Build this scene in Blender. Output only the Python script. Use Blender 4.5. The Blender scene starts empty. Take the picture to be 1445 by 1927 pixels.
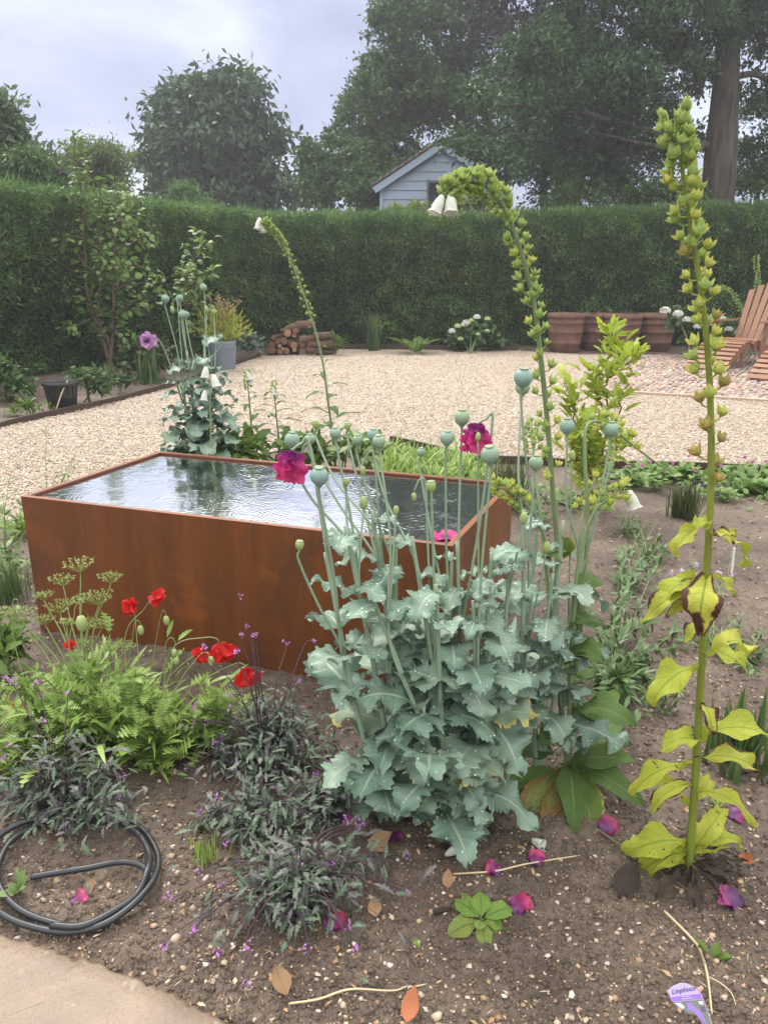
import bpy, math, random
import numpy as np
from mathutils import Vector, Matrix, noise as mnoise

R = math.radians
rng = np.random.default_rng(11)
random.seed(5)
sc = bpy.context.scene
COL = sc.collection

# ------------------------------------------------------------ camera
F, CX, CY = 1445.0, 722.5, 963.5          # focal length and centre in photo pixels
HC, PITCH = 1.55, R(17.6)
cam_d = bpy.data.cameras.new('camera')
cam = bpy.data.objects.new('camera', cam_d)
COL.objects.link(cam)
cam.location = (0, 0, HC)
cam.rotation_euler = (R(90) - PITCH, 0, 0)
cam_d.sensor_fit = 'VERTICAL'
cam_d.sensor_height = 36.0
cam_d.sensor_width = 27.0
cam_d.lens = 36.0 * F / 1927.0
cam_d.clip_start = 0.05
cam_d.clip_end = 2000
sc.camera = cam

# ------------------------------------------------------------ sky and sun
SUN_EL, SUN_AZ = R(52), R(-28)            # azimuth from +Y (the view), negative = left
w = bpy.data.worlds.new('World')
sc.world = w
w.use_nodes = True
nt = w.node_tree
nt.nodes.clear()
def wn(t, **k):
    n = nt.nodes.new(t)
    for a, b in k.items():
        setattr(n, a, b)
    return n
out = wn('ShaderNodeOutputWorld')
sky = wn('ShaderNodeTexSky', sky_type='NISHITA')
sky.sun_disc = False
sky.sun_elevation = SUN_EL
sky.sun_rotation = SUN_AZ
bg1 = wn('ShaderNodeBackground'); bg1.inputs[1].default_value = 0.10
nt.links.new(sky.outputs[0], bg1.inputs[0])
tc = wn('ShaderNodeTexCoord')
mp = wn('ShaderNodeMapping'); mp.inputs['Scale'].default_value = (1.0, 1.0, 1.7)
mp.inputs['Location'].default_value = (0.62, 0.3, 0.15)
nt.links.new(tc.outputs['Generated'], mp.inputs[0])
nz = wn('ShaderNodeTexNoise'); nz.inputs['Scale'].default_value = 3.4
nz.inputs['Detail'].default_value = 7; nz.inputs['Roughness'].default_value = 0.52
nz.inputs['Distortion'].default_value = 0.5
nt.links.new(mp.outputs[0], nz.inputs[0])
cr = wn('ShaderNodeValToRGB')
els = cr.color_ramp.elements
els[0].position = 0.40; els[0].color = (0.285, 0.30, 0.42, 1)
els[1].position = 0.68; els[1].color = (0.52, 0.55, 0.62, 1)
e = els.new(0.52); e.color = (0.35, 0.37, 0.50, 1)
nt.links.new(nz.outputs[0], cr.inputs[0])
sx = wn('ShaderNodeSeparateXYZ'); nt.links.new(tc.outputs['Generated'], sx.inputs[0])
mr = wn('ShaderNodeMapRange'); mr.inputs[1].default_value = 0.285; mr.inputs[2].default_value = 0.38
mr.inputs[3].default_value = 0.0; mr.inputs[4].default_value = 1.0
nt.links.new(sx.outputs[2], mr.inputs[0])
mixz = wn('ShaderNodeMix', data_type='RGBA')
mixz.inputs[7].default_value = (1.65, 1.63, 1.60, 1)     # bright thick cloud overhead
nt.links.new(mr.outputs[0], mixz.inputs[0])
nt.links.new(cr.outputs[0], mixz.inputs[6])
bg2 = wn('ShaderNodeBackground'); bg2.inputs[1].default_value = 1.0
nt.links.new(mixz.outputs[2], bg2.inputs[0])
ms = wn('ShaderNodeMixShader'); ms.inputs[0].default_value = 0.9
nt.links.new(bg1.outputs[0], ms.inputs[1]); nt.links.new(bg2.outputs[0], ms.inputs[2])
nt.links.new(ms.outputs[0], out.inputs[0])

sun_d = bpy.data.lights.new('sun', 'SUN')
sun_d.energy = 1.5
sun_d.angle = R(10)
sun_d.color = (1.0, 0.95, 0.88)
sun = bpy.data.objects.new('sun', sun_d)
COL.objects.link(sun)
sdir = Vector((math.sin(SUN_AZ) * math.cos(SUN_EL), math.cos(SUN_AZ) * math.cos(SUN_EL), math.sin(SUN_EL)))
sun.rotation_euler = (-sdir).to_track_quat('-Z', 'Y').to_euler()

sc.view_settings.view_transform = 'Standard'
sc.view_settings.look = 'None'
sc.view_settings.exposure = 0.84
sc.view_settings.gamma = 1.0
sc.render.engine = 'CYCLES'
cy = sc.cycles
cy.max_bounces = 6; cy.diffuse_bounces = 3; cy.glossy_bounces = 3; cy.transmission_bounces = 4
cy.transparent_max_bounces = 6
cy.caustics_reflective = False; cy.caustics_refractive = False
cy.sample_clamp_indirect = 6
cy.use_denoising = True

# ------------------------------------------------------------ photo pixel -> world
CP, SP = math.cos(PITCH), math.sin(PITCH)
def ray(px, py):
    a = (px - CX) / F; v = (CY - py) / F
    return np.array([a, CP + v * SP, -SP + v * CP])
def G(px, py, z=0.0):
    d = ray(px, py); t = (z - HC) / d[2]
    return np.array([d[0] * t, d[1] * t, z])
def P(px, py, Y):
    d = ray(px, py); t = Y / d[1]
    return np.array([d[0] * t, Y, HC + d[2] * t])
def px2m(n, Y):
    return n / F * Y * 1.02

# ------------------------------------------------------------ mesh builder
def nrm(a):
    a = np.asarray(a, float)
    return a / np.maximum(np.linalg.norm(a, axis=-1, keepdims=True), 1e-9)

class MB:
    def __init__(self):
        self.v = []; self.q = []; self.t = []; self.uv = []; self.r = []; self.n = 0
    def add(self, v, quads=None, tris=None, uv=None, rnd=0.5):
        v = np.asarray(v, float).reshape(-1, 3); m = len(v)
        self.v.append(v)
        self.uv.append(np.zeros((m, 2)) if uv is None else np.asarray(uv, float).reshape(-1, 2))
        self.r.append(np.full(m, float(rnd)) if np.isscalar(rnd) else np.asarray(rnd, float).ravel())
        if quads is not None and len(quads): self.q.append(np.asarray(quads, int).reshape(-1, 4) + self.n)
        if tris is not None and len(tris): self.t.append(np.asarray(tris, int).reshape(-1, 3) + self.n)
        self.n += m
    def mesh(self, name, mat=None, smooth=True, off=None):
        v = np.concatenate(self.v)
        if off is not None: v = v - np.asarray(off, float)
        q = np.concatenate(self.q) if self.q else np.zeros((0, 4), int)
        t = np.concatenate(self.t) if self.t else np.zeros((0, 3), int)
        me = bpy.data.meshes.new(name)
        me.vertices.add(len(v)); me.vertices.foreach_set('co', v.astype(np.float32).ravel())
        loops = np.concatenate([q.ravel(), t.ravel()])
        me.loops.add(len(loops)); me.loops.foreach_set('vertex_index', loops.astype(np.int32))
        st = np.concatenate([np.arange(len(q)) * 4, len(q) * 4 + np.arange(len(t)) * 3])
        me.polygons.add(len(st)); me.polygons.foreach_set('loop_start', st.astype(np.int32))
        if smooth: me.polygons.foreach_set('use_smooth', np.ones(len(st), bool))
        me.update(calc_edges=True)
        uvl = me.uv_layers.new(name='UVMap')
        uvl.data.foreach_set('uv', np.concatenate(self.uv)[loops].astype(np.float32).ravel())
        at = me.attributes.new('rnd', 'FLOAT', 'POINT')
        at.data.foreach_set('value', np.concatenate(self.r).astype(np.float32))
        if mat is not None:
            for m_ in (mat if isinstance(mat, (list, tuple)) else [mat]): me.materials.append(m_)
        return me

def thing(name, loc, label, cat, group=None):
    o = bpy.data.objects.new(name, None); COL.objects.link(o)
    o.empty_display_size = 0.05
    o.location = [float(c) for c in loc]
    o['label'] = label; o['category'] = cat
    if group: o['group'] = group
    return o
def tag(o, label, cat, group=None, kind=None):
    if label: o['label'] = label
    if cat: o['category'] = cat
    if group: o['group'] = group
    if kind: o['kind'] = kind
    return o
def part(name, mb, mat, parent, smooth=True, label=None, root=None):
    """mesh given in world coordinates, stored relative to the thing's base"""
    rt = root or parent
    while rt.parent: rt = rt.parent
    off = np.array(rt.location)
    o = bpy.data.objects.new(name, mb.mesh(name, mat, smooth, off))
    COL.objects.link(o); o.parent = parent
    if label: o['label'] = label
    return o
def single(name, mb, mat, loc, label, cat, group=None, kind=None, smooth=True):
    o = bpy.data.objects.new(name, mb.mesh(name, mat, smooth, loc))
    COL.objects.link(o); o.location = [float(c) for c in loc]
    return tag(o, label, cat, group, kind)
def struct(name, mb, mat, smooth=True, kind='structure'):
    o = bpy.data.objects.new(name, mb.mesh(name, mat, smooth)); COL.objects.link(o)
    o['kind'] = kind
    return o
def copy_tree(o, parent=None):
    c = o.copy(); COL.objects.link(c)
    if parent: c.parent = parent
    for ch in list(o.children): copy_tree(ch, c)
    return c

# ---- primitives
def spline(pts, n=24):
    pts = np.asarray(pts, float)
    if len(pts) == 2:
        return pts[0] + (pts[1] - pts[0]) * np.linspace(0, 1, n)[:, None]
    p = np.vstack([2 * pts[0] - pts[1], pts, 2 * pts[-1] - pts[-2]])
    m = len(pts) - 1
    u = np.linspace(0, m - 1e-6, n); i = u.astype(int); f = (u - i)[:, None]
    a, b, c, d = p[i], p[i + 1], p[i + 2], p[i + 3]
    return 0.5 * (2 * b + (c - a) * f + (2 * a - 5 * b + 4 * c - d) * f ** 2 + (3 * b - a - 3 * c + d) * f ** 3)
def tube(mb, pts, rad, sides=7, rnd=0.5, closed_end=True):
    pts = np.asarray(pts, float); n = len(pts)
    rad = np.full(n, rad, float) if np.isscalar(rad) else np.interp(np.linspace(0, 1, n), np.linspace(0, 1, len(rad)), rad)
    T = nrm(np.gradient(pts, axis=0))
    ref = np.array([0.31, 0.17, 0.93]) if abs(T[0][2]) < 0.8 else np.array([0.93, 0.31, 0.17])
    ang = np.linspace(0, 2 * np.pi, sides, endpoint=False)
    ca, sa = np.cos(ang), np.sin(ang)
    U = nrm(np.cross(T[0], ref)); vs = []
    for i in range(n):
        U = nrm(U - T[i] * np.dot(U, T[i])); V = np.cross(T[i], U)
        vs.append(pts[i] + rad[i] * (ca[:, None] * U + sa[:, None] * V))
    v = np.concatenate(vs)
    i, j = np.meshgrid(np.arange(n - 1), np.arange(sides), indexing='ij'); i = i.ravel(); j = j.ravel()
    j2 = (j + 1) % sides
    q = np.stack([i * sides + j, i * sides + j2, (i + 1) * sides + j2, (i + 1) * sides + j], 1)
    uv = np.stack([np.repeat(np.linspace(0, 1, n), sides), np.tile(np.linspace(0, 1, sides), n)], 1)
    tr = []
    if closed_end:
        v = np.vstack([v, pts[-1:], pts[:1]]); uv = np.vstack([uv, [[1, .5]], [[0, .5]]])
        k = n * sides
        for j in range(sides):
            tr.append([(n - 1) * sides + j, (n - 1) * sides + (j + 1) % sides, k])
            tr.append([(j + 1) % sides, j, k + 1])
    mb.add(v, q, tr, uv, rnd)
def lathe(mb, prof, c, seg=20, mod=None, axis=None, rnd=0.5, cap=False):
    """prof: (radius, height); mod(theta)->radius factor; axis: direction of the height"""
    prof = np.asarray(prof, float); n = len(prof)
    th = np.linspace(0, 2 * np.pi, seg, endpoint=False)
    m = np.ones((n, seg)) if mod is None else np.array([[mod(t, h) for t in th] for h in np.linspace(0, 1, n)])
    x = prof[:, 0:1] * m * np.cos(th); y = prof[:, 0:1] * m * np.sin(th); z = np.repeat(prof[:, 1:2], seg, 1)
    v = np.stack([x, y, z], -1).reshape(-1, 3)
    if axis is not None:
        a = nrm(axis); ref = np.array([1., 0, 0]) if abs(a[0]) < 0.9 else np.array([0, 1., 0])
        u = nrm(np.cross(ref, a)); w_ = np.cross(a, u)
        v = v[:, 0:1] * u + v[:, 1:2] * w_ + v[:, 2:3] * a
    v = v + np.asarray(c, float)
    i, j = np.meshgrid(np.arange(n - 1), np.arange(seg), indexing='ij'); i = i.ravel(); j = j.ravel(); j2 = (j + 1) % seg
    q = np.stack([i * seg + j, i * seg + j2, (i + 1) * seg + j2, (i + 1) * seg + j], 1)
    uv = np.stack([np.repeat(np.linspace(0, 1, n), seg), np.tile(np.linspace(0, 1, seg), n)], 1)
    tr = []
    if cap:
        ctr = v[(n - 1) * seg:].mean(0); v = np.vstack([v, ctr[None]]); uv = np.vstack([uv, [[1, .5]]])
        tr = [[(n - 1) * seg + j, (n - 1) * seg + (j + 1) % seg, n * seg] for j in range(seg)]
    mb.add(v, q, tr, uv, rnd)
BOXQ = [[0, 3, 2, 1], [4, 5, 6, 7], [0, 1, 5, 4], [1, 2, 6, 5], [2, 3, 7, 6], [3, 0, 4, 7]]
def prism(mb, a, b, c, d, up, rnd=0.5):
    """box from a bottom quad a,b,c,d and an up vector; unshared corners keep flat shading"""
    p = np.array([a, b, c, d], float); up = np.asarray(up, float)
    v = np.vstack([p, p + up])
    for f in BOXQ:
        mb.add(v[f], [[0, 1, 2, 3]], None, [[0, 0], [1, 0], [1, 1], [0, 1]], rnd)
def obox(mb, c, ax, ay, az, rnd=0.5):
    """box centred at c with half-axis vectors ax, ay, az"""
    c, ax, ay, az = [np.asarray(k, float) for k in (c, ax, ay, az)]
    prism(mb, c - ax - ay - az, c + ax - ay - az, c + ax + ay - az, c - ax + ay - az, 2 * az, rnd)
def bar(mb, p0, p1, wdt, thk, side, rnd=0.5):
    p0 = np.asarray(p0, float); p1 = np.asarray(p1, float); d = (p1 - p0) / 2
    s = nrm(np.asarray(side, float) - nrm(d) * np.dot(nrm(d), side)); n = np.cross(nrm(d), s)
    obox(mb, (p0 + p1) / 2, d, s * wdt / 2, n * thk / 2, rnd)
_oct_v = np.array([[1, 0, 0], [-1, 0, 0], [0, 1, 0], [0, -1, 0], [0, 0, 1], [0, 0, -1],
                   [.6, .6, .55], [-.6, .6, .55], [-.6, -.6, .55], [.6, -.6, .55]], float)
_oct_t = np.array([[0, 6, 9], [0, 2, 6], [2, 7, 6], [2, 1, 7], [1, 8, 7], [1, 3, 8], [3, 9, 8], [3, 0, 9],
                   [4, 9, 6], [4, 6, 7], [4, 7, 8], [4, 8, 9]])
def stones(mb, pos, size, flat=0.6, rnd=None):
    pos = np.asarray(pos, float); k = len(pos); m = len(_oct_v)
    v = _oct_v[None] * (1 + rng.uniform(-.25, .25, (k, m, 1)))
    sx_ = np.asarray(size).reshape(-1, 1) * rng.uniform(.7, 1.2, (k, 1)); sy_ = np.asarray(size).reshape(-1, 1) * rng.uniform(.55, .95, (k, 1))
    v = v * np.stack([sx_, sy_, np.asarray(size).reshape(-1, 1) * flat * rng.uniform(.7, 1.1, (k, 1))], -1)
    a = rng.uniform(0, 6.28, k); ca, sa = np.cos(a)[:, None], np.sin(a)[:, None]
    tl = rng.uniform(-.35, .35, (k, 2))
    x = v[..., 0] * ca - v[..., 1] * sa; y = v[..., 0] * sa + v[..., 1] * ca; z = v[..., 2] + x * tl[:, :1] + y * tl[:, 1:]
    v = np.stack([x, y, z], -1) + pos[:, None]
    t = (_oct_t[None] + (np.arange(k) * m)[:, None, None]).reshape(-1, 3)
    r = rng.uniform(0, 1, k) if rnd is None else rnd
    mb.add(v.reshape(-1, 3), None, t, None, np.repeat(r, m))

# ---- leaves
class Leaf:
    def __init__(self, rows, cols, fw, jag=None, shear=0.0):
        t = np.linspace(0, 1, rows); s = np.linspace(-1, 1, cols)
        T, S = np.meshgrid(t, s, indexing='ij')
        wd = np.array([fw(x) for x in t])
        wj = wd if jag is None else wd * np.array([jag(x) for x in t])
        Wd = np.where(np.abs(S) > 0.99, wj[:, None], wd[:, None] * (0.93 if jag is not None else 1.0))
        self.lat = (S * Wd).ravel(); self.s = S.ravel()
        self.t = np.clip(T + shear * np.abs(S) * (Wd > 0.03), 0, 1.06).ravel()
        self.uv = np.stack([T.ravel(), (S.ravel() + 1) / 2], 1)
        i, j = np.meshgrid(np.arange(rows - 1), np.arange(cols - 1), indexing='ij'); i = i.ravel(); j = j.ravel()
        self.q = np.stack([i * cols + j, i * cols + j + 1, (i + 1) * cols + j + 1, (i + 1) * cols + j], 1)
def saw(x, n):
    return (x * n) % 1.0
L_oval = Leaf(6, 3, lambda t: math.sin(math.pi * min(1, t ** 0.8)) ** 0.8 * 0.97 + 0.03)
L_lance = Leaf(6, 3, lambda t: (math.sin(math.pi * t ** 0.75) ** 0.9) * 0.97 + 0.03)
L_strap = Leaf(9, 3, lambda t: max(0.03, 1 - t ** 3))
L_poppy = Leaf(50, 7, lambda t: max(.02, min(1.0, .55 + 1.3 * t) * (1 - max(0, (t - .42) / .58) ** 1.6)),
               lambda t: 0.56 + 0.36 * saw(t ** 1.1, 4.6) + 0.20 * saw(t, 16.0), 0.10)
L_jag = Leaf(22, 3, lambda t: max(.04, (0.25 + .75 * min(1, t * 1.8)) * (1 - t ** 2.2)),
             lambda t: 0.34 + 0.66 * saw(t, 4.5), 0.07)
L_feath = Leaf(31, 3, lambda t: max(.05, (0.3 + .7 * min(1, t * 2.2)) * (1 - t ** 2.6)),
             lambda t: 1.0 if saw(t, 6.0) > .52 else .13, 0.10)
L_fox = Leaf(30, 7, lambda t: max(.03, (0.10 + .9 * min(1, max(0, t - .08) * 2.6)) * (1 - max(0, (t - .35) / .65) ** 1.8)),
             lambda t: 0.93 + 0.08 * saw(t, 15.0), 0.02)
L_petal = Leaf(9, 9, lambda t: max(.10, math.sin(math.pi * min(.78, t * .78)) ** 0.8 * 1.0), None, -0.05)
L_fringe = Leaf(12, 13, lambda t: max(.12, math.sin(math.pi * min(.74, t * .74)) ** 0.8), None, -0.10)
L_fringe.t = L_fringe.t + np.where(L_fringe.uv[:, 0] > .99, rng.uniform(-.10, .03, len(L_fringe.t)), 0)
L_round = Leaf(10, 5, lambda t: max(.04, (0.05 + .95 * min(1, max(0, t - .12) * 3.2)) * (1 - max(0, (t - .45) / .55) ** 2.4)),
               lambda t: 0.93 + 0.07 * saw(t, 9.0), 0.0)
L_lobed = Leaf(16, 5, lambda t: max(.04, math.sin(math.pi * t ** .7) ** .7),
               lambda t: 0.62 + 0.40 * saw(t, 3.0), 0.12)

def leaves(mb, lf, p, a, n, L, W, bend=0.4, fold=0.1, wave=0.0, freq=2.0, rnd=None, side=0.0):
    p = np.atleast_2d(np.asarray(p, float)); k = len(p)
    def col(x): return (np.full(k, x, float) if np.isscalar(x) else np.asarray(x, float))[:, None]
    a = nrm(np.broadcast_to(np.asarray(a, float), (k, 3)))
    n = np.broadcast_to(np.asarray(n, float), (k, 3)); n = nrm(n - a * np.sum(a * n, 1, keepdims=True))
    b = np.cross(n, a)
    L, W, bend, fold, wave, side = map(col, (L, W, bend, fold, wave, side))
    bend = np.where(np.abs(bend) < 1e-3, 1e-3, bend)
    t = lf.t[None]; ph = bend * t
    al = L * np.sin(ph) / bend; dr = L * (1 - np.cos(ph)) / bend
    lat = lf.lat[None] * W + side * L * t ** 2
    phs = rng.uniform(0, 6.28, (k, 1))
    h = fold * np.abs(lf.lat[None]) * W + wave * W * np.sin(6.283 * freq * t + phs + 1.3 * (lf.s[None] > 0)) * lf.s[None] ** 2
    nx = n[:, None] * np.cos(ph)[..., None] + a[:, None] * np.sin(ph)[..., None]
    v = p[:, None] + a[:, None] * al[..., None] - n[:, None] * dr[..., None] + b[:, None] * lat[..., None] + nx * h[..., None]
    m = len(lf.t)
    q = (lf.q[None] + (np.arange(k) * m)[:, None, None]).reshape(-1, 4)
    r = rng.uniform(0, 1, k) if rnd is None else np.broadcast_to(np.asarray(rnd, float), (k,))
    mb.add(v.reshape(-1, 3), q, None, np.tile(lf.uv, (k, 1)), np.repeat(r, m))
def kites(mb, p, a, n, L, W, rnd):
    """one small folded quad per leaf, for foliage seen from afar"""
    k = len(p); a = nrm(a); n = nrm(n - a * np.sum(a * n, 1, keepdims=True)); b = np.cross(n, a)
    L = np.asarray(L).reshape(-1, 1); W = np.asarray(W).reshape(-1, 1)
    v = np.stack([p, p + a * L * .45 + b * W * .5 + n * W * .18, p + a * L, p + a * L * .45 - b * W * .5 + n * W * .18], 1)
    uv = np.tile(np.array([[0, .5], [.45, 1], [1, .5], [.45, 0]]), (k, 1))
    mb.add(v.reshape(-1, 3), np.arange(4 * k).reshape(-1, 4), None, uv, np.repeat(rnd, 4))
def rand_dirs(k):
    return nrm(rng.normal(size=(k, 3)))

# ------------------------------------------------------------ materials
MATS = {}
class NT:
    def __init__(self, name):
        self.m = bpy.data.materials.new(name); self.m.use_nodes = True
        self.t = self.m.node_tree; self.t.nodes.clear()
        self.out = self.n('ShaderNodeOutputMaterial')
    def n(self, typ, **k):
        x = self.t.nodes.new(typ)
        for a, b in k.items(): setattr(x, a, b)
        return x
    def l(self, a, b): self.t.links.new(a, b)
    def val(self, s, v):
        if hasattr(v, 'is_output'): self.l(v, s)
        elif isinstance(v, (tuple, list)): s.default_value = (*v, 1) if len(v) == 3 and s.type == 'RGBA' else v
        else: s.default_value = v
    def noise(self, scale, detail=3, rough=.55, vec=None, dist=0.0):
        x = self.n('ShaderNodeTexNoise'); x.inputs['Scale'].default_value = scale
        x.inputs['Detail'].default_value = detail; x.inputs['Roughness'].default_value = rough
        x.inputs['Distortion'].default_value = dist
        if vec is not None: self.l(vec, x.inputs['Vector'])
        return x.outputs[0]
    def vor(self, scale, feature='F1', vec=None, rand=1.0):
        x = self.n('ShaderNodeTexVoronoi', feature=feature); x.inputs['Scale'].default_value = scale
        x.inputs['Randomness'].default_value = rand
        if vec is not None: self.l(vec, x.inputs['Vector'])
        return x
    def math(self, op, a, b=0.0, clamp=False):
        x = self.n('ShaderNodeMath', operation=op, use_clamp=clamp)
        self.val(x.inputs[0], a); self.val(x.inputs[1], b)
        return x.outputs[0]
    def mix(self, f, a, b, blend='MIX'):
        x = self.n('ShaderNodeMix', data_type='RGBA', blend_type=blend)
        self.val(x.inputs[0], f); self.val(x.inputs[6], a); self.val(x.inputs[7], b)
        return x.outputs[2]
    def ramp(self, f, stops, interp='LINEAR'):
        x = self.n('ShaderNodeValToRGB'); self.l(f, x.inputs[0]); x.color_ramp.interpolation = interp
        e = x.color_ramp.elements
        e[0].position = stops[0][0]; e[0].color = (*stops[0][1], 1)
        e[1].position = stops[-1][0]; e[1].color = (*stops[-1][1], 1)
        for p_, c_ in stops[1:-1]:
            y = e.new(p_); y.color = (*c_, 1)
        return x.outputs[0]
    def rng_(self, f, a, b, c=0.0, d=1.0):
        x = self.n('ShaderNodeMapRange'); self.l(f, x.inputs[0])
        for i, v_ in enumerate((a, b, c, d)): x.inputs[i + 1].default_value = v_
        return x.outputs[0]
    def obj(self): return self.n('ShaderNodeTexCoord').outputs['Object']
    def geo(self): return self.n('ShaderNodeNewGeometry').outputs['Position']
    def uv(self): return self.n('ShaderNodeTexCoord').outputs['UV']
    def rnd(self): return self.n('ShaderNodeAttribute', attribute_name='rnd').outputs['Fac']
    def scale(self, vec, s):
        x = self.n('ShaderNodeMapping'); self.l(vec, x.inputs[0]); x.inputs['Scale'].default_value = s
        return x.outputs[0]
    def bsdf(self, col, rough=.6, spec=.4, bump=None, bstr=.3, bdist=.01, trans=None, tcol=None, **kw):
        b = self.n('ShaderNodeBsdfPrincipled')
        self.val(b.inputs['Base Color'], col); self.val(b.inputs['Roughness'], rough)
        self.val(b.inputs['Specular IOR Level'], spec)
        for k_, v_ in kw.items(): self.val(b.inputs[k_.replace('_', ' ')], v_)
        if bump is not None:
            bp = self.n('ShaderNodeBump'); bp.inputs['Strength'].default_value = bstr; bp.inputs['Distance'].default_value = bdist
            self.l(bump, bp.inputs['Height']); self.l(bp.outputs[0], b.inputs['Normal'])
        res = b.outputs[0]
        if trans:
            tr = self.n('ShaderNodeBsdfTranslucent'); self.val(tr.inputs[0], tcol if tcol is not None else col)
            mx = self.n('ShaderNodeMixShader'); mx.inputs[0].default_value = trans
            self.l(res, mx.inputs[1]); self.l(tr.outputs[0], mx.inputs[2]); res = mx.outputs[0]
        self.l(res, self.out.inputs[0])
        return self.m

def m_leaf(name, c1, c2, vein=None, edge=None, edge_at=.62, rough=.45, trans=.25, spots=None, spec=.4, rug=0.0, nsc=9.0, tip=None, patch=None):
    k = NT(name); r = k.rnd(); u = k.uv()
    s = k.n('ShaderNodeSeparateXYZ'); k.l(u, s.inputs[0])
    nz_ = k.noise(nsc, 3, .6, k.geo())
    f = k.math('ADD', k.math('MULTIPLY', r, .65), k.math('MULTIPLY', k.math('SUBTRACT', nz_, .5), 1.1), True)
    col = k.mix(f, c1, c2)
    across = k.math('MULTIPLY', k.math('ABSOLUTE', k.math('SUBTRACT', s.outputs[1], .5)), 2.0)
    if patch is not None: col = k.mix(k.math('MULTIPLY', k.rng_(k.noise(.9, 4, .6, k.geo(), .8), .56, .70), .5), col, patch)
    bump = None
    if vein is not None:
        mid = k.rng_(across, .10, .0)
        sv = k.math('ABSOLUTE', k.math('SINE', k.math('MULTIPLY', k.math('SUBTRACT', s.outputs[0], k.math('MULTIPLY', across, .16)), 24.0)))
        side = k.math('MULTIPLY', k.rng_(sv, .16, .0), .55)
        vf = k.math('MAXIMUM', mid, side)
        col = k.mix(vf, col, vein)
        bump = k.math('MULTIPLY', vf, -1.0)
        if rug:
            vv = k.vor(26.0, 'DISTANCE_TO_EDGE', k.scale(u, (1.0, .55, 1.0)))
            vf2 = k.rng_(vv.outputs[0], .0, .16)
            bump = k.math('ADD', k.math('MULTIPLY', vf2, rug), bump)
            col = k.mix(k.math('MULTIPLY', k.math('SUBTRACT', 1.0, vf2), .14), col, vein)
    if edge is not None:
        d = k.math('MAXIMUM', across, k.math('MULTIPLY', k.math('SUBTRACT', s.outputs[0], .22), 1.25))
        en = k.math('ADD', d, k.math('MULTIPLY', k.math('SUBTRACT', k.noise(26.0, 3, .6, k.geo()), .5), 1.0))
        en = k.math('ADD', en, k.math('MULTIPLY', k.math('SUBTRACT', r, .5), .5))
        col = k.mix(k.rng_(en, edge_at, edge_at + .12), col, edge)
    if tip is not None:
        col = k.mix(k.math('MULTIPLY', k.rng_(s.outputs[0], .45, 1.0), k.rng_(r, .35, 1.0)), col, tip)
    if spots is not None:
        col = k.mix(k.rng_(k.noise(55.0, 2, .5, k.geo()), .66, .72), col, spots)
    return k.bsdf(col, rough, spec, bump, .5 if not rug else .6, .003 if not rug else .004, trans=trans)
def m_flat(name, c1, c2=None, rough=.6, spec=.4, nsc=14.0, bump=0.0, trans=None, bsc=60.0, **kw):
    k = NT(name); c2 = c2 or c1; pos = k.obj()
    f = k.math('ADD', k.math('MULTIPLY', k.math('SUBTRACT', k.rnd(), .5), .7), k.noise(nsc, 4, .6, pos), True)
    return k.bsdf(k.mix(f, c1, c2), rough, spec, k.noise(bsc, 4, .6, pos) if bump else None, bump, .004, trans=trans, **kw)

# ------------------------------------------------------------ ground
def gz_raw(x, y):
    v = Vector((x, y, 0.0))
    h = 0.030 * mnoise.noise(v * 1.6) + 0.016 * mnoise.noise(v * 6.0) + 0.013 * mnoise.noise(v * 17.0) + 0.009 * mnoise.noise(v * 38.0)
    c = mnoise.noise(v * 11.0 + Vector((4, 7, 1)))
    return h + 0.012 * max(0, c) ** 0.7
def gfade(x, y):
    return max(0.0, min(1.0, (5.6 - y) / 1.6)) * max(0, min(1, (3.4 - abs(x)) / .8))
def gz(x, y):
    return gz_raw(x, y) * gfade(x, y)
def GZ(px, py):
    p = G(px, py); p[2] = gz(p[0], p[1])
    return p

def axis(fine0, fine1, step, lo, hi, grow=1.25):
    a = list(np.arange(fine0, fine1, step)); s = step
    while a[-1] < hi: s *= grow; a.append(a[-1] + s)
    s = step
    while a[0] > lo: s *= grow; a.insert(0, a[0] - s)
    return np.array(a)
gx = axis(-2.0, 2.0, 0.0125, -400, 400); gy = axis(0.95, 4.3, 0.0125, -60, 600)
X, Y = np.meshgrid(gx, gy, indexing='ij')
Z = np.zeros_like(X)
for i in range(len(gx)):
    if abs(gx[i]) < 3.4:
        for j in range(len(gy)):
            if -0.5 < gy[j] < 5.6: Z[i, j] = gz(gx[i], gy[j])
i, j = np.meshgrid(np.arange(len(gx) - 1), np.arange(len(gy) - 1), indexing='ij'); i = i.ravel(); j = j.ravel(); ny = len(gy)
gmb = MB(); gmb.add(np.stack([X, Y, Z], -1), np.stack([i * ny + j, (i + 1) * ny + j, (i + 1) * ny + j + 1, i * ny + j + 1], 1))
k = NT('wet_soil'); pos = k.geo()
n1 = k.noise(2.2, 4, .6, pos); n2 = k.noise(38, 5, .7, pos); n3 = k.noise(190, 3, .7, pos)
c = k.mix(k.rng_(n1, .38, .66), (.102, .075, .056), (.205, .155, .118))
c = k.mix(k.rng_(n2, .35, .7), k.mix(.5, c, (.045, .028, .019)), c)
c = k.mix(k.rng_(n3, .60, .72), c, (.27, .20, .145))
v1 = k.vor(95, 'F1', pos); sepc = k.n('ShaderNodeSeparateColor'); k.l(v1.outputs['Color'], sepc.inputs[0])
grit = k.math('MULTIPLY', k.rng_(v1.outputs['Distance'], .30, .24), k.rng_(sepc.outputs[0], .93, .94))
c = k.mix(grit, c, k.ramp(sepc.outputs[1], [(0, (.42, .30, .18)), (.5, (.55, .46, .34)), (1, (.36, .30, .25))]))
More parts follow.
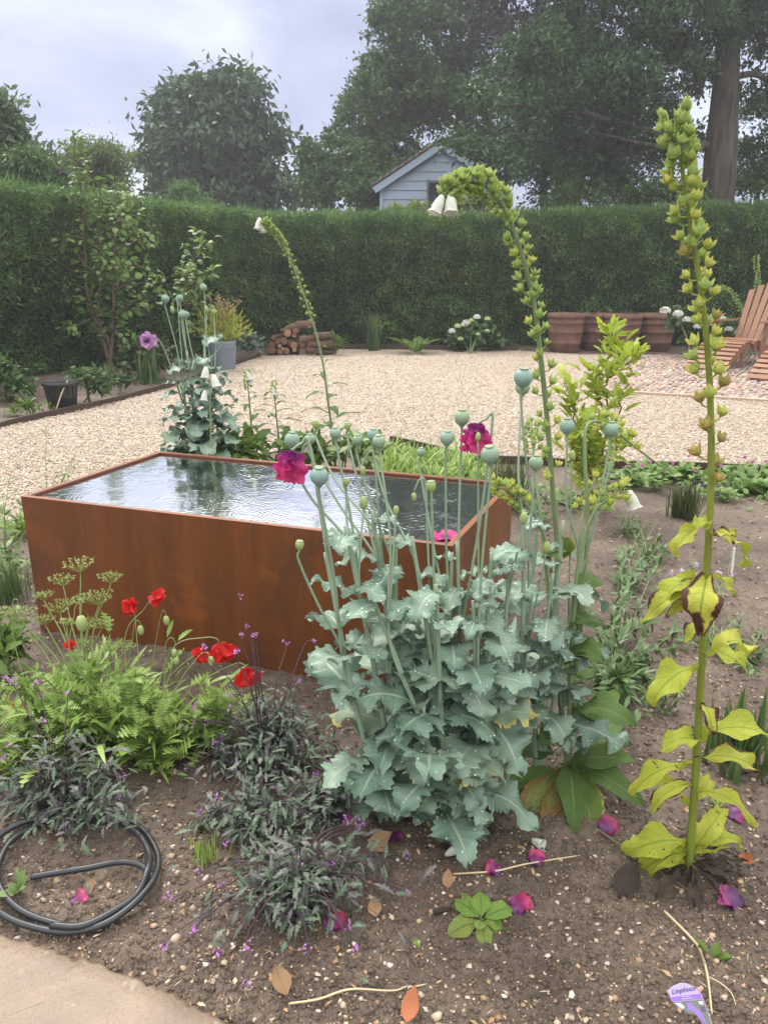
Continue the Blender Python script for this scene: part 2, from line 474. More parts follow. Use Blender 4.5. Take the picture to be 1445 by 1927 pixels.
bh = k.math('ADD', k.math('MULTIPLY', n2, .8), k.math('ADD', k.math('MULTIPLY', n3, .35), k.math('MULTIPLY', grit, .5)))
M_soil = k.bsdf(c, k.rng_(n2, .3, .7, .75, .5), .35, bh, .9, .012)
struct('ground', gmb, M_soil)

def poly_sheet(pxs, z, name, mat, step=None):
    pts = np.array([G(a, b) if not isinstance(a, tuple) else np.array(a) for a, b in pxs])
    mb = MB(); n = len(pts); pts[:, 2] = z
    import mathutils
    tri = mathutils.geometry.tessellate_polygon([[Vector(q) for q in pts]])
    tri = np.array(tri)
    v = pts
    e1 = v[tri[:, 1]] - v[tri[:, 0]]; e2 = v[tri[:, 2]] - v[tri[:, 0]]
    fl = np.cross(e1, e2)[:, 2] < 0
    tri[fl] = tri[fl][:, ::-1]
    mb.add(v, None, tri)
    return struct(name, mb, mat, smooth=False), pts
def inpoly(pts, x, y):
    inside = np.zeros(len(x), bool); n = len(pts); j = n - 1
    for i in range(n):
        xi, yi, xj, yj = pts[i][0], pts[i][1], pts[j][0], pts[j][1]
        cond = ((yi > y) != (yj > y)) & (x < (xj - xi) * (y - yi) / (yj - yi + 1e-12) + xi)
        inside ^= cond; j = i
    return inside

STONE_STOPS = [(0, (.22, .145, .105)), (.18, (.385, .30, .215)), (.38, (.50, .425, .33)), (.55, (.415, .325, .24)), (.72, (.58, .52, .425)), (.88, (.32, .27, .235)), (1, (.70, .65, .58))]
k = NT('gravel_bed'); pos = k.geo(); v1 = k.vor(48, 'F1', pos); v2 = k.vor(20, 'F1', pos)
sp = k.n('ShaderNodeSeparateColor'); k.l(v1.outputs['Color'], sp.inputs[0])
c = k.ramp(sp.outputs[0], STONE_STOPS)
c = k.mix(k.rng_(v1.outputs['Distance'], .45, .85), c, (.20, .13, .085))
c = k.mix(k.math('MULTIPLY', k.noise(.55, 3, .5, pos), .35), c, (.47, .37, .28))
M_gravel = k.bsdf(c, .55, .4, k.math('SUBTRACT', 1.0, v1.outputs['Distance']), .9, .012)
GRAVEL = [(-500, 1040), (20, 992), (110, 985), (300, 940), (430, 872), (560, 842), (735, 836), (870, 868), (1445, 890), (2300, 925), (2600, 676), (1090, 668),
          (975, 661), (640, 658), (625, 667), (490, 672), (330, 729), (0, 808), (-500, 930)]
_, gpoly = poly_sheet(GRAVEL, 0.012, 'gravel', M_gravel)
k = NT('gravel_stone'); M_stone = k.bsdf(k.mix(k.math('MULTIPLY', k.noise(70, 3, .6, k.geo()), .35), k.ramp(k.rnd(), STONE_STOPS), (.42, .30, .2)), .45, .45)
COBP = [(1118, 737), (1445, 757), (2300, 805), (2300, 682), (1300, 672), (1185, 673), (1150, 700)]
cpts = np.array([G(a, b) for a, b in COBP])
# loose stones on the gravel, dense near the camera
N = 190000
yy = 1 / (1 / 15.5 + (1 / 3.6 - 1 / 15.5) * rng.uniform(0, 1, N)); xx = rng.uniform(-.62, .62, N) * (yy + .6)
ok_ = inpoly(gpoly, xx, yy) & ~inpoly(cpts, xx, yy)
xx, yy = xx[ok_], yy[ok_]
smb = MB(); stones(smb, np.stack([xx, yy, .014 + rng.uniform(0, .008, len(xx))], 1), rng.uniform(.006, .0140, len(xx)) * (1 + yy * .02), .6)
struct('gravel_stones', smb, M_stone, kind='stuff')

# cobbled sitting area
k = NT('cobble_mortar'); M_mortar = k.bsdf(k.mix(k.noise(30, 4, .6, k.geo()), (.30, .22, .16), (.46, .37, .28)), .8, .3, k.noise(120, 3, .6, k.geo()), .5, .01)
_, cpoly = poly_sheet(COBP, 0.022, 'cobbled_paving', M_mortar)
k = NT('cobble_stone')
M_cobble = k.bsdf(k.mix(k.math('MULTIPLY', k.noise(40, 3, .6, k.geo()), .4),
        k.ramp(k.rnd(), [(0, (.17, .16, .17)), (.2, (.36, .22, .17)), (.4, (.46, .36, .28)), (.6, (.27, .24, .24)), (.8, (.50, .30, .22)), (1, (.58, .50, .42))]), (.30, .22, .17)), .4, .45)
lo = cpoly.min(0); hi = cpoly.max(0)
st = .092
ux = np.arange(lo[0], min(hi[0], 9), st); uy = np.arange(lo[1], hi[1], st * .86)
cx_, cy_ = np.meshgrid(ux, uy); cx_[1::2] += st / 2; cx_ = cx_.ravel() + rng.uniform(-.018, .018, cx_.size); cy_ = cy_.ravel() + rng.uniform(-.018, .018, cy_.size)
ok_ = inpoly(cpoly, cx_, cy_) & inpoly(cpoly, cx_ + .02, cy_ - .04)
cmb = MB(); stones(cmb, np.stack([cx_[ok_], cy_[ok_], np.full(ok_.sum(), .022)], 1), rng.uniform(.042, .055, ok_.sum()), .55)
struct('cobblestones', cmb, M_cobble, kind='stuff')
k = NT('kerb_stone'); M_kerb = k.bsdf(k.mix(k.noise(9, 4, .6, k.geo()), (.34, .25, .18), (.46, .36, .27)), .75, .3, k.noise(80, 4, .6, k.geo()), .4, .006)
kb = MB()
for a, b in zip(COBP[:2], COBP[1:3]):
    p0, p1 = G(*a), G(*b); d = nrm(p1 - p0); L_ = np.linalg.norm(p1 - p0); n_ = max(1, int(L_ / .9))
    for q in range(n_):
        s0 = p0 + d * (L_ * q / n_ + .004); s1 = p0 + d * (L_ * (q + 1) / n_ - .004)
        bar(kb, s0 + np.array([0, -.04, .0]), s1 + np.array([0, -.04, .0]), .10, .085, d[[1, 0, 2]] * [-1, 1, 0], rng.uniform())
single('cobble_kerb', kb, M_kerb, G(1118, 737), 'thin buff kerb strip along the front of the cobbled sitting area', 'kerb', smooth=False)

# paving slab, bottom left
k = NT('sandstone'); pos = k.geo(); n1 = k.noise(3.2, 5, .6, pos, .6); n2 = k.noise(60, 5, .7, pos)
c = k.mix(k.rng_(n1, .35, .65), (.150, .104, .070), (.235, .170, .115)); c = k.mix(k.rng_(n2, .62, .75), c, (.08, .062, .047))
c = k.mix(k.rng_(k.noise(9, 4, .6, pos), .58, .72), c, (.12, .105, .07)); c = k.mix(k.math('MULTIPLY', k.rng_(k.noise(210, 3, .7, pos), .54, .66), .6), c, (.07, .055, .042)); c = k.mix(k.rng_(k.noise(24, 4, .6, pos), .64, .70), c, (.25, .205, .15))
M_sand = k.bsdf(c, .42, .4, k.math('ADD', k.math('MULTIPLY', n1, 1.6), k.math('MULTIPLY', n2, .4)), .55, .008)
edge_px = [(-320, 1690), (-120, 1722), (0, 1752), (110, 1786), (215, 1820), (300, 1857), (380, 1893), (450, 1932), (560, 2010), (700, 2150)]
ep = np.array([G(a, b, .03) for a, b in edge_px])
es = spline(ep, 90); mb = MB()
nrm2 = nrm(np.stack([np.gradient(es[:, 1]), -np.gradient(es[:, 0]), np.zeros(90)], 1))
nrm2 *= np.sign(np.sum(nrm2 * (np.array([-.9, .3, 0]) - es), 1, keepdims=True))
es[:, :2] += rng.normal(0, .0035, (90, 2))
rows = [es - [0, 0, .07], es - [0, 0, .012], es - [0, 0, .004] + nrm2 * .004, es + nrm2 * .012, es + nrm2 * .05, es + nrm2 * .12]
far = np.linspace([-1.6, 1.55, .03], [-.05, .2, .03], 90)
rows.append(es * .5 + far * .5); rows.append(far)
m_ = len(rows); v = np.array(rows); i, j = np.meshgrid(np.arange(m_ - 1), np.arange(89), indexing='ij'); i = i.ravel(); j = j.ravel()
mb.add(v, np.stack([i * 90 + j, i * 90 + j + 1, (i + 1) * 90 + j + 1, (i + 1) * 90 + j], 1)[:, ::-1])
struct('paving', mb, M_sand)

# ------------------------------------------------------------ water table
HB = 0.617
TA, TB, TC, TD = [G(*q, HB) for q in ((40, 935), (300, 850), (965, 909), (851, 1029))]
troot = thing('water_table', ((TA[0] + TC[0]) / 2, (TA[1] + TC[1]) / 2, 0), 'long rust brown corten steel water table brim full of rippling rainwater', 'water feature')
k = NT('corten_steel'); pos = k.obj(); st_ = k.scale(pos, (9, 9, .8)); stv = k.scale(pos, (60, 60, 3.0))
n1 = k.noise(1.0, 5, .6, st_); n2 = k.noise(2.1, 4, .55, pos, 1.2); n3 = k.noise(1.0, 4, .65, stv)
c = k.mix(k.rng_(n1, .35, .65), (.125, .039, .010), (.180, .056, .013))
c = k.mix(k.math('MULTIPLY', k.rng_(n2, .50, .68), .55), c, (.060, .026, .013))
c = k.mix(k.math('MULTIPLY', k.rng_(n3, .52, .70), .38), c, (.055, .022, .010))
c = k.mix(k.math('MULTIPLY', k.rng_(k.noise(4.0, 4, .6, pos), .60, .74), .5), c, (.33, .105, .025))
M_corten = k.bsdf(c, k.rng_(n2, .3, .7, .34, .5), .45, n3, .12, .002)
k = NT('corten_rim'); pos = k.obj(); n1 = k.noise(7, 4, .6, pos)
M_rim = k.bsdf(k.mix(k.rng_(n1, .4, .62), (.26, .088, .032), (.22, .10, .062)), .28, .55, k.noise(60, 3, .6, pos), .06, .002)
cor = np.array([TA, TB, TC, TD]); cen = cor.mean(0)
def inset(d):
    e = [nrm(cor[(q + 1) % 4] - cor[q]) for q in range(4)]
    return np.array([cor[q] + (e[q] / max(.2, np.linalg.norm(np.cross(e[q - 1], e[q]))) - e[q - 1] / max(.2, np.linalg.norm(np.cross(e[q - 1], e[q])))) * d for q in range(4)])
ins = inset(.023); ins2 = inset(.004)
mb = MB(); nn = 14
for q in range(4):                                    # outer walls, one plate per side
    a, b = cor[q], cor[(q + 1) % 4]
    bot = np.array([0, 0, -HB - .03])
    mb.add([a, b, b + bot, a + bot], [[0, 1, 2, 3]], None, [[0, 1], [1, 1], [1, 0], [0, 0]])
for q in range(4):                                    # inner walls
    a, b = ins[q] - [0, 0, .004], ins[(q + 1) % 4] - [0, 0, .004]
    mb.add([a, b, b - [0, 0, .3], a - [0, 0, .3]], [[3, 2, 1, 0]])
part('steel_wall', mb, M_corten, troot, smooth=False)
mb = MB()
for q in range(4):
    a, b = cor[q], cor[(q + 1) % 4]; c_, d_ = ins[(q + 1) % 4], ins[q]
    up = np.array([0, 0, .003])
    mb.add([a + up, b + up, c_ + up, d_ + up], [[3, 2, 1, 0]])
    mb.add([a - up, b - up, b + up, a + up], [[0, 1, 2, 3]])
    mb.add([d_ - up * 4, c_ - up * 4, c_ + up, d_ + up], [[3, 2, 1, 0]])
part('rim', mb, M_rim, troot, smooth=False)
NX, NY = 420, 210
u, v_ = np.meshgrid(np.linspace(0, 1, NX), np.linspace(0, 1, NY), indexing='ij')
wp = ((1 - u) * (1 - v_))[..., None] * ins[0] + (u * (1 - v_))[..., None] * ins[3] + (u * v_)[..., None] * ins[2] + ((1 - u) * v_)[..., None] * ins[1]
hz_ = np.zeros((NX, NY))
for q in range(46):
    cu, cv = rng.uniform(.02, .98), rng.uniform(.02, .98)
    ctr = (1 - cu) * (1 - cv) * ins[0] + cu * (1 - cv) * ins[3] + cu * cv * ins[2] + (1 - cu) * cv * ins[1]
    d = np.hypot(wp[..., 0] - ctr[0], wp[..., 1] - ctr[1]); rr = rng.uniform(.02, .16); lam = rng.uniform(.016, .03)
    hz_ += .00032 * np.cos(6.283 * (d - rr) / lam) * np.exp(-((d - rr) / .032) ** 2) / (1 + rr * 9)
for q in range(26):
    th = rng.uniform(-.6, .9); kx = rng.uniform(20, 110)
    hz_ += .010 / kx * .18 * np.sin(kx * (wp[..., 0] * math.cos(th) + wp[..., 1] * math.sin(th)) + rng.uniform(0, 6.28)) * (.4 + .6 * np.sin(wp[..., 0] * rng.uniform(2, 6) + wp[..., 1] * rng.uniform(2, 6) + rng.uniform(0, 6)))
wp = wp.copy(); wp[..., 2] = HB - .009 + hz_
mb = MB(); i, j = np.meshgrid(np.arange(NX - 1), np.arange(NY - 1), indexing='ij'); i = i.ravel(); j = j.ravel()
mb.add(wp, np.stack([i * NY + j, (i + 1) * NY + j, (i + 1) * NY + j + 1, i * NY + j + 1], 1))
k = NT('dark_water'); bp = k.n('ShaderNodeBump'); bp.inputs['Strength'].default_value = .10; bp.inputs['Distance'].default_value = .006
k.l(k.noise(22, 3, .5, k.scale(k.obj(), (1, 1.4, 1)), .8), bp.inputs['Height'])
gl = k.n('ShaderNodeBsdfGlossy'); gl.inputs['Roughness'].default_value = .05; gl.inputs['Color'].default_value = (.97, .98, 1, 1); df = k.n('ShaderNodeBsdfDiffuse'); df.inputs['Color'].default_value = (.020, .026, .026, 1)
fr = k.n('ShaderNodeFresnel'); fr.inputs['IOR'].default_value = 1.45; mx = k.n('ShaderNodeMixShader')
for n_ in (gl, df, fr): k.l(bp.outputs[0], n_.inputs['Normal'])
k.l(k.math('MULTIPLY', fr.outputs[0], 4.0, True), mx.inputs[0]); k.l(df.outputs[0], mx.inputs[1]); k.l(gl.outputs[0], mx.inputs[2]); k.l(mx.outputs[0], k.out.inputs[0]); M_water = k.m
part('water', mb, M_water, troot)

# ------------------------------------------------------------ timber edging
k = NT('edging_board'); pos = k.obj()
M_edge = k.bsdf(k.mix(k.noise(6, 5, .65, k.scale(pos, (1, 1, 7))), (.030, .019, .013), (.085, .056, .036)), .6, .35, k.noise(30, 5, .7, k.scale(pos, (1, 1, 5))), .5, .006)
def edging(pxs, h, label):
    pts = np.array([G(*q) for q in pxs]); pts = spline(pts, 8 * len(pts)) if len(pts) > 2 else pts
    mb = MB()
    for q in range(len(pts) - 1):
        d = nrm(pts[q + 1] - pts[q]); s = np.array([-d[1], d[0], 0])
        hh = h * (.9 + .2 * mnoise.noise(Vector(pts[q]) * 1.7))
        c0, c1 = pts[q], pts[q + 1]
        prism(mb, c0 - s * .014 - [0, 0, .05], c1 - s * .014 - [0, 0, .05], c1 + s * .014 - [0, 0, .05], c0 + s * .014 - [0, 0, .05], [0, 0, hh + .05], rng.uniform())
    single('timber_edging', mb, M_edge, pts[0], label, 'edging', 'boards edging the gravel', smooth=False)
edging([(-480, 930), (0, 808), (170, 770), (330, 729)], .085, 'dark edging board between gravel and left soil bed, passing the black plastic pot')
edging([(332, 728), (400, 702), (490, 672)], .08, 'dark edging board running from the left bed to the log pile, behind the grey planter')
edging([(628, 666), (642, 658), (800, 659.5), (975, 661)], .12, 'long dark edging board at the back of the gravel, before fern and cream hydrangea')
edging([(735, 835), (800, 850), (872, 868)], .08, 'short dark edging board behind the bright green grass strip by the water table')
edging([(880, 869), (1140, 880), (1445, 890), (1800, 905)], .07, 'long low edging board at the front of the gravel above the pink geraniums')

# ------------------------------------------------------------ hedge
hp = np.array([(-10.5, 6.2), (-7.5, 8.9), (-5.4, 11.2), (-3.6, 14.2), (-2.1, 16.1), (0.5, 16.3), (4, 16.3), (9, 16.2), (14, 16.0)])
def hedge_top(x): return float(np.interp(x, [-9, -5.4, -2.1, 2, 9, 14], [2.72, 2.68, 2.58, 2.60, 2.84, 2.9]))
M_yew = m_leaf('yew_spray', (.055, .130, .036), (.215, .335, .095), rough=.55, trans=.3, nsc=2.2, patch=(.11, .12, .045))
M_yewtop = m_leaf('yew_new_growth', (.080, .160, .052), (.175, .285, .095), rough=.55, trans=.35, nsc=1.3)
M_twig_core = m_flat('dark_twig_and_core', (.02, .016, .011), (.045, .035, .022), .8)  # for real twigs and for the dark core added inside the hedge
cs = spline(np.c_[hp, np.zeros(len(hp))], 260)
hroot = thing('yew_hedge', (0, 16.3, 0), 'tall clipped dark green yew hedge enclosing the gravel garden', 'hedge')
seg = np.linalg.norm(np.diff(cs, axis=0), axis=1); cum = np.r_[0, np.cumsum(seg)]
T = nrm(np.gradient(cs, axis=0)); Nf = np.stack([T[:, 1], -T[:, 0], np.zeros(len(T))], 1)  # towards the garden
mb = MB(); rows = []
for h0, off in ((-.1, -.34), (.6, -.36), (1.6, -.36), (.93, -.34), (.93, -1.5), (0, -1.5)):
    tops = np.array([hedge_top(x) for x in cs[:, 0]])
    z_ = np.full(len(cs), h0) if h0 > 1 or h0 < .9 else tops - .22
    if h0 == 0: z_ = np.full(len(cs), -.1)
    r_ = cs + Nf * off; r_[:, 2] = z_; rows.append(r_)
v = np.array(rows); m_ = len(rows); n_ = len(cs)
i, j = np.meshgrid(np.arange(m_ - 1), np.arange(n_ - 1), indexing='ij'); i = i.ravel(); j = j.ravel()
mb.add(v, np.stack([i * n_ + j, i * n_ + j + 1, (i + 1) * n_ + j + 1, (i + 1) * n_ + j], 1))
part('dark_core', mb, M_twig_core, hroot)  # solid dark core added inside the hedge so nothing shows through
K = 150000
s_ = rng.uniform(0, cum[-1], K); s_ = s_[(np.interp(s_, cum, cs[:, 0]) > -9) & (np.interp(s_, cum, cs[:, 0]) < 10.8)]; K = len(s_)
bx_ = np.stack([np.interp(s_, cum, cs[:, q]) for q in (0, 1)] + [np.zeros(K)], 1)
nf = nrm(np.stack([np.interp(s_, cum, Nf[:, q]) for q in range(3)], 1)); tops = np.interp(bx_[:, 0], [-9, -5.4, -2.1, 2, 9, 14], [2.72, 2.68, 2.58, 2.60, 2.84, 2.9])
hgt = rng.uniform(0, 1, K) ** .9 * (tops - .02)
# sprays gather in clumps; shade of the hollows is put into the leaf colour
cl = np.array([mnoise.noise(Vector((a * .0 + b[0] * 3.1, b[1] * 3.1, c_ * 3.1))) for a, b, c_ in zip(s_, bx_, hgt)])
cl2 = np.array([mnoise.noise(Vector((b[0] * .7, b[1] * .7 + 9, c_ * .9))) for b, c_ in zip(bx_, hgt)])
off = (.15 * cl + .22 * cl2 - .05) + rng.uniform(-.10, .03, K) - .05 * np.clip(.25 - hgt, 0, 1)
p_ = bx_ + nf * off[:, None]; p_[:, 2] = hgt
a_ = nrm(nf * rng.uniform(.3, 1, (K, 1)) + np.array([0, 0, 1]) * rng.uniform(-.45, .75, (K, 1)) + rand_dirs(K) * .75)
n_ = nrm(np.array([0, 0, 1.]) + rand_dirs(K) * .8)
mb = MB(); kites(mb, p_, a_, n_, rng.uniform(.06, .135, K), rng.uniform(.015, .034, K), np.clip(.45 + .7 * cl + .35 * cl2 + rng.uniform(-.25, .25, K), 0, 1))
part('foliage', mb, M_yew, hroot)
K2 = 62000
s_ = rng.uniform(0, cum[-1], K2); bx_ = np.stack([np.interp(s_, cum, cs[:, q]) for q in (0, 1)] + [np.zeros(K2)], 1)
nf = nrm(np.stack([np.interp(s_, cum, Nf[:, q]) for q in range(3)], 1)); tops = np.interp(bx_[:, 0], [-9, -5.4, -2.1, 2, 9, 14], [2.72, 2.68, 2.58, 2.60, 2.84, 2.9])
dep = rng.uniform(0, 1, K2) ** 1.6 * 1.1
tuf = np.array([mnoise.noise(Vector((b[0] * 2.3, b[1] * 2.3, d_ * 2.3))) for b, d_ in zip(bx_, dep)])
p_ = bx_ - nf * (dep[:, None] + .02); p_[:, 2] = tops - .32 * rng.uniform(0, 1, K2) ** 1.3 - .02 + .07 * tuf
front = dep < .14; p_[:, 2] -= np.where(front, rng.uniform(0, 1, K2) ** 1.7 * .75, 0)
a_ = nrm(np.array([0, 0, 1.]) + rand_dirs(K2) * np.where(front, .7, .38)[:, None] + nf * np.where(front, .3, .1)[:, None])
mb = MB(); kites(mb, p_, a_, rand_dirs(K2), rng.uniform(.07, .18, K2) * np.where(front, .6, 1) * np.where(rng.uniform(0, 1, K2) < .04, 1.9, 1), rng.uniform(.014, .030, K2), np.clip(.5 + .8 * tuf + rng.uniform(-.3, .3, K2), 0, 1))
part('new_growth', mb, M_yewtop, hroot)

# ------------------------------------------------------------ trees beyond the hedge
M_bark = m_flat('bark', (.045, .036, .028), (.10, .08, .062), .85, nsc=5, bump=.8, bsc=14)
def foliage_cloud(blobs, n, L, W, per=26, spread=.30, up=.35, hang=.0, seed=0, zmin=.5):
    """blobs: (centre, radius); leaves gather in tufts on and in each blob"""
    g = np.random.default_rng(seed + 100)
    c = np.array([b[0] for b in blobs]); r = np.array([b[1] for b in blobs])
    nt_ = n // per; w_ = r ** 2.1; bi = g.choice(len(blobs), nt_, p=w_ / w_.sum())
    d = nrm(g.normal(size=(nt_, 3))); d[:, 2] = np.where(d[:, 2] < -.3, -d[:, 2] * .6, d[:, 2]); d = nrm(d)
    rad = r[bi] * g.uniform(.35, 1.0, nt_) ** .55 * (1 + .10 * np.clip(g.normal(size=nt_), -2, 1.3))
    tc_ = c[bi] + d * rad[:, None] * np.array([1, 1, .92])
    tr_ = g.uniform(.55, 1.35, nt_) * spread; shade = g.uniform(0, 1, nt_)
    ti = np.repeat(np.arange(nt_), per); k_ = len(ti)
    p = tc_[ti] + g.normal(size=(k_, 3)) * tr_[ti][:, None] * np.array([.6, .6, .42])
    a = nrm(d[ti] * .5 + nrm(g.normal(size=(k_, 3))) * .9 + np.array([0, 0, -hang]))
    nn_ = nrm(np.array([0, 0, 1.]) * up + nrm(g.normal(size=(k_, 3))) * .8 + d[ti] * .3)
    keep = p[:, 2] > zmin
    s = g.uniform(.65, 1.25, k_)
    rn = np.clip(.5 * shade[ti] + .5 * g.uniform(0, 1, k_), 0, 1)
    return p[keep], a[keep], nn_[keep], (L * s)[keep], (W * s)[keep], rn[keep]
def tree(name, label, base, trunk_r, blobs_px, n, L, W, mat, cat='tree', seed=0, per=26, spread=.3, hang=0.0, group='trees beyond the hedge', bark=None, trunk_top=None, limbs=9):
    blobs = [(P(x, y, Y), px2m(r, Y)) for x, y, r, Y in blobs_px]
    root = thing(name, base, label, cat, group)
    mb = MB(); kites(mb, *foliage_cloud(blobs, n, L, W, per, spread, seed=seed, hang=hang))
    part('crown', mb, mat, root)
    tb = MB(); base = np.array(base, float)
    cc = np.mean([b[0] for b in blobs], 0) if trunk_top is None else np.array(trunk_top)
    mid = base * .5 + cc * .5 + np.array([.1, 0, 0])
    tube(tb, spline([base - [0, 0, .2], base + (mid - base) * .5 + rng.normal(0, .05, 3), mid, cc], 22), [trunk_r * 1.25, trunk_r, trunk_r * .85, trunk_r * .45], 12)
    for b in blobs[:limbs]:
        f = rng.uniform(.35, .85); s0 = mid * (1 - f) + cc * f if f > .5 else base * .35 + mid * .65
        m1 = s0 * .5 + b[0] * .5 + rng.normal(0, .12, 3) * b[1]
        tube(tb, spline([s0, m1, b[0] + rng.normal(0, .25, 3) * b[1]], 12), [trunk_r * .42, trunk_r * .25, trunk_r * .06], 7)
    part('trunk', tb, bark or M_bark, root)
    return root
M_t1 = m_leaf('horse_leaf', (.040, .080, .036), (.100, .165, .070), rough=.45, trans=.30, nsc=.5)
M_t2 = m_leaf('oak_leaf', (.042, .095, .024), (.125, .215, .058), rough=.5, trans=.32, nsc=.5)
M_t3 = m_leaf('dark_leaf', (.028, .070, .024), (.100, .175, .055), rough=.5, trans=.28, nsc=.6)
M_t4 = m_leaf('purple_leaf', (.020, .014, .020), (.055, .035, .050), rough=.5, trans=.25, nsc=.6)
M_t5 = m_leaf('willow_leaf', (.09, .14, .045), (.19, .24, .08), rough=.5, trans=.4, nsc=.7)
M_t6 = m_leaf('shrub_leaf', (.055, .11, .03), (.13, .21, .06), rough=.5, trans=.4, nsc=.7)  # fresher green of the garden shrubs
tree('broadleaf_tree', 'rounded dark broadleaf tree standing alone against the sky beyond the hedge', (-9.0, 31, 0), .35,
     [(405, 290, 100, 31), (415, 205, 72, 31), (335, 235, 55, 31), (318, 320, 50, 31), (490, 275, 48, 31), (500, 355, 55, 31), (395, 370, 95, 31), (300, 305, 26, 31), (385, 180, 42, 31), (455, 170, 42, 31), (345, 205, 40, 31), (520, 235, 20, 31), (300, 225, 22, 31), (540, 370, 30, 30), (450, 395, 70, 31)],
     15500, .34, .15, M_t1, seed=1, spread=.40, hang=.75, per=24)
tree('oak_tree', 'mid green bushy tree left of the blue shed, sloping down to the gap of sky', (-1.2, 27, 0), .3,
     [(640, 330, 75, 27), (600, 350, 45, 26), (700, 240, 70, 28), (740, 150, 62, 28), (660, 390, 80, 26), (735, 330, 70, 28), (590, 295, 26, 26), (770, 60, 66, 28), (760, 230, 90, 29), (700, 170, 30, 27), (720, 55, 30, 28)],
     34000, .16, .09, M_t2, seed=2, spread=.24, per=40)
tree('leafy_tree', 'very tall grey green tree rising behind the roof of the blue shed', (3.0, 30, 0), .4,
     [(830, 110, 110, 30), (780, -20, 70, 30), (860, 220, 110, 29), (930, 140, 110, 30), (870, 20, 90, 30), (800, 190, 80, 28), (960, 270, 90, 28), (900, -120, 130, 31), (1000, -250, 140, 31), (880, 300, 60, 27), (730, 20, 26, 29)],
     44000, .16, .08, M_t2, seed=3, spread=.25, per=44)
tree('copper_tree', 'dark purple copper leaved tree between the two big green crowns', (6.2, 29, 0), .3,
     [(985, 60, 75, 27), (1060, 90, 80, 27), (1000, 180, 60, 27), (960, -40, 80, 27), (1060, -120, 110, 27), (1080, 290, 80, 26), (1190, 330, 70, 25), (990, 320, 50, 25), (1240, 190, 60, 25)],
     17000, .15, .085, M_t4, seed=4)
k = NT('ridged_trunk'); pos = k.obj(); rg = k.noise(7, 5, .65, k.scale(pos, (1, 1, .13)), .4)
M_trunk = k.bsdf(k.mix(k.rng_(rg, .36, .64), (.028, .022, .017), (.125, .10, .078)), .85, .25, rg, 1.0, .09)
BT = np.array([P(1360, 400, 19)[0], 19.0, 0.0])
big = thing('sweet_chestnut_tree', BT, 'huge dark tree on the right with a thick brown trunk and boughs over the shed', 'tree', 'trees beyond the hedge')
bl = [(1050, 170, 105, 20), (1160, 60, 110, 20), (1120, 250, 110, 20), (1000, 240, 60, 19), (1230, 150, 100, 20), (1250, 20, 90, 20), (1090, 330, 60, 20), (1210, 280, 80, 21), (1010, 100, 60, 19), (1420, 60, 60, 19),
      (1440, 190, 50, 20), (1290, 290, 46, 21), (1300, -140, 150, 20), (1150, -160, 150, 20), (1420, -120, 130, 20), (1080, -60, 90, 20), (1000, -100, 80, 19.5), (1290, 90, 60, 21), (920, 190, 45, 18.5), (950, 280, 36, 18.5), (1500, 100, 110, 20), (1390, 20, 44, 20.5), (1150, 180, 80, 18.5), (1440, 20, 60, 18.6), (1420, -40, 70, 18.6), (1270, 60, 60, 19), (1345, 40, 34, 18.2), (1400, 90, 26, 18.3), (1320, 120, 22, 18.3), (880, 285, 30, 18), (930, 312, 30, 18), (960, 335, 26, 18), (850, 262, 22, 18.2)]
blobs = [(P(x, y, Y_), px2m(r, Y_)) for x, y, r, Y_ in bl]
mb = MB(); kites(mb, *foliage_cloud(blobs, 84000, .15, .055, 40, .25, .25, .5, 5)); part('crown', mb, M_t3, big)
tb = MB()
tube(tb, spline([BT - [0, 0, .2], P(1352, 330, 19), P(1362, 200, 19), P(1372, 40, 19), P(1385, -200, 19)], 40), [.41, .37, .33, .27, .21, .12], 16)
for a, m_, b, r_ in (((1365, 75, 19), (1325, 25, 19), (1240, 8, 19), .11), ((1350, 272, 19), (1250, 278, 18.8), (1120, 250, 18.6), .10), ((1345, 285, 19), (1290, 265, 19), (1180, 265, 19), .10), ((1370, 60, 19), (1410, 30, 19), (1460, -40, 19), .10),
                     ((1360, 130, 19), (1230, 110, 19.5), (1080, 170, 20), .12), ((1372, 0, 19), (1280, -60, 20), (1150, -120, 20), .13), ((1365, 150, 19), (1420, 140, 19), (1470, 170, 20), .09), ((1300, 268, 18.9), (1060, 205, 18.8), (930, 200, 18.5), .08), ((1200, 150, 19.6), (1060, 160, 19.5), (960, 270, 18.6), .07)):
    tube(tb, spline([P(*a), P(*m_), P(*b)], 16), [r_, r_ * .7, r_ * .2], 8)
part('trunk', tb, M_trunk, big)
# young trunks and undergrowth in the shade under the big crown
und = [('understorey_tree', 'thin dark trunked tree in deep shade just right of the shed', (1022, 400, 22), (1022, 200, 22), .13, [(1010, 330, 40, 22), (1060, 300, 60, 22), (1040, 370, 36, 22)], 5000, M_t3, 6),
       ('understorey_tree', 'slim leaning tree in deep shade in the middle of the dark gap under the boughs', (1052, 400, 22.5), (1060, 190, 22), .09, [(1120, 330, 60, 23), (1080, 375, 34, 23), (1160, 370, 44, 23)], 6000, M_t3, 7)]
for nm, lab, b, t_, r_, bp, n_, m_, sd in und:
    base = P(*b); base[2] = 0
    tree(nm, lab, base, r_, bp, n_, .13, .06, m_, seed=sd, trunk_top=P(*t_), limbs=2, group='trees beyond the hedge')
tree('garden_shrub', 'light green shrub standing at the foot of the thick trunk by the hedge top', (P(1240, 400, 18.2)[0], 18.4, 0), .06,
     [(1240, 372, 30, 18.4), (1285, 380, 26, 18.4), (1190, 388, 22, 18.6), (1140, 385, 22, 18.6), (1060, 385, 24, 18.8)], 5200, .10, .05, M_t6, cat='shrub', seed=8, group='shrubs beyond the hedge', limbs=3)
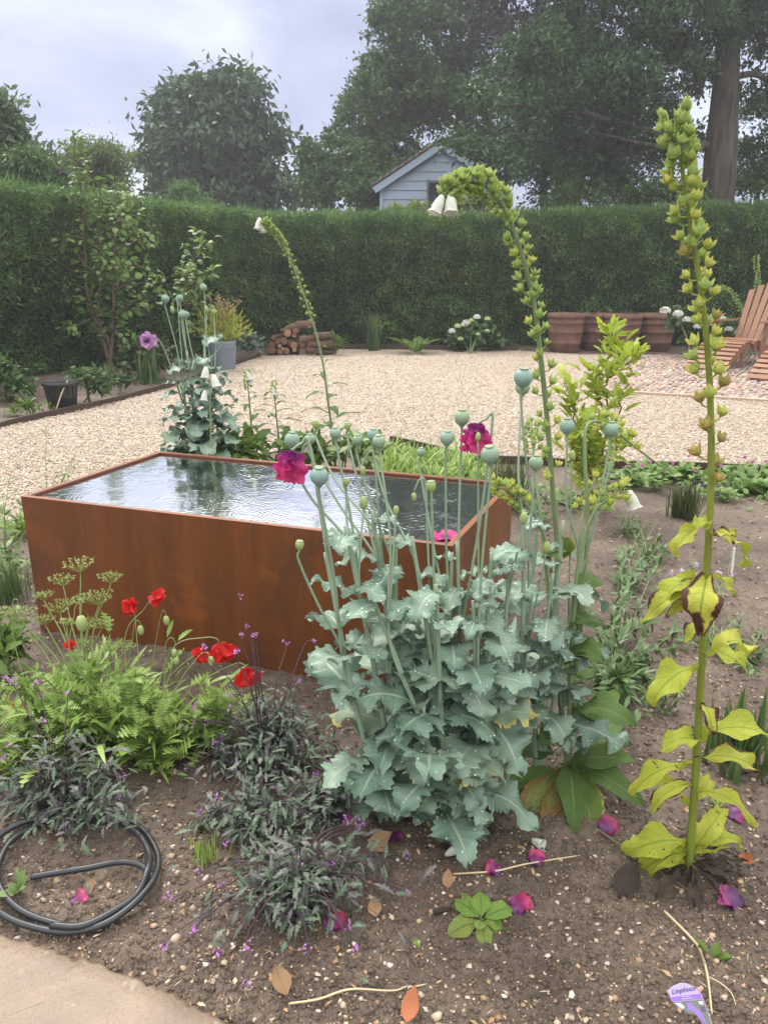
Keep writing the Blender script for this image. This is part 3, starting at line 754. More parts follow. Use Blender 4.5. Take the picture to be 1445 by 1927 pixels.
tree('garden_shrub', 'bright green shrub filling the gap right of the thick trunk', (P(1435, 300, 21)[0], 21.5, 0), .1,
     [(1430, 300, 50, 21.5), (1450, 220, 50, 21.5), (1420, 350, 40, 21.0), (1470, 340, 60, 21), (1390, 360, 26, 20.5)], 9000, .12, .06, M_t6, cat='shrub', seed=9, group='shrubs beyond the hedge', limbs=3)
tree('willow_tree', 'pale yellow green feathery tree behind the left hedge', (P(180, 330, 20)[0], 20, 0), .12,
     [(165, 315, 44, 20), (205, 300, 32, 20), (145, 345, 40, 20), (200, 355, 34, 20), (120, 335, 26, 20), (210, 330, 24, 20)], 11000, .13, .035, M_t5, seed=10, hang=1.1, spread=.25)
tree('ash_tree', 'loose grey green tree cut by the left edge of the picture', (P(-10, 330, 16)[0], 16.5, 0), .14,
     [(10, 250, 32, 16.5), (-10, 215, 30, 16.5), (45, 285, 26, 16.5), (5, 310, 40, 16.5), (70, 305, 18, 16), (-40, 260, 50, 16.5), (90, 330, 24, 15.5)], 4600, .17, .075, m_leaf('ash_leaf', (.075, .125, .060), (.165, .235, .110), rough=.5, trans=.4, nsc=.6), seed=11, spread=.24)
tree('conifer_shrub', 'soft blue green conifer poking above the hedge below the round tree', (P(350, 380, 18)[0], 18.2, 0), .06,
     [(345, 368, 22, 18.2), (365, 392, 26, 18.2), (335, 395, 22, 18.2), (395, 402, 18, 18)], 5200, .10, .022, M_yewtop, cat='shrub', seed=12, spread=.14, group='shrubs beyond the hedge', limbs=2)
tree('garden_shrub', 'sprawling yellow green shrub between the shed wall and the hedge top', (P(890, 390, 18)[0], 18.3, 0), .05,
     [(895, 384, 14, 18), (920, 392, 16, 18), (865, 395, 12, 18), (780, 396, 14, 18.2), (745, 402, 12, 18.2)], 1900, .11, .05, m_leaf('lime_leaf_far', (.17, .24, .05), (.30, .36, .10), trans=.4), cat='shrub', seed=13, spread=.13, group='shrubs beyond the hedge', limbs=2)
# buddleia with purple panicles
bud = thing('buddleia_bush', (P(60, 330, 14.5)[0], 14.6, 0), 'buddleia bush with drooping purple flower spikes above the left hedge', 'shrub', 'shrubs beyond the hedge')
mb = MB(); kites(mb, *foliage_cloud([(P(x, y, 14.6), px2m(r, 14.6)) for x, y, r in ((40, 330, 34), (85, 335, 26), (110, 345, 24), (15, 330, 30), (65, 300, 16))], 3200, .15, .035, 16, .2, seed=14, hang=.5)); part('foliage', mb, M_t2, bud)
sb = MB()
for x, y in ((35, 292), (105, 322), (60, 270), (245, 372)):
    tube(sb, spline([P(60, 420, 14.6), P((x + 60) / 2, y + 40, 14.6), P(x, y, 14.6)], 10), [.02, .008], 5)
part('stem', sb, M_twig_core, bud)
M_bud = m_flat('purple_panicle', (.10, .02, .16), (.22, .06, .30), .7)
for x, y, dx, dy in ((36, 290, -8, 26), (102, 322, 26, 5), (248, 374, 14, 3)):
    fb = MB(); q0, q1 = P(x, y, 14.5), P(x + dx * .8, y + dy * .8, 14.5); m_ = 160
    t_ = rng.uniform(0, 1, m_); pp = q0 + (q1 - q0) * t_[:, None] + rand_dirs(m_) * (.055 * (1.15 - t_))[:, None]
    kites(fb, pp, rand_dirs(m_), rand_dirs(m_), np.full(m_, .05), np.full(m_, .04), rng.uniform(0, 1, m_)); part('flower_panicle', fb, M_bud, bud)

# ------------------------------------------------------------ blue shed
YS = 23.0
shed = thing('garden_shed', (P(829, 400, YS)[0], YS, 0), 'pale blue weatherboarded shed gable with tiled roof behind the hedge', 'shed')
k = NT('blue_paint'); pos = k.obj()
M_blue = k.bsdf(k.mix(k.noise(2.5, 4, .6, pos), (.31, .40, .49), (.37, .455, .545)), .55, .35, k.noise(40, 4, .6, k.scale(pos, (.3, 1, 6))), .15, .004)
pk = P(829, 268, YS); el = P(704, 352, YS); er = P(952, 346, YS); wl = P(715, 370, YS)[0]; wr = P(948, 370, YS)[0]
mb = MB(); z0 = .3; bh_ = px2m(14.6, YS); DEP = 3.6
def gable_x(z):
    if z <= el[2]: return wl, wr
    f = (z - el[2]) / (pk[2] - el[2]); return el[0] + (pk[0] - el[0]) * f + .10 * (1 - f), er[0] + (pk[0] - er[0]) * f - .10 * (1 - f)
z = z0
wx0, wx1 = P(803, 390, YS)[0], P(856, 390, YS)[0]
wz0, wz1 = [z0 + bh_ * round((P(800, y_, YS)[2] - z0) / bh_) for y_ in (393, 336)]
while z < pk[2] - .05:
    z1 = min(z + bh_, pk[2] - .02); a0, a1 = gable_x(z); b0, b1 = gable_x(z1)
    spans = [(a0, a1, b0, b1)]
    if z1 > wz0 + .02 and z < wz1 - .02: spans = [(a0, wx0, b0, wx0), (wx1, a1, wx1, b1)]
    for s0, s1, t0, t1 in spans:
        if t1 - t0 < .02: continue
        mb.add([[s0, YS - .035, z], [s1, YS - .035, z], [t1, YS - .008, z1], [t0, YS - .008, z1]], [[0, 1, 2, 3]], None, None, rng.uniform())
        mb.add([[s0, YS, z], [s1, YS, z], [s1, YS - .035, z], [s0, YS - .035, z]], [[0, 1, 2, 3]], None, None, 0)
    z = z1
for x_, s_ in ((wl, -1), (wr, 1)):
    mb.add([[x_, YS, z0], [x_, YS + DEP, z0], [x_, YS + DEP, el[2]], [x_, YS, el[2]]], [[0, 1, 2, 3]])
part('weatherboard_wall', mb, M_blue, shed, smooth=False)
for x_ in (wl + .04, wr - .04):
    mb = MB(); obox(mb, [x_, YS - .03, (z0 + el[2]) / 2], [.05, 0, 0], [0, .03, 0], [0, 0, (el[2] - z0) / 2])
    part('corner_board', mb, M_blue, shed, smooth=False)
for e_ in (el, er):
    mb = MB(); a = e_ + [0, -.17, -.10]; b = pk + [0, -.17, -.10]
    if e_ is er: b = b + [0, -.003, 0]
    bar(mb, a, b, .05, .17, [0, 1, 0]); part('bargeboard', mb, M_blue, shed, smooth=False)
M_tile = m_flat('clay_tile', (.13, .095, .08), (.24, .195, .165), .8, nsc=6, bump=.5)
for e_, sg in ((el, -1), (er, 1)):
    mb = MB(); d = (e_ - pk); L_ = np.linalg.norm(d); dn = d / L_; n_ = 9; upv = np.cross(dn, [0, -1, 0]); upv = upv * np.sign(upv[2])
    for q in range(n_):
        s0 = pk + dn * (L_ * q / n_ - .02) + [0, -.24, .03]; s1 = pk + dn * (L_ * (q + 1) / n_ + .06) + [0, -.24, .03]
        if sg > 0: s0 = s0 + [0, 0, .004]; s1 = s1 + [0, 0, .004]
        lift = upv * .045
        prism(mb, s0, s1 + lift, s1 + lift + [0, DEP + .3, 0], s0 + [0, DEP + .3, 0], upv * .035, rng.uniform())
    part('roof', mb, M_tile, shed, smooth=False)
mb = MB(); fr = .05
for a, b, c_, d_ in ((wx0 - .01, wx0 + fr, wz0 - .03, wz1 + .03), (wx1 - fr, wx1 + .01, wz0 - .03, wz1 + .03)): obox(mb, [(a + b) / 2, YS - .03, (c_ + d_) / 2], [(b - a) / 2, 0, 0], [0, .035, 0], [0, 0, (d_ - c_) / 2])
for zz in (wz0, wz1 - .02): obox(mb, [(wx0 + wx1) / 2, YS - .03, zz], [(wx1 - wx0) / 2 - fr, 0, 0], [0, .033, 0], [0, 0, .03])
obox(mb, [(wx0 + wx1) / 2, YS - .02, (wz0 + wz1) / 2], [.018, 0, 0], [0, .02, 0], [0, 0, (wz1 - wz0) / 2 - .05])
wf = part('window', mb, m_flat('grey_frame', (.10, .115, .14), (.14, .16, .19), .6), shed, smooth=False)
mb = MB(); mb.add([[wx0, YS - .004, wz0], [wx1, YS - .004, wz0], [wx1, YS - .004, wz1], [wx0, YS - .004, wz1]], [[0, 1, 2, 3]])
k = NT('window_glass'); part('pane', mb, k.bsdf((.03, .035, .045), .08, .5), wf, smooth=False, root=shed)

# ------------------------------------------------------------ damp air
hz = MB(); prism(hz, [-46, -14, -2], [46, -14, -2], [46, 44, -2], [-46, 44, -2], [0, 0, 22])
k = NT('damp_air'); pv = k.n('ShaderNodeVolumePrincipled'); pv.inputs['Color'].default_value = (.90, .93, .98, 1); pv.inputs['Density'].default_value = .0025; pv.inputs['Anisotropy'].default_value = .3
k.l(pv.outputs[0], k.out.inputs[1])
struct('haze', hz, k.m, smooth=False, kind='stuff')

# ------------------------------------------------------------ pots, logs and chairs at the back
k = NT('terracotta'); pos = k.obj(); n1 = k.noise(5, 5, .6, pos); n2 = k.noise(14, 4, .6, k.scale(pos, (1, 1, .35)))
c = k.mix(k.rng_(n1, .35, .68), (.115, .060, .042), (.185, .102, .072)); c = k.mix(k.math('MULTIPLY', k.rng_(n2, .58, .74), .5), c, (.26, .18, .14))
M_terra = k.bsdf(c, .75, .3, n1, .2, .004)
M_dark = m_flat('dark_compost', (.02, .015, .011), (.045, .033, .024), .9)
POTS = [(1061, 664, 34, 68, 'ribbed terracotta pot at the left end of the row, beside the arching foxglove'), (1117, 660, 30, 64, 'narrowest terracotta pot in the row, squeezed between two wider ones'),
        (1166, 664, 35, 66, 'terracotta pot standing forward behind the lime leaved shrub, third in the row'), (1229, 662, 35, 65, 'terracotta pot at the right end of the row beside the white hydrangea')]
for px, py, hw, hh, lab in POTS:
    b = G(px, py); b[1] += .2; r = px2m(hw, b[1]); h = px2m(hh, b[1]); b = np.array([P(px, py, b[1])[0], b[1], 0.0])
    rt = thing('terracotta_pot', b, lab, 'plant pot', 'terracotta pots by the hedge')
    mb = MB(); pr = [(r * .70, 0), (r * .74, .02), (r * .80, h * .22), (r * .83, h * .24), (r * .83, h * .27), (r * .81, h * .285), (r * .88, h * .50), (r * .91, h * .515), (r * .91, h * .545), (r * .885, h * .56),
                     (r * .93, h * .74), (r * .955, h * .755), (r * .955, h * .78), (r * .93, h * .79), (r * .93, h * .885)]
    lathe(mb, pr, b, 36); part('pot_wall', mb, M_terra, rt)
    mb = MB(); lathe(mb, [(r * .93, h * .882), (r * .99, h * .89), (r, h * .93), (r * .985, h * .985), (r * .95, h), (r * .88, h * .99), (r * .86, h * .86)], b, 36); part('rim', mb, M_terra, rt)
    mb = MB(); lathe(mb, [(r * .87, h * .87), (0.01, h * .90)], b, 24); part('soil', mb, M_dark, rt)

# dark sleeper wall behind the pots
sl = np.array([P(1035, 640, 16.0)[0], 15.98, 0.0]); s1 = np.array([P(1262, 640, 15.9)[0], 15.98, 0])
mb = MB(); 
for q in range(3): prism(mb, sl + [0, -.08, q * .235], s1 + [rng.uniform(-.02, .02), -.08, q * .235], s1 + [0, .08, q * .235], sl + [0, .08, q * .235], [0, 0, .23], rng.uniform())
single('timber_sleeper_wall', mb, M_edge, sl, 'low dark sleeper wall behind the row of terracotta pots', 'low wall', smooth=False)

# logs
def m_log():
    k = NT('log_bark'); pos = k.obj()
    return k.bsdf(k.mix(k.noise(9, 5, .7, pos), k.mix(k.rnd(), (.030, .022, .017), (.12, .065, .042)), (.15, .09, .062)), .85, .3, k.noise(30, 5, .7, pos), .9, .012)
M_log = m_log()
k = NT('log_end'); s = k.n('ShaderNodeSeparateXYZ'); k.l(k.uv(), s.inputs[0])
M_logend = k.bsdf(k.mix(k.math('ABSOLUTE', k.math('SINE', k.math('MULTIPLY', s.outputs[0], 26))), k.mix(k.rnd(), (.20, .095, .055), (.42, .25, .15)), k.mix(k.rnd(), (.15, .07, .045), (.34, .19, .11))), .8, .3)
def log(x, z, r, L, ang, Y, label, dark, tilt=0.0):
    c = P(x, z, Y); a = np.array([math.sin(ang), math.cos(ang) * math.cos(tilt), math.sin(tilt)]); a = nrm(a)
    rt = thing('log', c - [0, 0, px2m(r, Y)], label, 'log', 'logs in the woodpile'); rr = px2m(r, Y); L = L
    mb = MB(); pts = np.array([c + a * L * t for t in np.linspace(0, 1, 8)]) + rng.normal(0, rr * .05, (8, 3))
    tube(mb, pts, rr * (1 + .06 * rng.normal(size=8)), 11, rng.uniform(0, .35) if dark else rng.uniform(.5, 1), closed_end=False); part('bark', mb, M_log, rt)
    mb = MB(); rn = rng.uniform(0, .3) if dark else rng.uniform(.5, 1)
    lathe(mb, [(rr * 1.0, 0), (rr * .8, .004), (rr * .4, .005), (.002, .006)], pts[0], 12, axis=-a, rnd=rn); part('cut_end', mb, M_logend, rt)
pale = 'small round log with a pale sawn end in the woodpile by the hedge'
darkl = 'dark weathered log in the woodpile by the hedge'
for x, z, r, ang, dk in ((526, 652, 3.6, .1, 0), (532, 657, 3.4, .1, 0), (527, 662, 5.2, .0, 0), (539, 661, 6, .1, 0), (554, 659, 4.2, .1, 0), (569, 662, 6.5, 0, 0), (553, 650, 6.5, .1, 0), (569, 650, 4.4, 0, 0), (553.5, 632, 4.0, .05, 0),
                         (541, 627, 6.6, .1, 0), (511, 650, 6.6, .4, 1), (504, 661, 5.5, .5, 1), (513, 661, 6, .3, 1), (534, 642, 7, .2, 1), (522, 642, 5.5, .3, 1), (514, 635, 4.5, .4, 1), (562, 652, 6, .1, 1), (545, 645, 6, .2, 1), (556, 623, 5, .1, 1)):
    log(x, z, r, rng.uniform(.45, .75), ang, 14.6 + rng.uniform(0, .1), darkl if dk else pale, dk)
for x, z, r, ang, lab in ((566, 639, 7.5, 1.15, 'thick charred log lying crosswise in the right half of the woodpile'), (581, 648, 5.5, 1.2, 'grey brown log below the charred one, lying crosswise in the woodpile'), (580, 659, 5.6, 1.2, 'reddish brown log with a pointed end low on the right of the woodpile'),
                     (600, 649, 7.5, 1.35, 'long brown log at the right end of the woodpile'), (594, 663, 4.5, 1.3, 'thin log along the ground at the right front of the woodpile'), (590, 632, 6.5, 1.3, 'dark log with mossy end, upper right of the woodpile')):
    log(x, z, r, .42 if x < 590 else .33, ang, 14.45, lab, 'red' not in lab)
# split log on top
c0, c1 = P(529, 622, 14.7), P(592, 612, 14.9); mb = MB()
tube(mb, spline([c0, c0 * .5 + c1 * .5 + [0, 0, .03], c1], 14) + rng.normal(0, .012, (14, 3)), [.035, .085, .09, .08], 9, .8)
single('split_log', mb, M_log, c0, 'long split reddish log laid across the top of the woodpile', 'log', 'logs in the woodpile')

# zinc planter with golden plant
b = G(420, 695); b = np.array([P(420, 690, b[1])[0], b[1], 0]); r = px2m(26, b[1]); h = px2m(52, b[1])
zp = thing('zinc_planter', b, 'round blue grey planter behind the left opium poppy', 'planter')
M_zinc = m_flat('zinc', (.15, .18, .225), (.23, .265, .31), .5, .4, nsc=4)
mb = MB(); lathe(mb, [(r * .84, 0), (r * .86, .01), (r * .98, h * .78), (r * 1.0, h * .8), (r * .97, h * .83), (r * 1.0, h * .86), (r * 1.02, h), (r * .97, h), (r * .95, h * .9)], b, 32); part('planter_wall', mb, M_zinc, zp)
mb = MB(); lathe(mb, [(r * .96, h * .9), (.01, h * .93)], b, 20); part('soil', mb, M_dark, zp)
M_gold = m_leaf('golden_blade', (.24, .30, .05), (.44, .44, .08), rough=.5, trans=.4, tip=(.44, .40, .12))
M_goldst = m_flat('tan_stem', (.26, .17, .07), (.40, .28, .12), .7)
gp = thing('golden_perennial', b + [0, 0, h * .9], 'feathery golden green perennial growing in the blue grey planter', 'plant')
mb = MB(); K = 900; th = rng.uniform(0, 6.28, K); el_ = rng.uniform(.3, 1.4, K); hh = rng.uniform(0, .42, K)
d = np.stack([np.cos(th) * np.cos(el_), np.sin(th) * np.cos(el_), np.sin(el_)], 1)
p_ = b + [0, 0, h * .9] + d * hh[:, None] * 1.2 + rng.normal(0, .05, (K, 3)) * [1, 1, 0]
leaves(mb, L_lance, p_, d + rand_dirs(K) * .5, rand_dirs(K), rng.uniform(.07, .16, K), .011, .5); part('foliage', mb, M_gold, gp)
mb = MB()
for q in range(17):
    th = rng.uniform(0, 6.28); s_ = rng.uniform(.15, .5); top = b + [math.cos(th) * s_, math.sin(th) * s_ * .7, h * .9 + rng.uniform(.5, .78)]
    tube(mb, spline([b + [0, 0, h * .9], (b + top) / 2 + [0, 0, .3], top], 8), [.005, .002], 4)
    m_ = 16; t_ = rng.uniform(.55, 1, m_)[:, None]; pp = (b + [0, 0, h * .9]) * (1 - t_) + top * t_ + [0, 0, .07] + rand_dirs(m_) * .02
    kites(mb, pp, rand_dirs(m_), rand_dirs(m_), np.full(m_, .05), np.full(m_, .025), rng.uniform(0, 1, m_))
part('flower_spray', mb, M_goldst, gp)

# black plastic pot with a straw
b = G(120, 772); r = px2m(32, b[1]); h = px2m(54, b[1])
bp = thing('plastic_pot', b, 'empty black plastic nursery pot on the left soil bed', 'plant pot')
M_plas = m_flat('black_plastic', (.012, .013, .014), (.022, .023, .025), .4, .5)
mb = MB(); lathe(mb, [(r * .72, 0), (r * .92, h * .86), (r * .93, h * .86)], b, 32, mod=lambda t, hh: 1 + .018 * math.cos(16 * t)); part('pot_wall', mb, M_plas, bp)
mb = MB(); lathe(mb, [(r * .93, h * .85), (r, h * .86), (r * 1.01, h), (r * .97, h * 1.0), (r * .93, h * .88), (r * .85, h * .5), (r * .7, .02), (.01, .02)], b, 32); part('rim', mb, M_plas, bp)
M_straw = m_flat('straw', (.42, .33, .18), (.62, .52, .33), .6)
mb = MB(); b2 = G(106, 778); tube(mb, spline([b2 + [0, -.02, .01], P(116, 742, b2[1] + .02), P(128, 716, b2[1] + .1)], 12), [.009, .008, .006], 6)
single('straw_stalk', mb, M_straw, b2, 'pale straw stalk leaning against the black plastic pot', 'stalk')

# adirondack chairs
k = NT('oiled_hardwood'); pos = k.obj()
c = k.mix(k.math('ADD', k.math('MULTIPLY', k.rnd(), .5), k.math('MULTIPLY', k.noise(5, 4, .6, k.scale(pos, (3, 3, 1))), .5)), (.20, .092, .052), (.34, .175, .100))
M_wood = k.bsdf(c, .42, .4, k.noise(30, 4, .6, pos), .06, .003)
def chair(base, ang, label):
    rt = thing('adirondack_chair', base, label, 'garden chair', 'wooden chairs on the cobbles')
    f = np.array([math.sin(ang), math.cos(ang), 0]) * -1; SCL = 1.2; s = np.array([f[1], -f[0], 0]) * -1; up = np.array([0, 0, 1.])
    def Q(a, b_, z): return base + (f * a + s * b_ + up * z) * SCL
    def mk(name, items, par=rt):
        mb = MB()
        for p0, p1, wd, th_, sd in items: bar(mb, Q(*p0), Q(*p1), wd * SCL, th_ * SCL, f * sd[0] + s * sd[1] + up * sd[2], rng.uniform())
        return part(name, mb, M_wood, par, smooth=False)
    W2 = .30
    # seat with curved rails, slats across
    for sg in (-1, 1):
        prev = None; items = []
        for a, z in ((.42, .335), (.30, .365), (.1, .32), (-.1, .27), (-.3, .22), (-.42, .17)):
            if prev: items.append(((prev[0], sg * W2 * .9, prev[1] - .05), (a, sg * W2 * .9, z - .05), .10, .028, (0, 0, 1)))
            prev = (a, z)
        mk('seat_rail', items)
        mk('front_leg', [((.30, sg * (W2 + .03), 0), (.22, sg * (W2 + .03), .60), .09, .026, (1, 0, 0))])
        mk('rear_leg', [((-.36, sg * (W2 - .01), 0), (-.12, sg * (W2 - .01), .30), .09, .026, (1, 0, 0))])
        mk('armrest', [((.36, sg * (W2 + .055), .615), (-.10, sg * (W2 + .06), .60), .125, .024, (0, 1, 0)), ((-.10, sg * (W2 + .05), .60), (-.44, sg * (W2 + .03), .59), .085, .024, (0, 1, 0))])
        mk('arm_bracket', [((.27, sg * (W2 + .055), .40), (.27, sg * (W2 + .055), .60), .07, .024, (1, 0, 0))])
    st_ = mk('seat', [((a, -W2 * .93, z), (a, W2 * .93, z), .055, .02, (1, 0, -.25)) for a, z in ((.42, .345), (.355, .365), (.29, .375), (.22, .362), (.15, .342), (.08, .322), (.01, .304), (-.06, .287), (-.13, .268))])
    tops = (1.0, 1.06, 1.09, 1.09, 1.06, 1.0)
    for q, tz in enumerate(tops):
        u_ = q - 2.5
        mk('back_slat', [((-.16, u_ * .082, .24), (-.16 - .50 * (tz - .24) / .8, u_ * .108, tz), .078, .020, (0, 1, 0))])
    mk('back_rail', [((-.40, -W2 - .02, .585), (-.40, W2 + .02, .585), .07, .026, (0, 0, 1)), ((-.60, -W2 * .8, .88), (-.60, W2 * .8, .88), .06, .024, (0, 0, 1))])
    # pull-out leg rest: arched rails and slats
    arc = [(.44, .345), (.54, .355), (.66, .335), (.80, .285), (.93, .215), (1.05, .14), (1.16, .05), (1.20, .005)]
    for sg in (-1, 1):
        it = []
        for (a0, z0_), (a1, z1_) in zip(arc[:-1], arc[1:]): it.append(((a0, sg * .24, z0_ - .03), (a1, sg * .24, z1_ - .03 if z1_ > .03 else 0), .085, .026, (0, 0, 1)))
        mk('leg_rest_rail', it)
        mk('leg_rest_leg', [((.58, sg * .215, 0), (.58, sg * .215, .30), .07, .026, (1, 0, 0))])
    it = []
    for q in range(10):
        t_ = .03 + q / 9 * .84; a = np.interp(t_, np.linspace(0, 1, 8), [x[0] for x in arc]); z = np.interp(t_, np.linspace(0, 1, 8), [x[1] for x in arc])
        dz = np.interp(min(1, t_ + .02), np.linspace(0, 1, 8), [x[1] for x in arc]) - z; da = np.interp(min(1, t_ + .02), np.linspace(0, 1, 8), [x[0] for x in arc]) - a
        it.append(((a, -.27, z + .028), (a, .27, z + .028), .056, .02, (da, 0, dz)))
    mk('leg_rest', it)
fb = G(1322, 702); cdir = R(47)
cb = fb + np.array([math.sin(cdir), math.cos(cdir), 0]) * 1.2 * 1.2
chair(cb, cdir, 'wooden reclining chair with leg rest whose front feet show, by the white hydrangea')
fb2 = G(1446, 724); cb2 = fb2 + np.array([math.sin(cdir), math.cos(cdir), 0]) * 1.2 * 1.2
chair(cb2, cdir, 'second wooden chair, cut by the right edge, only its slatted leg rest showing')

# ------------------------------------------------------------ small plants along the hedge
M_green = m_leaf('garden_leaf', (.045, .095, .025), (.105, .18, .05), vein=(.14, .21, .08), rough=.45, trans=.3)
M_fresh = m_leaf('fresh_leaf', (.09, .17, .03), (.19, .28, .06), rough=.45, trans=.4)
M_olive = m_leaf('olive_leaf', (.055, .085, .028), (.13, .165, .055), rough=.45, trans=.3)
M_stemg = m_flat('green_stem', (.11, .17, .06), (.17, .23, .09), .55, trans=.1)
M_woody = m_flat('woody_stem', (.07, .045, .03), (.15, .10, .07), .8, nsc=8, bump=.5)
M_strapg = m_leaf('strap_leaf', (.055, .11, .035), (.12, .19, .06), rough=.4, trans=.3, tip=(.30, .30, .10))
def bush(name, label, cat, base, blobs_px, n, L, W, mat, stems=6, lf=None, seed=0, per=14, spread=.09, group=None, bend=.6, hang=.1, stem_mat=None):
    base = np.array(base, float); blobs = [(P(x, y, Y), px2m(r, Y)) for x, y, r, Y in blobs_px]
    rt = thing(name, base, label, cat, group)
    p, a, nn_, L_, W_, rn = foliage_cloud(blobs, n, L, W, per, spread, up=.8, seed=seed, hang=hang, zmin=base[2] + .01)
    mb = MB(); leaves(mb, lf or L_oval, p, a, nn_, L_, W_ * .5, bend, .12, 0, 2, rn); part('foliage', mb, mat, rt)
    mb = MB()
    for q in range(stems):
        c = blobs[q % len(blobs)]; e = c[0] + rand_dirs(1)[0] * c[1] * .6
        tube(mb, spline([base + rng.normal(0, .03, 3) * [1, 1, 0] - [0, 0, .02], base * .6 + e * .4 + [0, 0, .06], e], 10), [.012, .007, .003], 5)
    part('stem', mb, stem_mat or M_stemg, rt)
    return rt
M_white = m_leaf('white_floret', (.62, .64, .58), (.80, .82, .78), rough=.6, trans=.3)
M_cream = m_leaf('cream_floret', (.48, .58, .25), (.66, .72, .42), rough=.6, trans=.3)
def mophead(rt, c, r, mat):
    mb = MB(); m_ = 70; d = rand_dirs(m_); d[:, 2] = np.abs(d[:, 2]) * .9 - .25; d = nrm(d); p = c + d * r * [1, 1, .72]
    for q in range(4):
        a = np.cross(d, rand_dirs(m_)); leaves(mb, L_oval, p, a, d, r * .36, r * .16, -.3, .0)
    part('flower_head', mb, mat, rt)
hb = G(885, 668); hb[1] += .1
hy = bush('hydrangea', 'low hydrangea with cream and lime flower heads behind the gravel edging', 'shrub', hb, [(880, 640, 24, 15.3), (905, 635, 22, 15.3), (862, 648, 16, 15.2), (925, 645, 20, 15.4), (900, 615, 16, 15.4), (880, 622, 16, 15.3)], 900, .15, .09, M_green, seed=21)
for x, y, r, m_ in ((897, 597, 5.5, 0), (877, 607, 6, 0), (874, 611, 5.5, 0), (880, 607, 5, 1), (850, 623, 5.5, 0), (861, 614, 5, 1), (917, 600, 4.5, 1), (866, 638, 4.6, 1), (899, 629, 3.6, 1), (916, 623, 3.8, 1), (887, 603, 4, 1)):
    mophead(hy, P(x, y, 15.0), px2m(r, 15.0) * 1.15, M_white if m_ == 0 else M_cream)
hb = G(1300, 690); hb[1] = 13.9
hy = bush('hydrangea', 'tall leggy hydrangea with pure white flower heads behind the wooden chair', 'shrub', [P(1305, 660, 13.9)[0], 13.9, 0], [(1285, 610, 24, 13.9), (1310, 600, 20, 13.9), (1330, 625, 30, 14), (1360, 640, 28, 14), (1270, 600, 14, 13.8), (1385, 640, 22, 14.1), (1310, 645, 26, 13.9)], 900, .15, .09, M_green, seed=22, stem_mat=M_straw)
for x, y, r in ((1251, 585, 9), (1275, 591, 8.5), (1291, 602, 7.5), (1311, 615, 6.8), (1306, 581, 8), (1322, 594, 6), (1336, 610, 7), (1342, 596, 7), (1358, 600, 6.5), (1370, 620, 7), (1388, 626, 6.2), (1318, 578, 5)):
    mophead(hy, P(x, y, 13.6), px2m(r, 13.6), M_white)
# fern
fbz = G(782, 668); fbz[1] += .1
fe = thing('fern', fbz, 'bright green fern with spreading fronds at the foot of the hedge', 'fern'); mb = MB()
for th, L_ in ((-.2, .45), (.35, .40), (2.9, .42), (3.4, .5), (1.4, .45), (2.1, .4), (-.9, .35), (4.0, .4), (5.0, .35), (1.0, .4)):
    d = np.array([math.cos(th), math.sin(th) * .8, .9]); pts = spline([fbz, fbz + d * L_ * .6, fbz + d * L_ * [1.15, 1.15, .75]], 22)
    T_ = nrm(np.gradient(pts, axis=0)); sd = nrm(np.cross(T_, [0, 0, 1.]))
    for sg in (-1, 1):
        leaves(mb, L_lance, pts[3:], sd[3:] * sg + T_[3:] * .35, np.cross(T_[3:], sd[3:]) * -1, .11 * np.sin(np.linspace(.9, 3.0, 19)), .016, .3)
part('frond', mb, M_fresh, fe)
def strap_clump(name, label, cat, base, n, L, W, mat, lean=.5, group=None, bend=.9, mbonly=None, spread=.04):
    base = np.array(base, float); mb = MB(); th = rng.uniform(0, 6.28, n); le = rng.uniform(.05, lean, n)
    a = np.stack([np.cos(th) * le, np.sin(th) * le, np.ones(n)], 1); nn_ = np.stack([-np.cos(th), -np.sin(th), np.full(n, .3)], 1) * -1
    p = base + np.stack([rng.normal(0, spread, n), rng.normal(0, spread, n), np.full(n, -.01)], 1)
    leaves(mb, L_strap, p, a, -nn_ * -1, L * rng.uniform(.55, 1.1, n), W * rng.uniform(.7, 1.2, n), rng.uniform(.1, bend, n), .25)
    return single(name, mb, mat, base, label, cat, group)
strap_clump('strappy_plant', 'tuft of long arching leaves against the hedge near the log pile', 'plant', P(703, 656, 15.3) * [1, 1, 0], 90, .75, .014, M_strapg, .7, bend=1.5)
strap_clump('iris_plant', 'upright sword leaved plant under the multi stemmed shrub on the left', 'plant', P(282, 700, 10.9) * [1, 1, 0], 26, .62, .018, M_strapg, .6, bend=.9, spread=.09)
bush('fern_tuft', 'small bright fern tip at the right end of the log pile', 'fern', P(628, 660, 14.6) * [1, 1, 0], [(628, 643, 9, 14.5), (638, 648, 7, 14.5)], 160, .12, .025, M_fresh, 2, L_lance, 24, 10, .05)
bush('spirea_bush', 'leafy mid green bush on the far left below the hedge', 'shrub', P(10, 745, 9.4) * [1, 1, 0], [(15, 715, 30, 9.4), (-20, 705, 34, 9.4), (40, 735, 18, 9.3), (5, 690, 16, 9.4)], 900, .11, .045, M_green, 6, None, 25, 14, .08)
bush('border_plant', 'small leafy green plant directly behind the black plastic pot', 'plant', P(165, 735, 9.3) * [1, 1, 0], [(170, 715, 20, 9.2), (150, 705, 14, 9.3), (190, 725, 14, 9.2)], 420, .10, .05, M_green, 4, L_lobed, 26, 12, .07)
bush('border_plant', 'tiny low green plant on bare soil in front of the multi stemmed shrub', 'plant', P(228, 722, 10.0) * [1, 1, 0], [(225, 716, 9, 10), (238, 718, 8, 10)], 90, .09, .05, M_green, 2, L_lobed, 27, 10, .05)
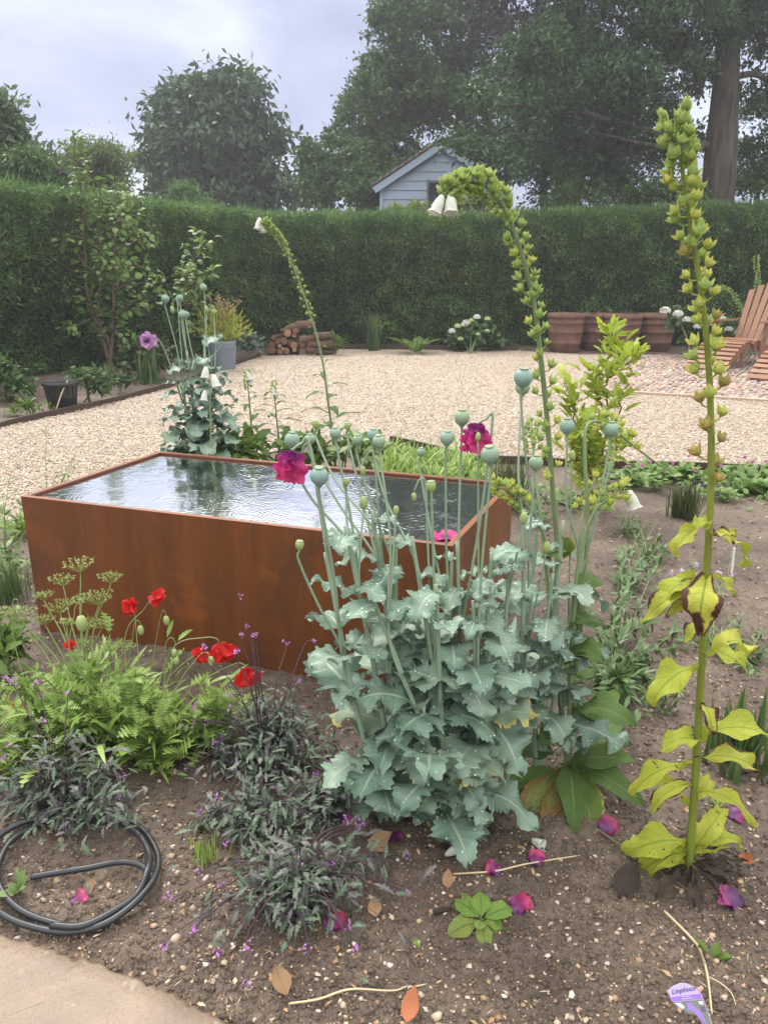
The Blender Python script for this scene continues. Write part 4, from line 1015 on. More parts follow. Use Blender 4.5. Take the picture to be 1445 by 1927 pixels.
bush('border_plant', 'low green weeds on soil left of the black plastic pot', 'plant', P(55, 775, 8.4) * [1, 1, 0], [(52, 770, 13, 8.4), (75, 773, 9, 8.4), (30, 776, 9, 8.4)], 160, .07, .03, M_fresh, 2, L_lobed, 28, 10, .05)
bush('border_shrub', 'loose olive green shrub between the multi stemmed shrub and the left opium poppy', 'shrub', P(265, 690, 11.4) * [1, 1, 0], [(255, 665, 24, 11.4), (290, 660, 26, 11.3), (300, 690, 16, 11.2), (240, 690, 14, 11.3)], 520, .10, .05, M_olive, 5, None, 29, 12, .1)
bush('border_plant', 'grey green leafy clump right of the blue grey planter', 'plant', P(468, 660, 14) * [1, 1, 0], [(470, 645, 14, 14), (485, 650, 10, 14)], 200, .12, .06, m_leaf('grey_leaf', (.09, .14, .10), (.18, .24, .18)), 2, L_lobed, 30, 10, .07)

# branched shrubs: leaves carried along drawn branches
def branched(name, label, cat, base, Yd, branches, L, W, mat, per_m=26, rad=.016, seed=0, extra=None, lf=L_oval, bend=.9, stem_mat=None, depth=.5, up=.1):
    g = np.random.default_rng(seed); rt = thing(name, base, label, cat); sb = MB(); fb = MB()
    for br, r0 in branches:
        jit = g.uniform(-depth, depth)
        ps = [base if q == 'base' else P(q[0], q[1], Yd + jit * (i / max(1, len(br) - 1))) for i, q in enumerate(br)]
        pts = spline(ps, 8 * len(ps)); pts[1:-1] += g.normal(0, .012, (len(pts) - 2, 3))
        tube(sb, pts, [r0, r0 * .25], 6)
        ln = np.sum(np.linalg.norm(np.diff(pts, axis=0), axis=1)); m_ = max(4, int(ln * per_m)); t_ = g.uniform(.25 if br[0] == 'base' else .05, 1.0, m_)
        i = (t_ * (len(pts) - 1)); q = pts[np.minimum(i.astype(int), len(pts) - 1)]; T_ = nrm(np.gradient(pts, axis=0))[np.minimum(i.astype(int), len(pts) - 1)]
        off = nrm(g.normal(size=(m_, 3))); off = nrm(off - T_ * np.sum(off * T_, 1, keepdims=True) * .7)
        p = q + off * g.uniform(0, extra or .1, m_)[:, None]
        leaves(fb, lf, p, off + T_ * .5 + np.array([0, 0, up]), np.array([0, 0, 1.]) + g.normal(size=(m_, 3)) * .35, L * g.uniform(.6, 1.15, m_), W * g.uniform(.7, 1.1, m_), bend * g.uniform(.5, 1.6, m_), .15)
    part('stem', sb, stem_mat or M_woody, rt); part('foliage', fb, mat, rt)
    return rt
M_corn = m_leaf('cornus_leaf', (.115, .205, .045), (.235, .335, .095), vein=(.22, .30, .11), rough=.45, trans=.35, tip=(.22, .20, .06))
cb_ = G(207, 703)
branched('multistem_shrub', 'tall open multi stemmed shrub with drooping leaves before the left hedge', 'shrub', cb_, cb_[1], [
    (['base', (196, 640), (168, 560), (160, 470), (155, 380), (142, 300), (138, 245)], .035), (['base', (212, 640), (214, 540), (218, 440), (222, 380), (222, 335)], .03),
    (['base', (206, 650), (185, 600), (190, 520), (185, 430), (190, 350)], .028), ([(172, 575), (130, 560), (100, 548), (80, 540)], .014), ([(212, 600), (250, 570), (285, 560), (305, 575)], .014),
    ([(215, 545), (262, 535), (300, 530), (312, 535)], .014), ([(164, 500), (140, 480), (125, 470)], .012), ([(217, 470), (255, 455), (280, 440), (288, 430)], .012), ([(218, 500), (265, 500), (290, 510)], .012),
    ([(160, 450), (130, 445), (118, 460)], .010), ([(188, 440), (230, 425), (270, 430)], .010), ([(160, 400), (185, 380), (205, 385)], .01), ([(218, 420), (250, 405), (262, 410)], .01), ([(170, 600), (135, 615), (115, 605)], .012),
    ([(212, 620), (240, 625), (262, 640)], .012), ([(160, 420), (140, 400), (120, 385)], .01), ([(222, 385), (235, 370), (250, 375)], .008), ([(190, 520), (230, 505), (245, 490)], .01), ([(165, 520), (190, 500), (200, 480)], .01), ([(150, 340), (165, 330), (175, 335)], .008), ([(155, 380), (135, 365), (125, 350)], .008)],
    .125, .042, M_corn, 30, seed=31, extra=.16)
cb_ = P(352, 690, 12.2) * [1, 1, 0]
branched('young_tree', 'thin young tree with curled yellow green leaves behind the left opium poppy', 'tree', cb_, 12.2, [
    (['base', (350, 620), (352, 540), (362, 490), (374, 430)], .018), ([(354, 560), (345, 520), (350, 500)], .01), ([(360, 520), (385, 515), (402, 508)], .01), ([(352, 580), (380, 570), (400, 575)], .01), ([(366, 470), (385, 460), (395, 455)], .008), ([(350, 545), (335, 560), (330, 575)], .008)],
    .14, .045, M_corn, 34, seed=32, extra=.12, bend=1.4)

# ------------------------------------------------------------ opium poppies
M_pleaf = m_leaf('glaucous_leaf', (.155, .248, .178), (.310, .415, .305), vein=(.42, .51, .38), edge=(.42, .50, .34), edge_at=1.15, rough=.42, trans=.18, spec=.45, nsc=7.0, rug=.0)
M_pyel = m_leaf('yellowing_glaucous_leaf', (.17, .25, .17), (.28, .36, .24), vein=(.38, .45, .28), edge=(.50, .42, .12), edge_at=.95, rough=.45, trans=.2)
M_pstem = m_flat('glaucous_stem', (.20, .29, .19), (.29, .38, .26), .45, .4, trans=.06)
k = NT('seed_head_skin'); M_head = k.bsdf(k.mix(k.noise(40, 4, .6, k.obj()), k.mix(k.rnd(), (.18, .30, .25), (.23, .33, .20)), k.mix(k.rnd(), (.30, .42, .38), (.32, .42, .25))), .5, .35, trans=.06)
k = NT('young_head_skin'); M_headg = k.bsdf(k.mix(k.noise(40, 4, .6, k.obj()), (.27, .36, .12), (.38, .46, .18)), .5, .35, trans=.06)
M_crown = m_flat('head_crown', (.16, .24, .16), (.30, .34, .20), .6)
k = NT('opium_petal'); s = k.n('ShaderNodeSeparateXYZ'); k.l(k.uv(), s.inputs[0])
f = k.math('ADD', s.outputs[0], k.math('MULTIPLY', k.math('SUBTRACT', k.noise(55, 3, .6, k.geo()), .5), .5))
c = k.ramp(f, [(0, (.14, .018, .12)), (.30, (.30, .03, .20)), (.5, (.58, .045, .22)), (1, (.74, .075, .24))])
streak = k.math('MULTIPLY', k.rng_(k.math('SINE', k.math('MULTIPLY', s.outputs[1], 90)), .2, 1.0), .35)
M_opetal = k.bsdf(k.mix(streak, c, (.20, .015, .10)), .5, .35, k.noise(80, 3, .6, k.geo()), .25, .003, trans=.35)
k = NT('dried_petal'); s = k.n('ShaderNodeSeparateXYZ'); k.l(k.uv(), s.inputs[0])
f = k.math('ADD', s.outputs[0], k.math('MULTIPLY', k.math('SUBTRACT', k.rnd(), .5), .6))
c = k.ramp(f, [(0, (.05, .015, .06)), (.45, (.13, .03, .13)), (.8, (.26, .025, .11)), (1, (.42, .04, .12))])
M_fpetal = k.bsdf(k.mix(k.math('MULTIPLY', k.rng_(k.math('SINE', k.math('MULTIPLY', s.outputs[1], 80)), .2, 1.0), .4), c, (.07, .012, .08)), .4, .4, k.noise(60, 3, .6, k.geo()), .3, .003, trans=.2)

def seed_head(root, c, d, axis, young=False, ped=True):
    """ribbed globe with a scalloped crown; c = centre"""
    r = d / 2; ax = nrm(axis); mb = MB(); rb = rng.integers(9, 12)
    pr = [(.22, -1.30), (.24, -1.22), (.34, -1.12), (.30, -1.05), (.55, -.88), (.82, -.60), (.97, -.22), (1.0, .08), (.93, .42), (.74, .72), (.50, .90), (.34, .97)]
    if young: pr = [(.30, -1.35), (.34, -1.2), (.40, -1.1), (.40, -1.02), (.62, -.85), (.85, -.5), (.95, -.1), (.97, .3), (.93, .62), (.80, .86), (.62, .95)]
    lathe(mb, [(a * r, b * r) for a, b in pr], c, 40, mod=lambda t, h: 1 + .035 * math.cos(rb * t) * math.sin(math.pi * min(1, max(0, h * 1.2 - .2))), axis=ax, rnd=rng.uniform())
    h = part('seed_head', mb, M_headg if young else M_head, root)
    mb = MB(); k_ = rng.integers(9, 13); cw = .78 if young else .52
    lathe(mb, [(r * .30, r * .90), (r * cw * .8, r * .93), (r * cw, r * 1.02), (r * cw, r * 1.08), (r * cw * .6, r * 1.06), (.001, r * 1.10)], c, 48, mod=lambda t, hh: 1 + .12 * math.cos(k_ * t), axis=ax)
    part('crown', mb, M_crown, h, root=root)
def bud(root, c, L, axis, name='flower_bud', mat=None):
    mb = MB(); r = L * .30
    lathe(mb, [(.001, -.5 * L), (r * .6, -.44 * L), (r * .95, -.2 * L), (r, 0), (r * .85, .25 * L), (r * .5, .43 * L), (.001, .5 * L)], c, 18, axis=nrm(axis), rnd=rng.uniform(), mod=lambda t, h: 1 + .03 * math.cos(2 * t))
    part(name, mb, mat or M_headg, root)
def droop_flower(root, top, down, L, wd, mat=None, n=5, label=None):
    """crumpled flower hanging from `top` along `down`"""
    d = nrm(down); mb = MB()
    u = nrm(np.cross(d, [.3, .2, .9])); v = np.cross(d, u)
    for q in range(n):
        th = 6.283 * q / n + rng.uniform(-.2, .2); o = u * math.cos(th) + v * math.sin(th)
        leaves(mb, L_fringe, top + o * wd * .10, d + o * .30, -o + d * .2, L * rng.uniform(.8, 1.1), wd * rng.uniform(.45, .6), rng.uniform(-.5, .3), -.25, .34, 2.6, rnd=[rng.uniform()])
    part('flower', mb, mat or M_opetal, root, label=label)
def stalk(mb, pts, r0, r1, n=26): tube(mb, spline(pts, n), [r0, (r0 + r1) / 2, r1], 8, rng.uniform())

def poppy(label, base_px, Yd, heads, mains, leaf_zones, flowers=(), buds=(), yellow=0.17, group='opium poppies in front of the water table', lsc=1.02, mainr=.0075, skip=.38):
    base = GZ(*base_px) if Yd is None else np.array([*P(base_px[0], base_px[1], Yd)[:2], 0.0]); Y0 = base[1]
    rt = thing('opium_poppy', base, label, 'poppy plant', group); sb = MB(); fb = MB(); yb = MB()
    axes = []
    for top in mains:
        tp = P(top[0], top[1], Y0 + top[2]); pts = spline([base - [0, 0, .03], base * .6 + tp * .4 + rng.normal(0, .02, 3) * [1, 1, 0], tp], 40)
        tube(sb, pts, [mainr * 1.15, mainr, mainr * .7], 9, rng.uniform()); axes.append(pts)
    def attach(tip):
        best = None
        for ax_ in axes:
            f = rng.uniform(.45, .9); q = ax_[int(f * 39)]
            s_ = np.linalg.norm((q - tip)[:2])
            if best is None or s_ < best[0]: best = (s_, q, nrm(ax_[min(39, int(f * 39) + 2)] - q))
        return best[1], best[2]
    for (hx, hy, hd, dy, yg) in heads:
        c = P(hx, hy, Y0 + dy); d = px2m(hd, Y0 + dy) * 1.02
        a0, t0 = attach(c); ln = np.linalg.norm(c - a0); tilt = np.array([rng.uniform(-.10, .10), rng.uniform(-.15, .05), 1.0])
        bot = c - nrm(tilt) * d * .62
        stalk(sb, [a0, a0 + t0 * ln * .3, a0 * .35 + bot * .65 + np.array([rng.uniform(-.012, .012), 0, 0]), bot - nrm(tilt) * .03, bot], .0042, .0030)
        seed_head(rt, c, d, tilt, yg)
    for (hx, hy, L, w_, dx, dz, dy) in flowers:
        c = P(hx, hy, Y0 + dy); a0, t0 = attach(c)
        hk = c + np.array([dx * .5, 0, dz]); 
        stalk(sb, [a0, a0 * .4 + (c + [dx, 0, -.06]) * .6, c + [dx * .9, 0, dz * .55], hk, c + [dx * .1, 0, dz * .25], c], .004, .0028, 34)
        droop_flower(rt, c, np.array([-dx * .55, -.15, -1.0]) , px2m(L, Y0 + dy), px2m(w_, Y0 + dy))
    for (hx, hy, L, dy, hook) in buds:
        c = P(hx, hy, Y0 + dy); a0, t0 = attach(c); l_ = px2m(L, Y0 + dy)
        if hook:
            sd = np.array([hook * .03, 0, 0]); tp = c + [0, 0, l_ * .5]
            stalk(sb, [a0, a0 * .3 + (tp + sd) * .7, tp + sd + [0, 0, .02], tp + sd * .5 + [0, 0, .036], tp + [0, 0, .004]], .0032, .0022, 30)
            bud(rt, c, l_, [hook * .1, 0, -1])
        else:
            stalk(sb, [a0, a0 * .4 + c * .6, c - [0, 0, l_ * .45]], .0032, .0024); bud(rt, c, l_, [rng.uniform(-.15, .15), -.1, 1])
    for (t0, t1, n, L0, L1) in leaf_zones:
        for ax_ in axes:
            az = rng.uniform(0, 6.28)
            for q in range(n):
                if rng.uniform() < skip: continue
                f = t0 + (t1 - t0) * (q + rng.uniform(.1, .9)) / n; p = ax_[int(np.clip(f, 0, .999) * 39)]; az += 2.4 + rng.uniform(-.5, .5)
                o = np.array([math.cos(az), math.sin(az), 0]); L = (L0 + (L1 - L0) * (q / max(1, n - 1))) * rng.uniform(.8, 1.2) * lsc
                up = rng.uniform(.2, 1.0); tgt = yb if (rng.uniform() < yellow * (1.6 - 2 * f)) else fb
                leaves(tgt, L_poppy, p, o + np.array([0, 0, up]), np.array([0, 0, 1.]) - o * up * .6 + rng.normal(0, .12, 3), L, L * rng.uniform(.36, .48), rng.uniform(.5, 1.7), rng.uniform(.0, .30), rng.uniform(.14, .30), rng.choice([2.0, 2.6, 3.2]), side=rng.uniform(-.15, .15))
    part('stem', sb, M_pstem, rt); part('foliage', fb, M_pleaf, rt)
    if yb.n: part('yellowed_foliage', yb, M_pyel, rt, label='older leaves yellowing at their edges')
    # rain drops on the leaves
    vv = np.concatenate(fb.v); vv = vv[np.abs(np.concatenate(fb.uv)[:, 1] - .5) < .36]; pk_ = vv[rng.choice(len(vv), min(len(vv), 450), replace=False)]
    db = MB(); stones(db, pk_ + [0, 0, .0015], rng.uniform(.0012, .0036, len(pk_)), .8); part('rain_drops', db, M_drop, rt)['kind'] = 'stuff'
    return rt
k = NT('rain_drop'); M_drop = k.bsdf((.86, .89, .89), .05, .8, Transmission_Weight=.25, IOR=1.33)

poppy('tall opium poppy at the clump\'s left with limp magenta flower over the water', (750, 1548), None,
      [(550, 828, 28, .05, 0), (584, 826, 19, .25, 0), (594, 799, 14, .3, 1), (631, 815, 21, .12, 0), (654, 802, 13, .3, 1), (673, 828, 19, .2, 0), (601, 896, 34, -.1, 0), (564, 1026, 17, -.02, 1), (651, 907, 14, .1, 1)],
      [(650, 990, .02), (700, 960, .1), (612, 1040, -.02), (745, 1010, .14)],
      [(.04, .14, 2, .15, .16), (.14, .35, 3, .17, .18), (.35, .7, 5, .19, .17), (.7, 1.0, 6, .16, .09)], flowers=[(549, 848, 66, 52, .05, .018, -.02)], buds=[(565, 871, 17, .0, 1), (684, 946, 27, .1, 0), (683, 886, 19, .15, 1)])
poppy('opium poppy mid clump, its grey green seed heads standing before the dark water', (840, 1555), None,
      [(702, 818, 22, .2, 0), (713, 831, 24, .1, 0), (792, 851, 16, .2, 0), (811, 915, 19, .0, 1), (841, 824, 26, .1, 0)],
      [(775, 1010, .05), (850, 1040, .12), (700, 1120, .0), (820, 1100, -.05)],
      [(.04, .14, 2, .15, .16), (.14, .35, 3, .17, .18), (.35, .7, 5, .19, .17), (.7, 1.0, 6, .16, .09)], buds=[(779, 935, 17, .1, 1), (745, 960, 20, .05, 0)])
poppy('opium poppy right of the middle with a drooping pink flower beside two round seed heads', (890, 1545), None,
      [(869, 786, 28, .15, 0), (921, 856, 33, .0, 0)],
      [(860, 1020, .1), (925, 1040, .05), (890, 1130, .0)],
      [(.04, .14, 2, .15, .16), (.14, .35, 3, .17, .18), (.35, .7, 5, .19, .17), (.7, 1.0, 6, .16, .09)], flowers=[(897, 798, 58, 44, .045, .012, .1)], buds=[(899, 822, 18, .06, 0)])
poppy('tallest opium poppy of the clump, its big round seed head highest against the gravel', (945, 1500), None,
      [(984, 711, 33, .1, 0), (983, 729, 26, .3, 0), (1008, 871, 27, .05, 0)],
      [(985, 960, .08), (1010, 1000, .15), (960, 1050, .0)],
      [(.32, .62, 4, .19, .18), (.62, 1.0, 6, .17, .10)], buds=[(985, 975, 26, -.02, 0), (1028, 1030, 26, .05, 0)])
poppy('opium poppy at the right of the clump with two seed heads over the bare soil', (1010, 1465), None,
      [(1067, 802, 27, .1, 0), (1149, 808, 27, .15, 0)],
      [(1060, 980, .05), (1100, 1010, .1), (1040, 1080, -.06)],
      [(.32, .62, 4, .19, .18), (.62, 1.0, 6, .17, .10)], buds=[(1076, 857, 22, .1, 0), (1160, 822, 20, .2, 0)])
poppy('opium poppy behind the trough with seed heads and one mauve flower nodding left', (392, 985), 4.35,
      [(312, 562, 13, .0, 0), (339, 561, 12, .1, 0), (344, 592, 14, .0, 0), (351, 592, 11, .15, 0), (383, 541, 12, .1, 0), (404, 587, 8, .2, 1), (416, 634, 9, .1, 0)],
      [(352, 660, .0), (385, 640, .05), (405, 690, .1), (340, 720, -.05), (395, 760, .0)],
      [(.12, .45, 4, .22, .20), (.45, .75, 9, .19, .16), (.75, 1.0, 8, .15, .09)], buds=[(325, 583, 13, .05, 1), (389, 582, 13, .1, 0)], group='opium poppies behind the water table', yellow=.1, mainr=.009, lsc=1.3, skip=0)
# its mauve flower and the white foxglove bells beside it belong to plants of their own stems
rt = bpy.data.objects['opium_poppy.005']
M_mauve = m_leaf('mauve_petal', (.45, .22, .46), (.62, .36, .60), rough=.6, trans=.4)
c = P(281, 640, 4.3); sb = MB(); stalk(sb, [P(345, 760, 4.35), P(322, 690, 4.33), P(305, 648, 4.31), P(293, 636, 4.3), c + [.01, .01, 0]], .005, .0035); part('stem', sb, M_pstem, rt)
mb = MB()
for q in range(6):
    th = q * 1.047; o = np.array([.35, math.cos(th) * .6 - .6, math.sin(th)]) * [1, .5, 1]; leaves(mb, L_fringe, c, np.array([-.25, -.2 + .2 * math.cos(th), .0]) + np.array([math.cos(th) * .8, 0, math.sin(th)]), [-.6, -.8, .1], .052, .03, -.35, .0, .2)
part('flower', mb, M_mauve, rt, label='open mauve flower with a dark centre')
mb = MB(); lathe(mb, [(.001, -.012), (.012, -.008), (.014, .002), (.009, .010), (.001, .012)], c + [-.012, -.016, 0], 14); part('flower_centre', mb, m_flat('dark_purple', (.05, .015, .06), (.10, .03, .10), .7), rt)

# ------------------------------------------------------------ foxgloves
def m_pod(name, c1, c2, tip):
    return m_leaf(name, c1, c2, tip=tip, rough=.5, trans=.32, nsc=20.0)
PODM = [m_pod('green_sepal', (.28, .40, .10), (.48, .58, .19), (.55, .60, .20)), m_pod('yellow_sepal', (.42, .50, .10), (.62, .66, .19), (.74, .52, .14)), m_pod('browned_sepal', (.38, .36, .10), (.48, .34, .13), (.42, .17, .08))]
k = NT('pod_skin'); M_pod = k.bsdf(k.mix(k.rnd(), (.22, .32, .07), (.34, .44, .13)), .5, .35, trans=.1)
M_fstem = m_flat('foxglove_stem', (.17, .24, .11), (.27, .34, .17), .5, trans=.08)
M_fstemy = m_flat('yellow_green_stem', (.16, .21, .03), (.26, .30, .05), .45, trans=.08)
def pod_mesh(mat, closed, seed):
    g = np.random.default_rng(seed); mb = MB()
    tube(mb, spline([[0, 0, 0], [.013, 0, -.001], [.022, 0, .004]], 8), [.0016, .0016, .0022], 6, .3)
    o = np.array([.022, 0, .005]); ax = nrm(np.array([.55, 0, .85])); u = np.array([0, 1., 0]); v = np.cross(ax, u)
    nv = mb.n
    lathe(mb, [(.001, -.001), (.0062, .002), (.0085, .008), (.0075, .014), (.004, .019), (.0015, .022), (.0004, .026)], o, 12, axis=ax, rnd=.2)
    nf_body = sum(len(q) for q in mb.q) + sum(len(t) for t in mb.t)
    for q in range(5):
        th = 6.283 * q / 5 + .3; d = u * math.cos(th) + v * math.sin(th); sp_ = (.4 if closed else 1.0) * g.uniform(.8, 1.25)
        leaves(mb, L_oval, o + d * .003, ax + d * sp_, -d + ax * .6, .023 * g.uniform(.8, 1.2), .0078 if q else .005, -.45 if not closed else -.5, .2, .0, rnd=[g.uniform(.2, 1)])
    return mb.mesh('seed_pod', mat)
PODS = {kx: [pod_mesh(m, kx == 'c', 40 + i * 7 + j) for i in range(2) for j, m in [(0, PODM[mi])]] for kx, mi in (('c', 0), ('g', 0), ('y', 1), ('b', 2))}
def put_pod(root, kind, p, out, scale, roll=0.0):
    me = PODS[kind][rng.integers(0, 2)]; x = nrm(out); z = np.array([0, 0, 1.]); y = nrm(np.cross(z, x)); z = np.cross(x, y)
    M = Matrix(((x[0], y[0], z[0], 0), (x[1], y[1], z[1], 0), (x[2], y[2], z[2], 0), (0, 0, 0, 1)))
    o = bpy.data.objects.new('seed_pod', me); COL.objects.link(o); o.parent = root
    o.matrix_local = Matrix.Translation(Vector(p - np.array(root.location))) @ M @ Matrix.Rotation(roll, 4, 'X') @ Matrix.Scale(scale, 4)
M_bell = m_leaf('white_bell', (.74, .76, .66), (.86, .87, .80), rough=.5, trans=.4, nsc=40)
def bell(root, p, d, L, name='flower', mat=None):
    mb = MB(); r = L * .30
    lathe(mb, [(r * .12, -L * .02), (r * .40, L * .0), (r * .55, L * .07), (r * .62, L * .16), (r * .86, L * .32), (r * 1.02, L * .50), (r * 1.08, L * .68), (r * 1.12, L * .84), (r * 1.25, L * .94), (r * 1.45, L * .99), (r * 1.3, L * .97), (r * 1.0, L * .80), (r * .6, L * .3)], p, 28, axis=nrm(d), mod=lambda t, h: 1 + (.12 * math.cos(5 * t + 1) if .66 < h < .9 else .04 * math.cos(2 * t)), rnd=rng.uniform())
    return part(name, mb, mat or M_bell, root)
def spike(root, sb, pts_w, r0, r1, pods, kinds, sc0, sc1, n=90, mat=None):
    """pods: (t0, t1, count) along the stem"""
    pts = spline(pts_w, n); tube(sb, pts, [r0, (r0 * .6 + r1 * .4), r1], 10, rng.uniform()); T_ = nrm(np.gradient(pts, axis=0)); az = rng.uniform(0, 6)
    for t0, t1, cnt in pods:
        for q in range(cnt):
            f = t0 + (t1 - t0) * (q + rng.uniform(.2, .8)) / cnt; i = int(f * (n - 1)); az += 2.2 + rng.uniform(-.35, .35)
            u = nrm(np.cross(T_[i], [.2, .9, .1])); v = np.cross(T_[i], u); o = u * math.cos(az) + v * math.sin(az)
            put_pod(root, kinds(f), pts[i], o + T_[i] * .15, (sc0 + (sc1 - sc0) * f) * rng.uniform(.85, 1.15), rng.uniform(-.4, .4))
    return pts
M_yleaf = m_leaf('chlorotic_leaf', (.40, .44, .04), (.60, .60, .09), vein=(.22, .33, .035), edge=(.10, .035, .022), edge_at=1.02, rough=.45, trans=.35, spots=(.12, .05, .03), rug=.6)
M_yleaf2 = m_leaf('half_dead_leaf', (.38, .42, .04), (.56, .56, .08), vein=(.20, .30, .03), edge=(.085, .030, .022), edge_at=.84, rough=.5, trans=.25, rug=.6)
M_dead = m_leaf('rotten_leaf', (.030, .019, .013), (.070, .045, .030), rough=.55, trans=.05, rug=.4, vein=(.05, .03, .02))
# the tall one on the right
fb_ = GZ(1296, 1640); Yf = fb_[1]
fx = thing('foxglove', fb_, 'tall straight foxglove gone to seed with yellow and brown lower leaves, right foreground', 'foxglove', 'foxgloves')
sb = MB(); fpx = [(1296, 1640), (1306, 1480), (1318, 1280), (1330, 1060), (1337, 900), (1336, 760), (1327, 620), (1308, 480), (1285, 330), (1270, 212)]
fw = [P(x, y, Yf + .02 + .03 * i / 9) for i, (x, y) in enumerate(fpx)]; fw[0] = fb_ - [0, 0, .02]
spike(fx, sb, fw, .0108, .0035, [(.44, .58, 9), (.58, .78, 22), (.78, .90, 22), (.90, 1.0, 26)], lambda f: 'b' if f < .53 or rng.uniform() < .45 * (.80 - f) / .27 else ('y' if rng.uniform() < .75 else 'g') if f < .90 else ('g' if rng.uniform() < .6 else 'c'), 1.32, 1.0)
part('stem', sb, M_fstemy, fx)
def aim_leaf(mb, lf, p0, p1, L, W, bend, up=(0, -.3, 1), fold=.2, wave=.12, freq=2.4, rnd=.5, side=0.0):
    d = np.asarray(p1) - np.asarray(p0); leaves(mb, lf, p0, d, np.array(up, float), L, W, bend, fold, wave, freq, rnd=[rnd], side=side)
yb, hb_ = MB(), MB()
for (x0, y0, x1, y1, L, W, bd, dy, half) in (
        (1312, 1262, 1270, 1230, .17, .036, 1.9, -.05, 1), (1312, 1400, 1282, 1330, .13, .032, 1.6, -.04, 1), (1314, 1395, 1370, 1330, .20, .036, 2.0, -.02, 1), (1308, 1430, 1380, 1400, .17, .034, 1.9, -.02, 1),
        (1302, 1440, 1235, 1420, .20, .026, 2.2, -.03, 0), (1300, 1530, 1280, 1410, .15, .020, 1.6, -.02, 0), (1298, 1590, 1230, 1515, .20, .040, 2.3, -.08, 0), (1296, 1620, 1345, 1520, .19, .030, 1.8, -.02, 0), (1298, 1640, 1240, 1560, .15, .020, 1.2, .02, 0), (1298, 1630, 1265, 1545, .12, .018, .9, .03, 0),
        (1320, 1240, 1380, 1180, .21, .034, 2.0, .04, 0), (1320, 1230, 1370, 1205, .12, .026, 1.4, -.04, 0), (1328, 1090, 1275, 1075, .14, .028, 1.7, .0, 0), (1328, 1085, 1378, 1085, .09, .020, 1.6, .0, 0), (1329, 1095, 1262, 1100, .18, .026, 1.5, -.03, 1), (1329, 1090, 1325, 1085, .15, .042, 2.4, -.10, 1),
        (1328, 1100, 1290, 1120, .12, .022, 1.2, -.05, 0), (1336, 990, 1300, 985, .12, .022, 1.9, .0, 0), (1340, 1010, 1385, 1000, .12, .028, 1.8, .02, 1), (1338, 1005, 1370, 985, .07, .02, 1.2, -.03, 0), (1336, 985, 1310, 965, .06, .018, .9, -.02, 0), (1306, 1480, 1262, 1440, .17, .020, 2.4, -.05, 1), (1304, 1500, 1350, 1440, .18, .022, 2.3, -.04, 0), (1297, 1610, 1215, 1540, .19, .030, 2.4, -.10, 0), (1299, 1600, 1380, 1540, .19, .024, 2.2, .0, 1), (1322, 1180, 1300, 1150, .08, .02, 1.8, -.03, 1), (1316, 1330, 1345, 1300, .10, .02, 2.2, -.05, 1), (1297, 1625, 1255, 1600, .16, .012, .6, -.05, 0), (1297, 1625, 1330, 1590, .14, .010, .5, -.03, 0), (1300, 1520, 1335, 1470, .12, .02, 1.5, .03, 0)):
    tgt = hb_ if half else yb
    aim_leaf(tgt, L_fox, P(x0, y0, Yf + .02), P(x1, y1, Yf + dy), L * 1.12, W * 1.22, bd * 1.1, rnd=rng.uniform(.1, 1), side=rng.uniform(-.25, .25), wave=.36, fold=.3)
part('foliage', yb, M_yleaf, fx, label='yellow leaves with green veins'); part('withered_foliage', hb_, M_yleaf2, fx, label='curled leaves half yellow and half brown')
db_ = MB()
for q in range(20):
    th = rng.uniform(0, 6.28); r_ = rng.uniform(.0, .06); p = fb_ + [math.cos(th) * r_, math.sin(th) * r_, .012 + rng.uniform(0, .02)]
    leaves(db_, L_fox, p, [math.cos(th), math.sin(th), rng.uniform(-.1, .25)], [0, 0, 1], rng.uniform(.07, .15), rng.uniform(.008, .02), rng.uniform(.2, .8), .4, .5, 2.5)
part('dead_foliage', db_, M_dead, fx, label='dark rotten leaves heaped round the base')

# arching foxglove in the middle
ab = GZ(1046, 1292); Ya = 2.75; ab = np.array([P(1046, 1200, Ya)[0], Ya, gz(P(1046, 1200, Ya)[0], Ya)])
fa = thing('foxglove', ab, 'tall foxglove gone to seed, arching left with two white bells at its tip', 'foxglove', 'foxgloves')
sb = MB(); apx = [(1046, 1200), (1048, 1050), (1040, 930), (1030, 800), (1018, 680), (1004, 570), (980, 475), (952, 400), (922, 357), (888, 342), (858, 350), (834, 366)]
aw = [ab - [0, 0, .02]] + [P(x, y, Ya - .02 * i) for i, (x, y) in enumerate(apx)][1:]
ap = spike(fa, sb, aw, .011, .003, [(.20, .45, 26), (.45, .70, 34), (.70, .85, 26), (.85, 1.0, 24)], lambda f: 'g' if rng.uniform() < .75 else ('y' if f < .6 else 'c'), 1.28, 1.1)
part('stem', sb, M_fstem, fa)
bell(fa, ap[-1] + [-.004, -.01, -.004], [-.42, -.2, -1], .058); bell(fa, ap[-3] + [.012, -.015, -.006], [.02, -.3, -1], .060)
sb = MB()
for x, y, x2, y2 in ((846, 345, 837, 327), (860, 336, 842, 322), (845, 352, 830, 340), (832, 360, 819, 352)): tube(sb, [P(x, y, ap[-1][1]), P((x + x2) / 2, (y + y2) / 2 - 1, ap[-1][1]), P(x2, y2, ap[-1][1])], .0010, 5)
part('style', sb, m_flat('pale_style', (.5, .48, .36), (.6, .58, .45)), fa)
M_foxl = m_leaf('foxglove_leaf', (.065, .135, .022), (.125, .215, .045), vein=(.17, .25, .07), rough=.45, trans=.3, rug=.8)
M_foxy = m_leaf('yellowing_foxglove_leaf', (.085, .15, .022), (.17, .24, .04), vein=(.20, .27, .07), edge=(.36, .33, .05), edge_at=.92, rough=.45, trans=.3, rug=.8)
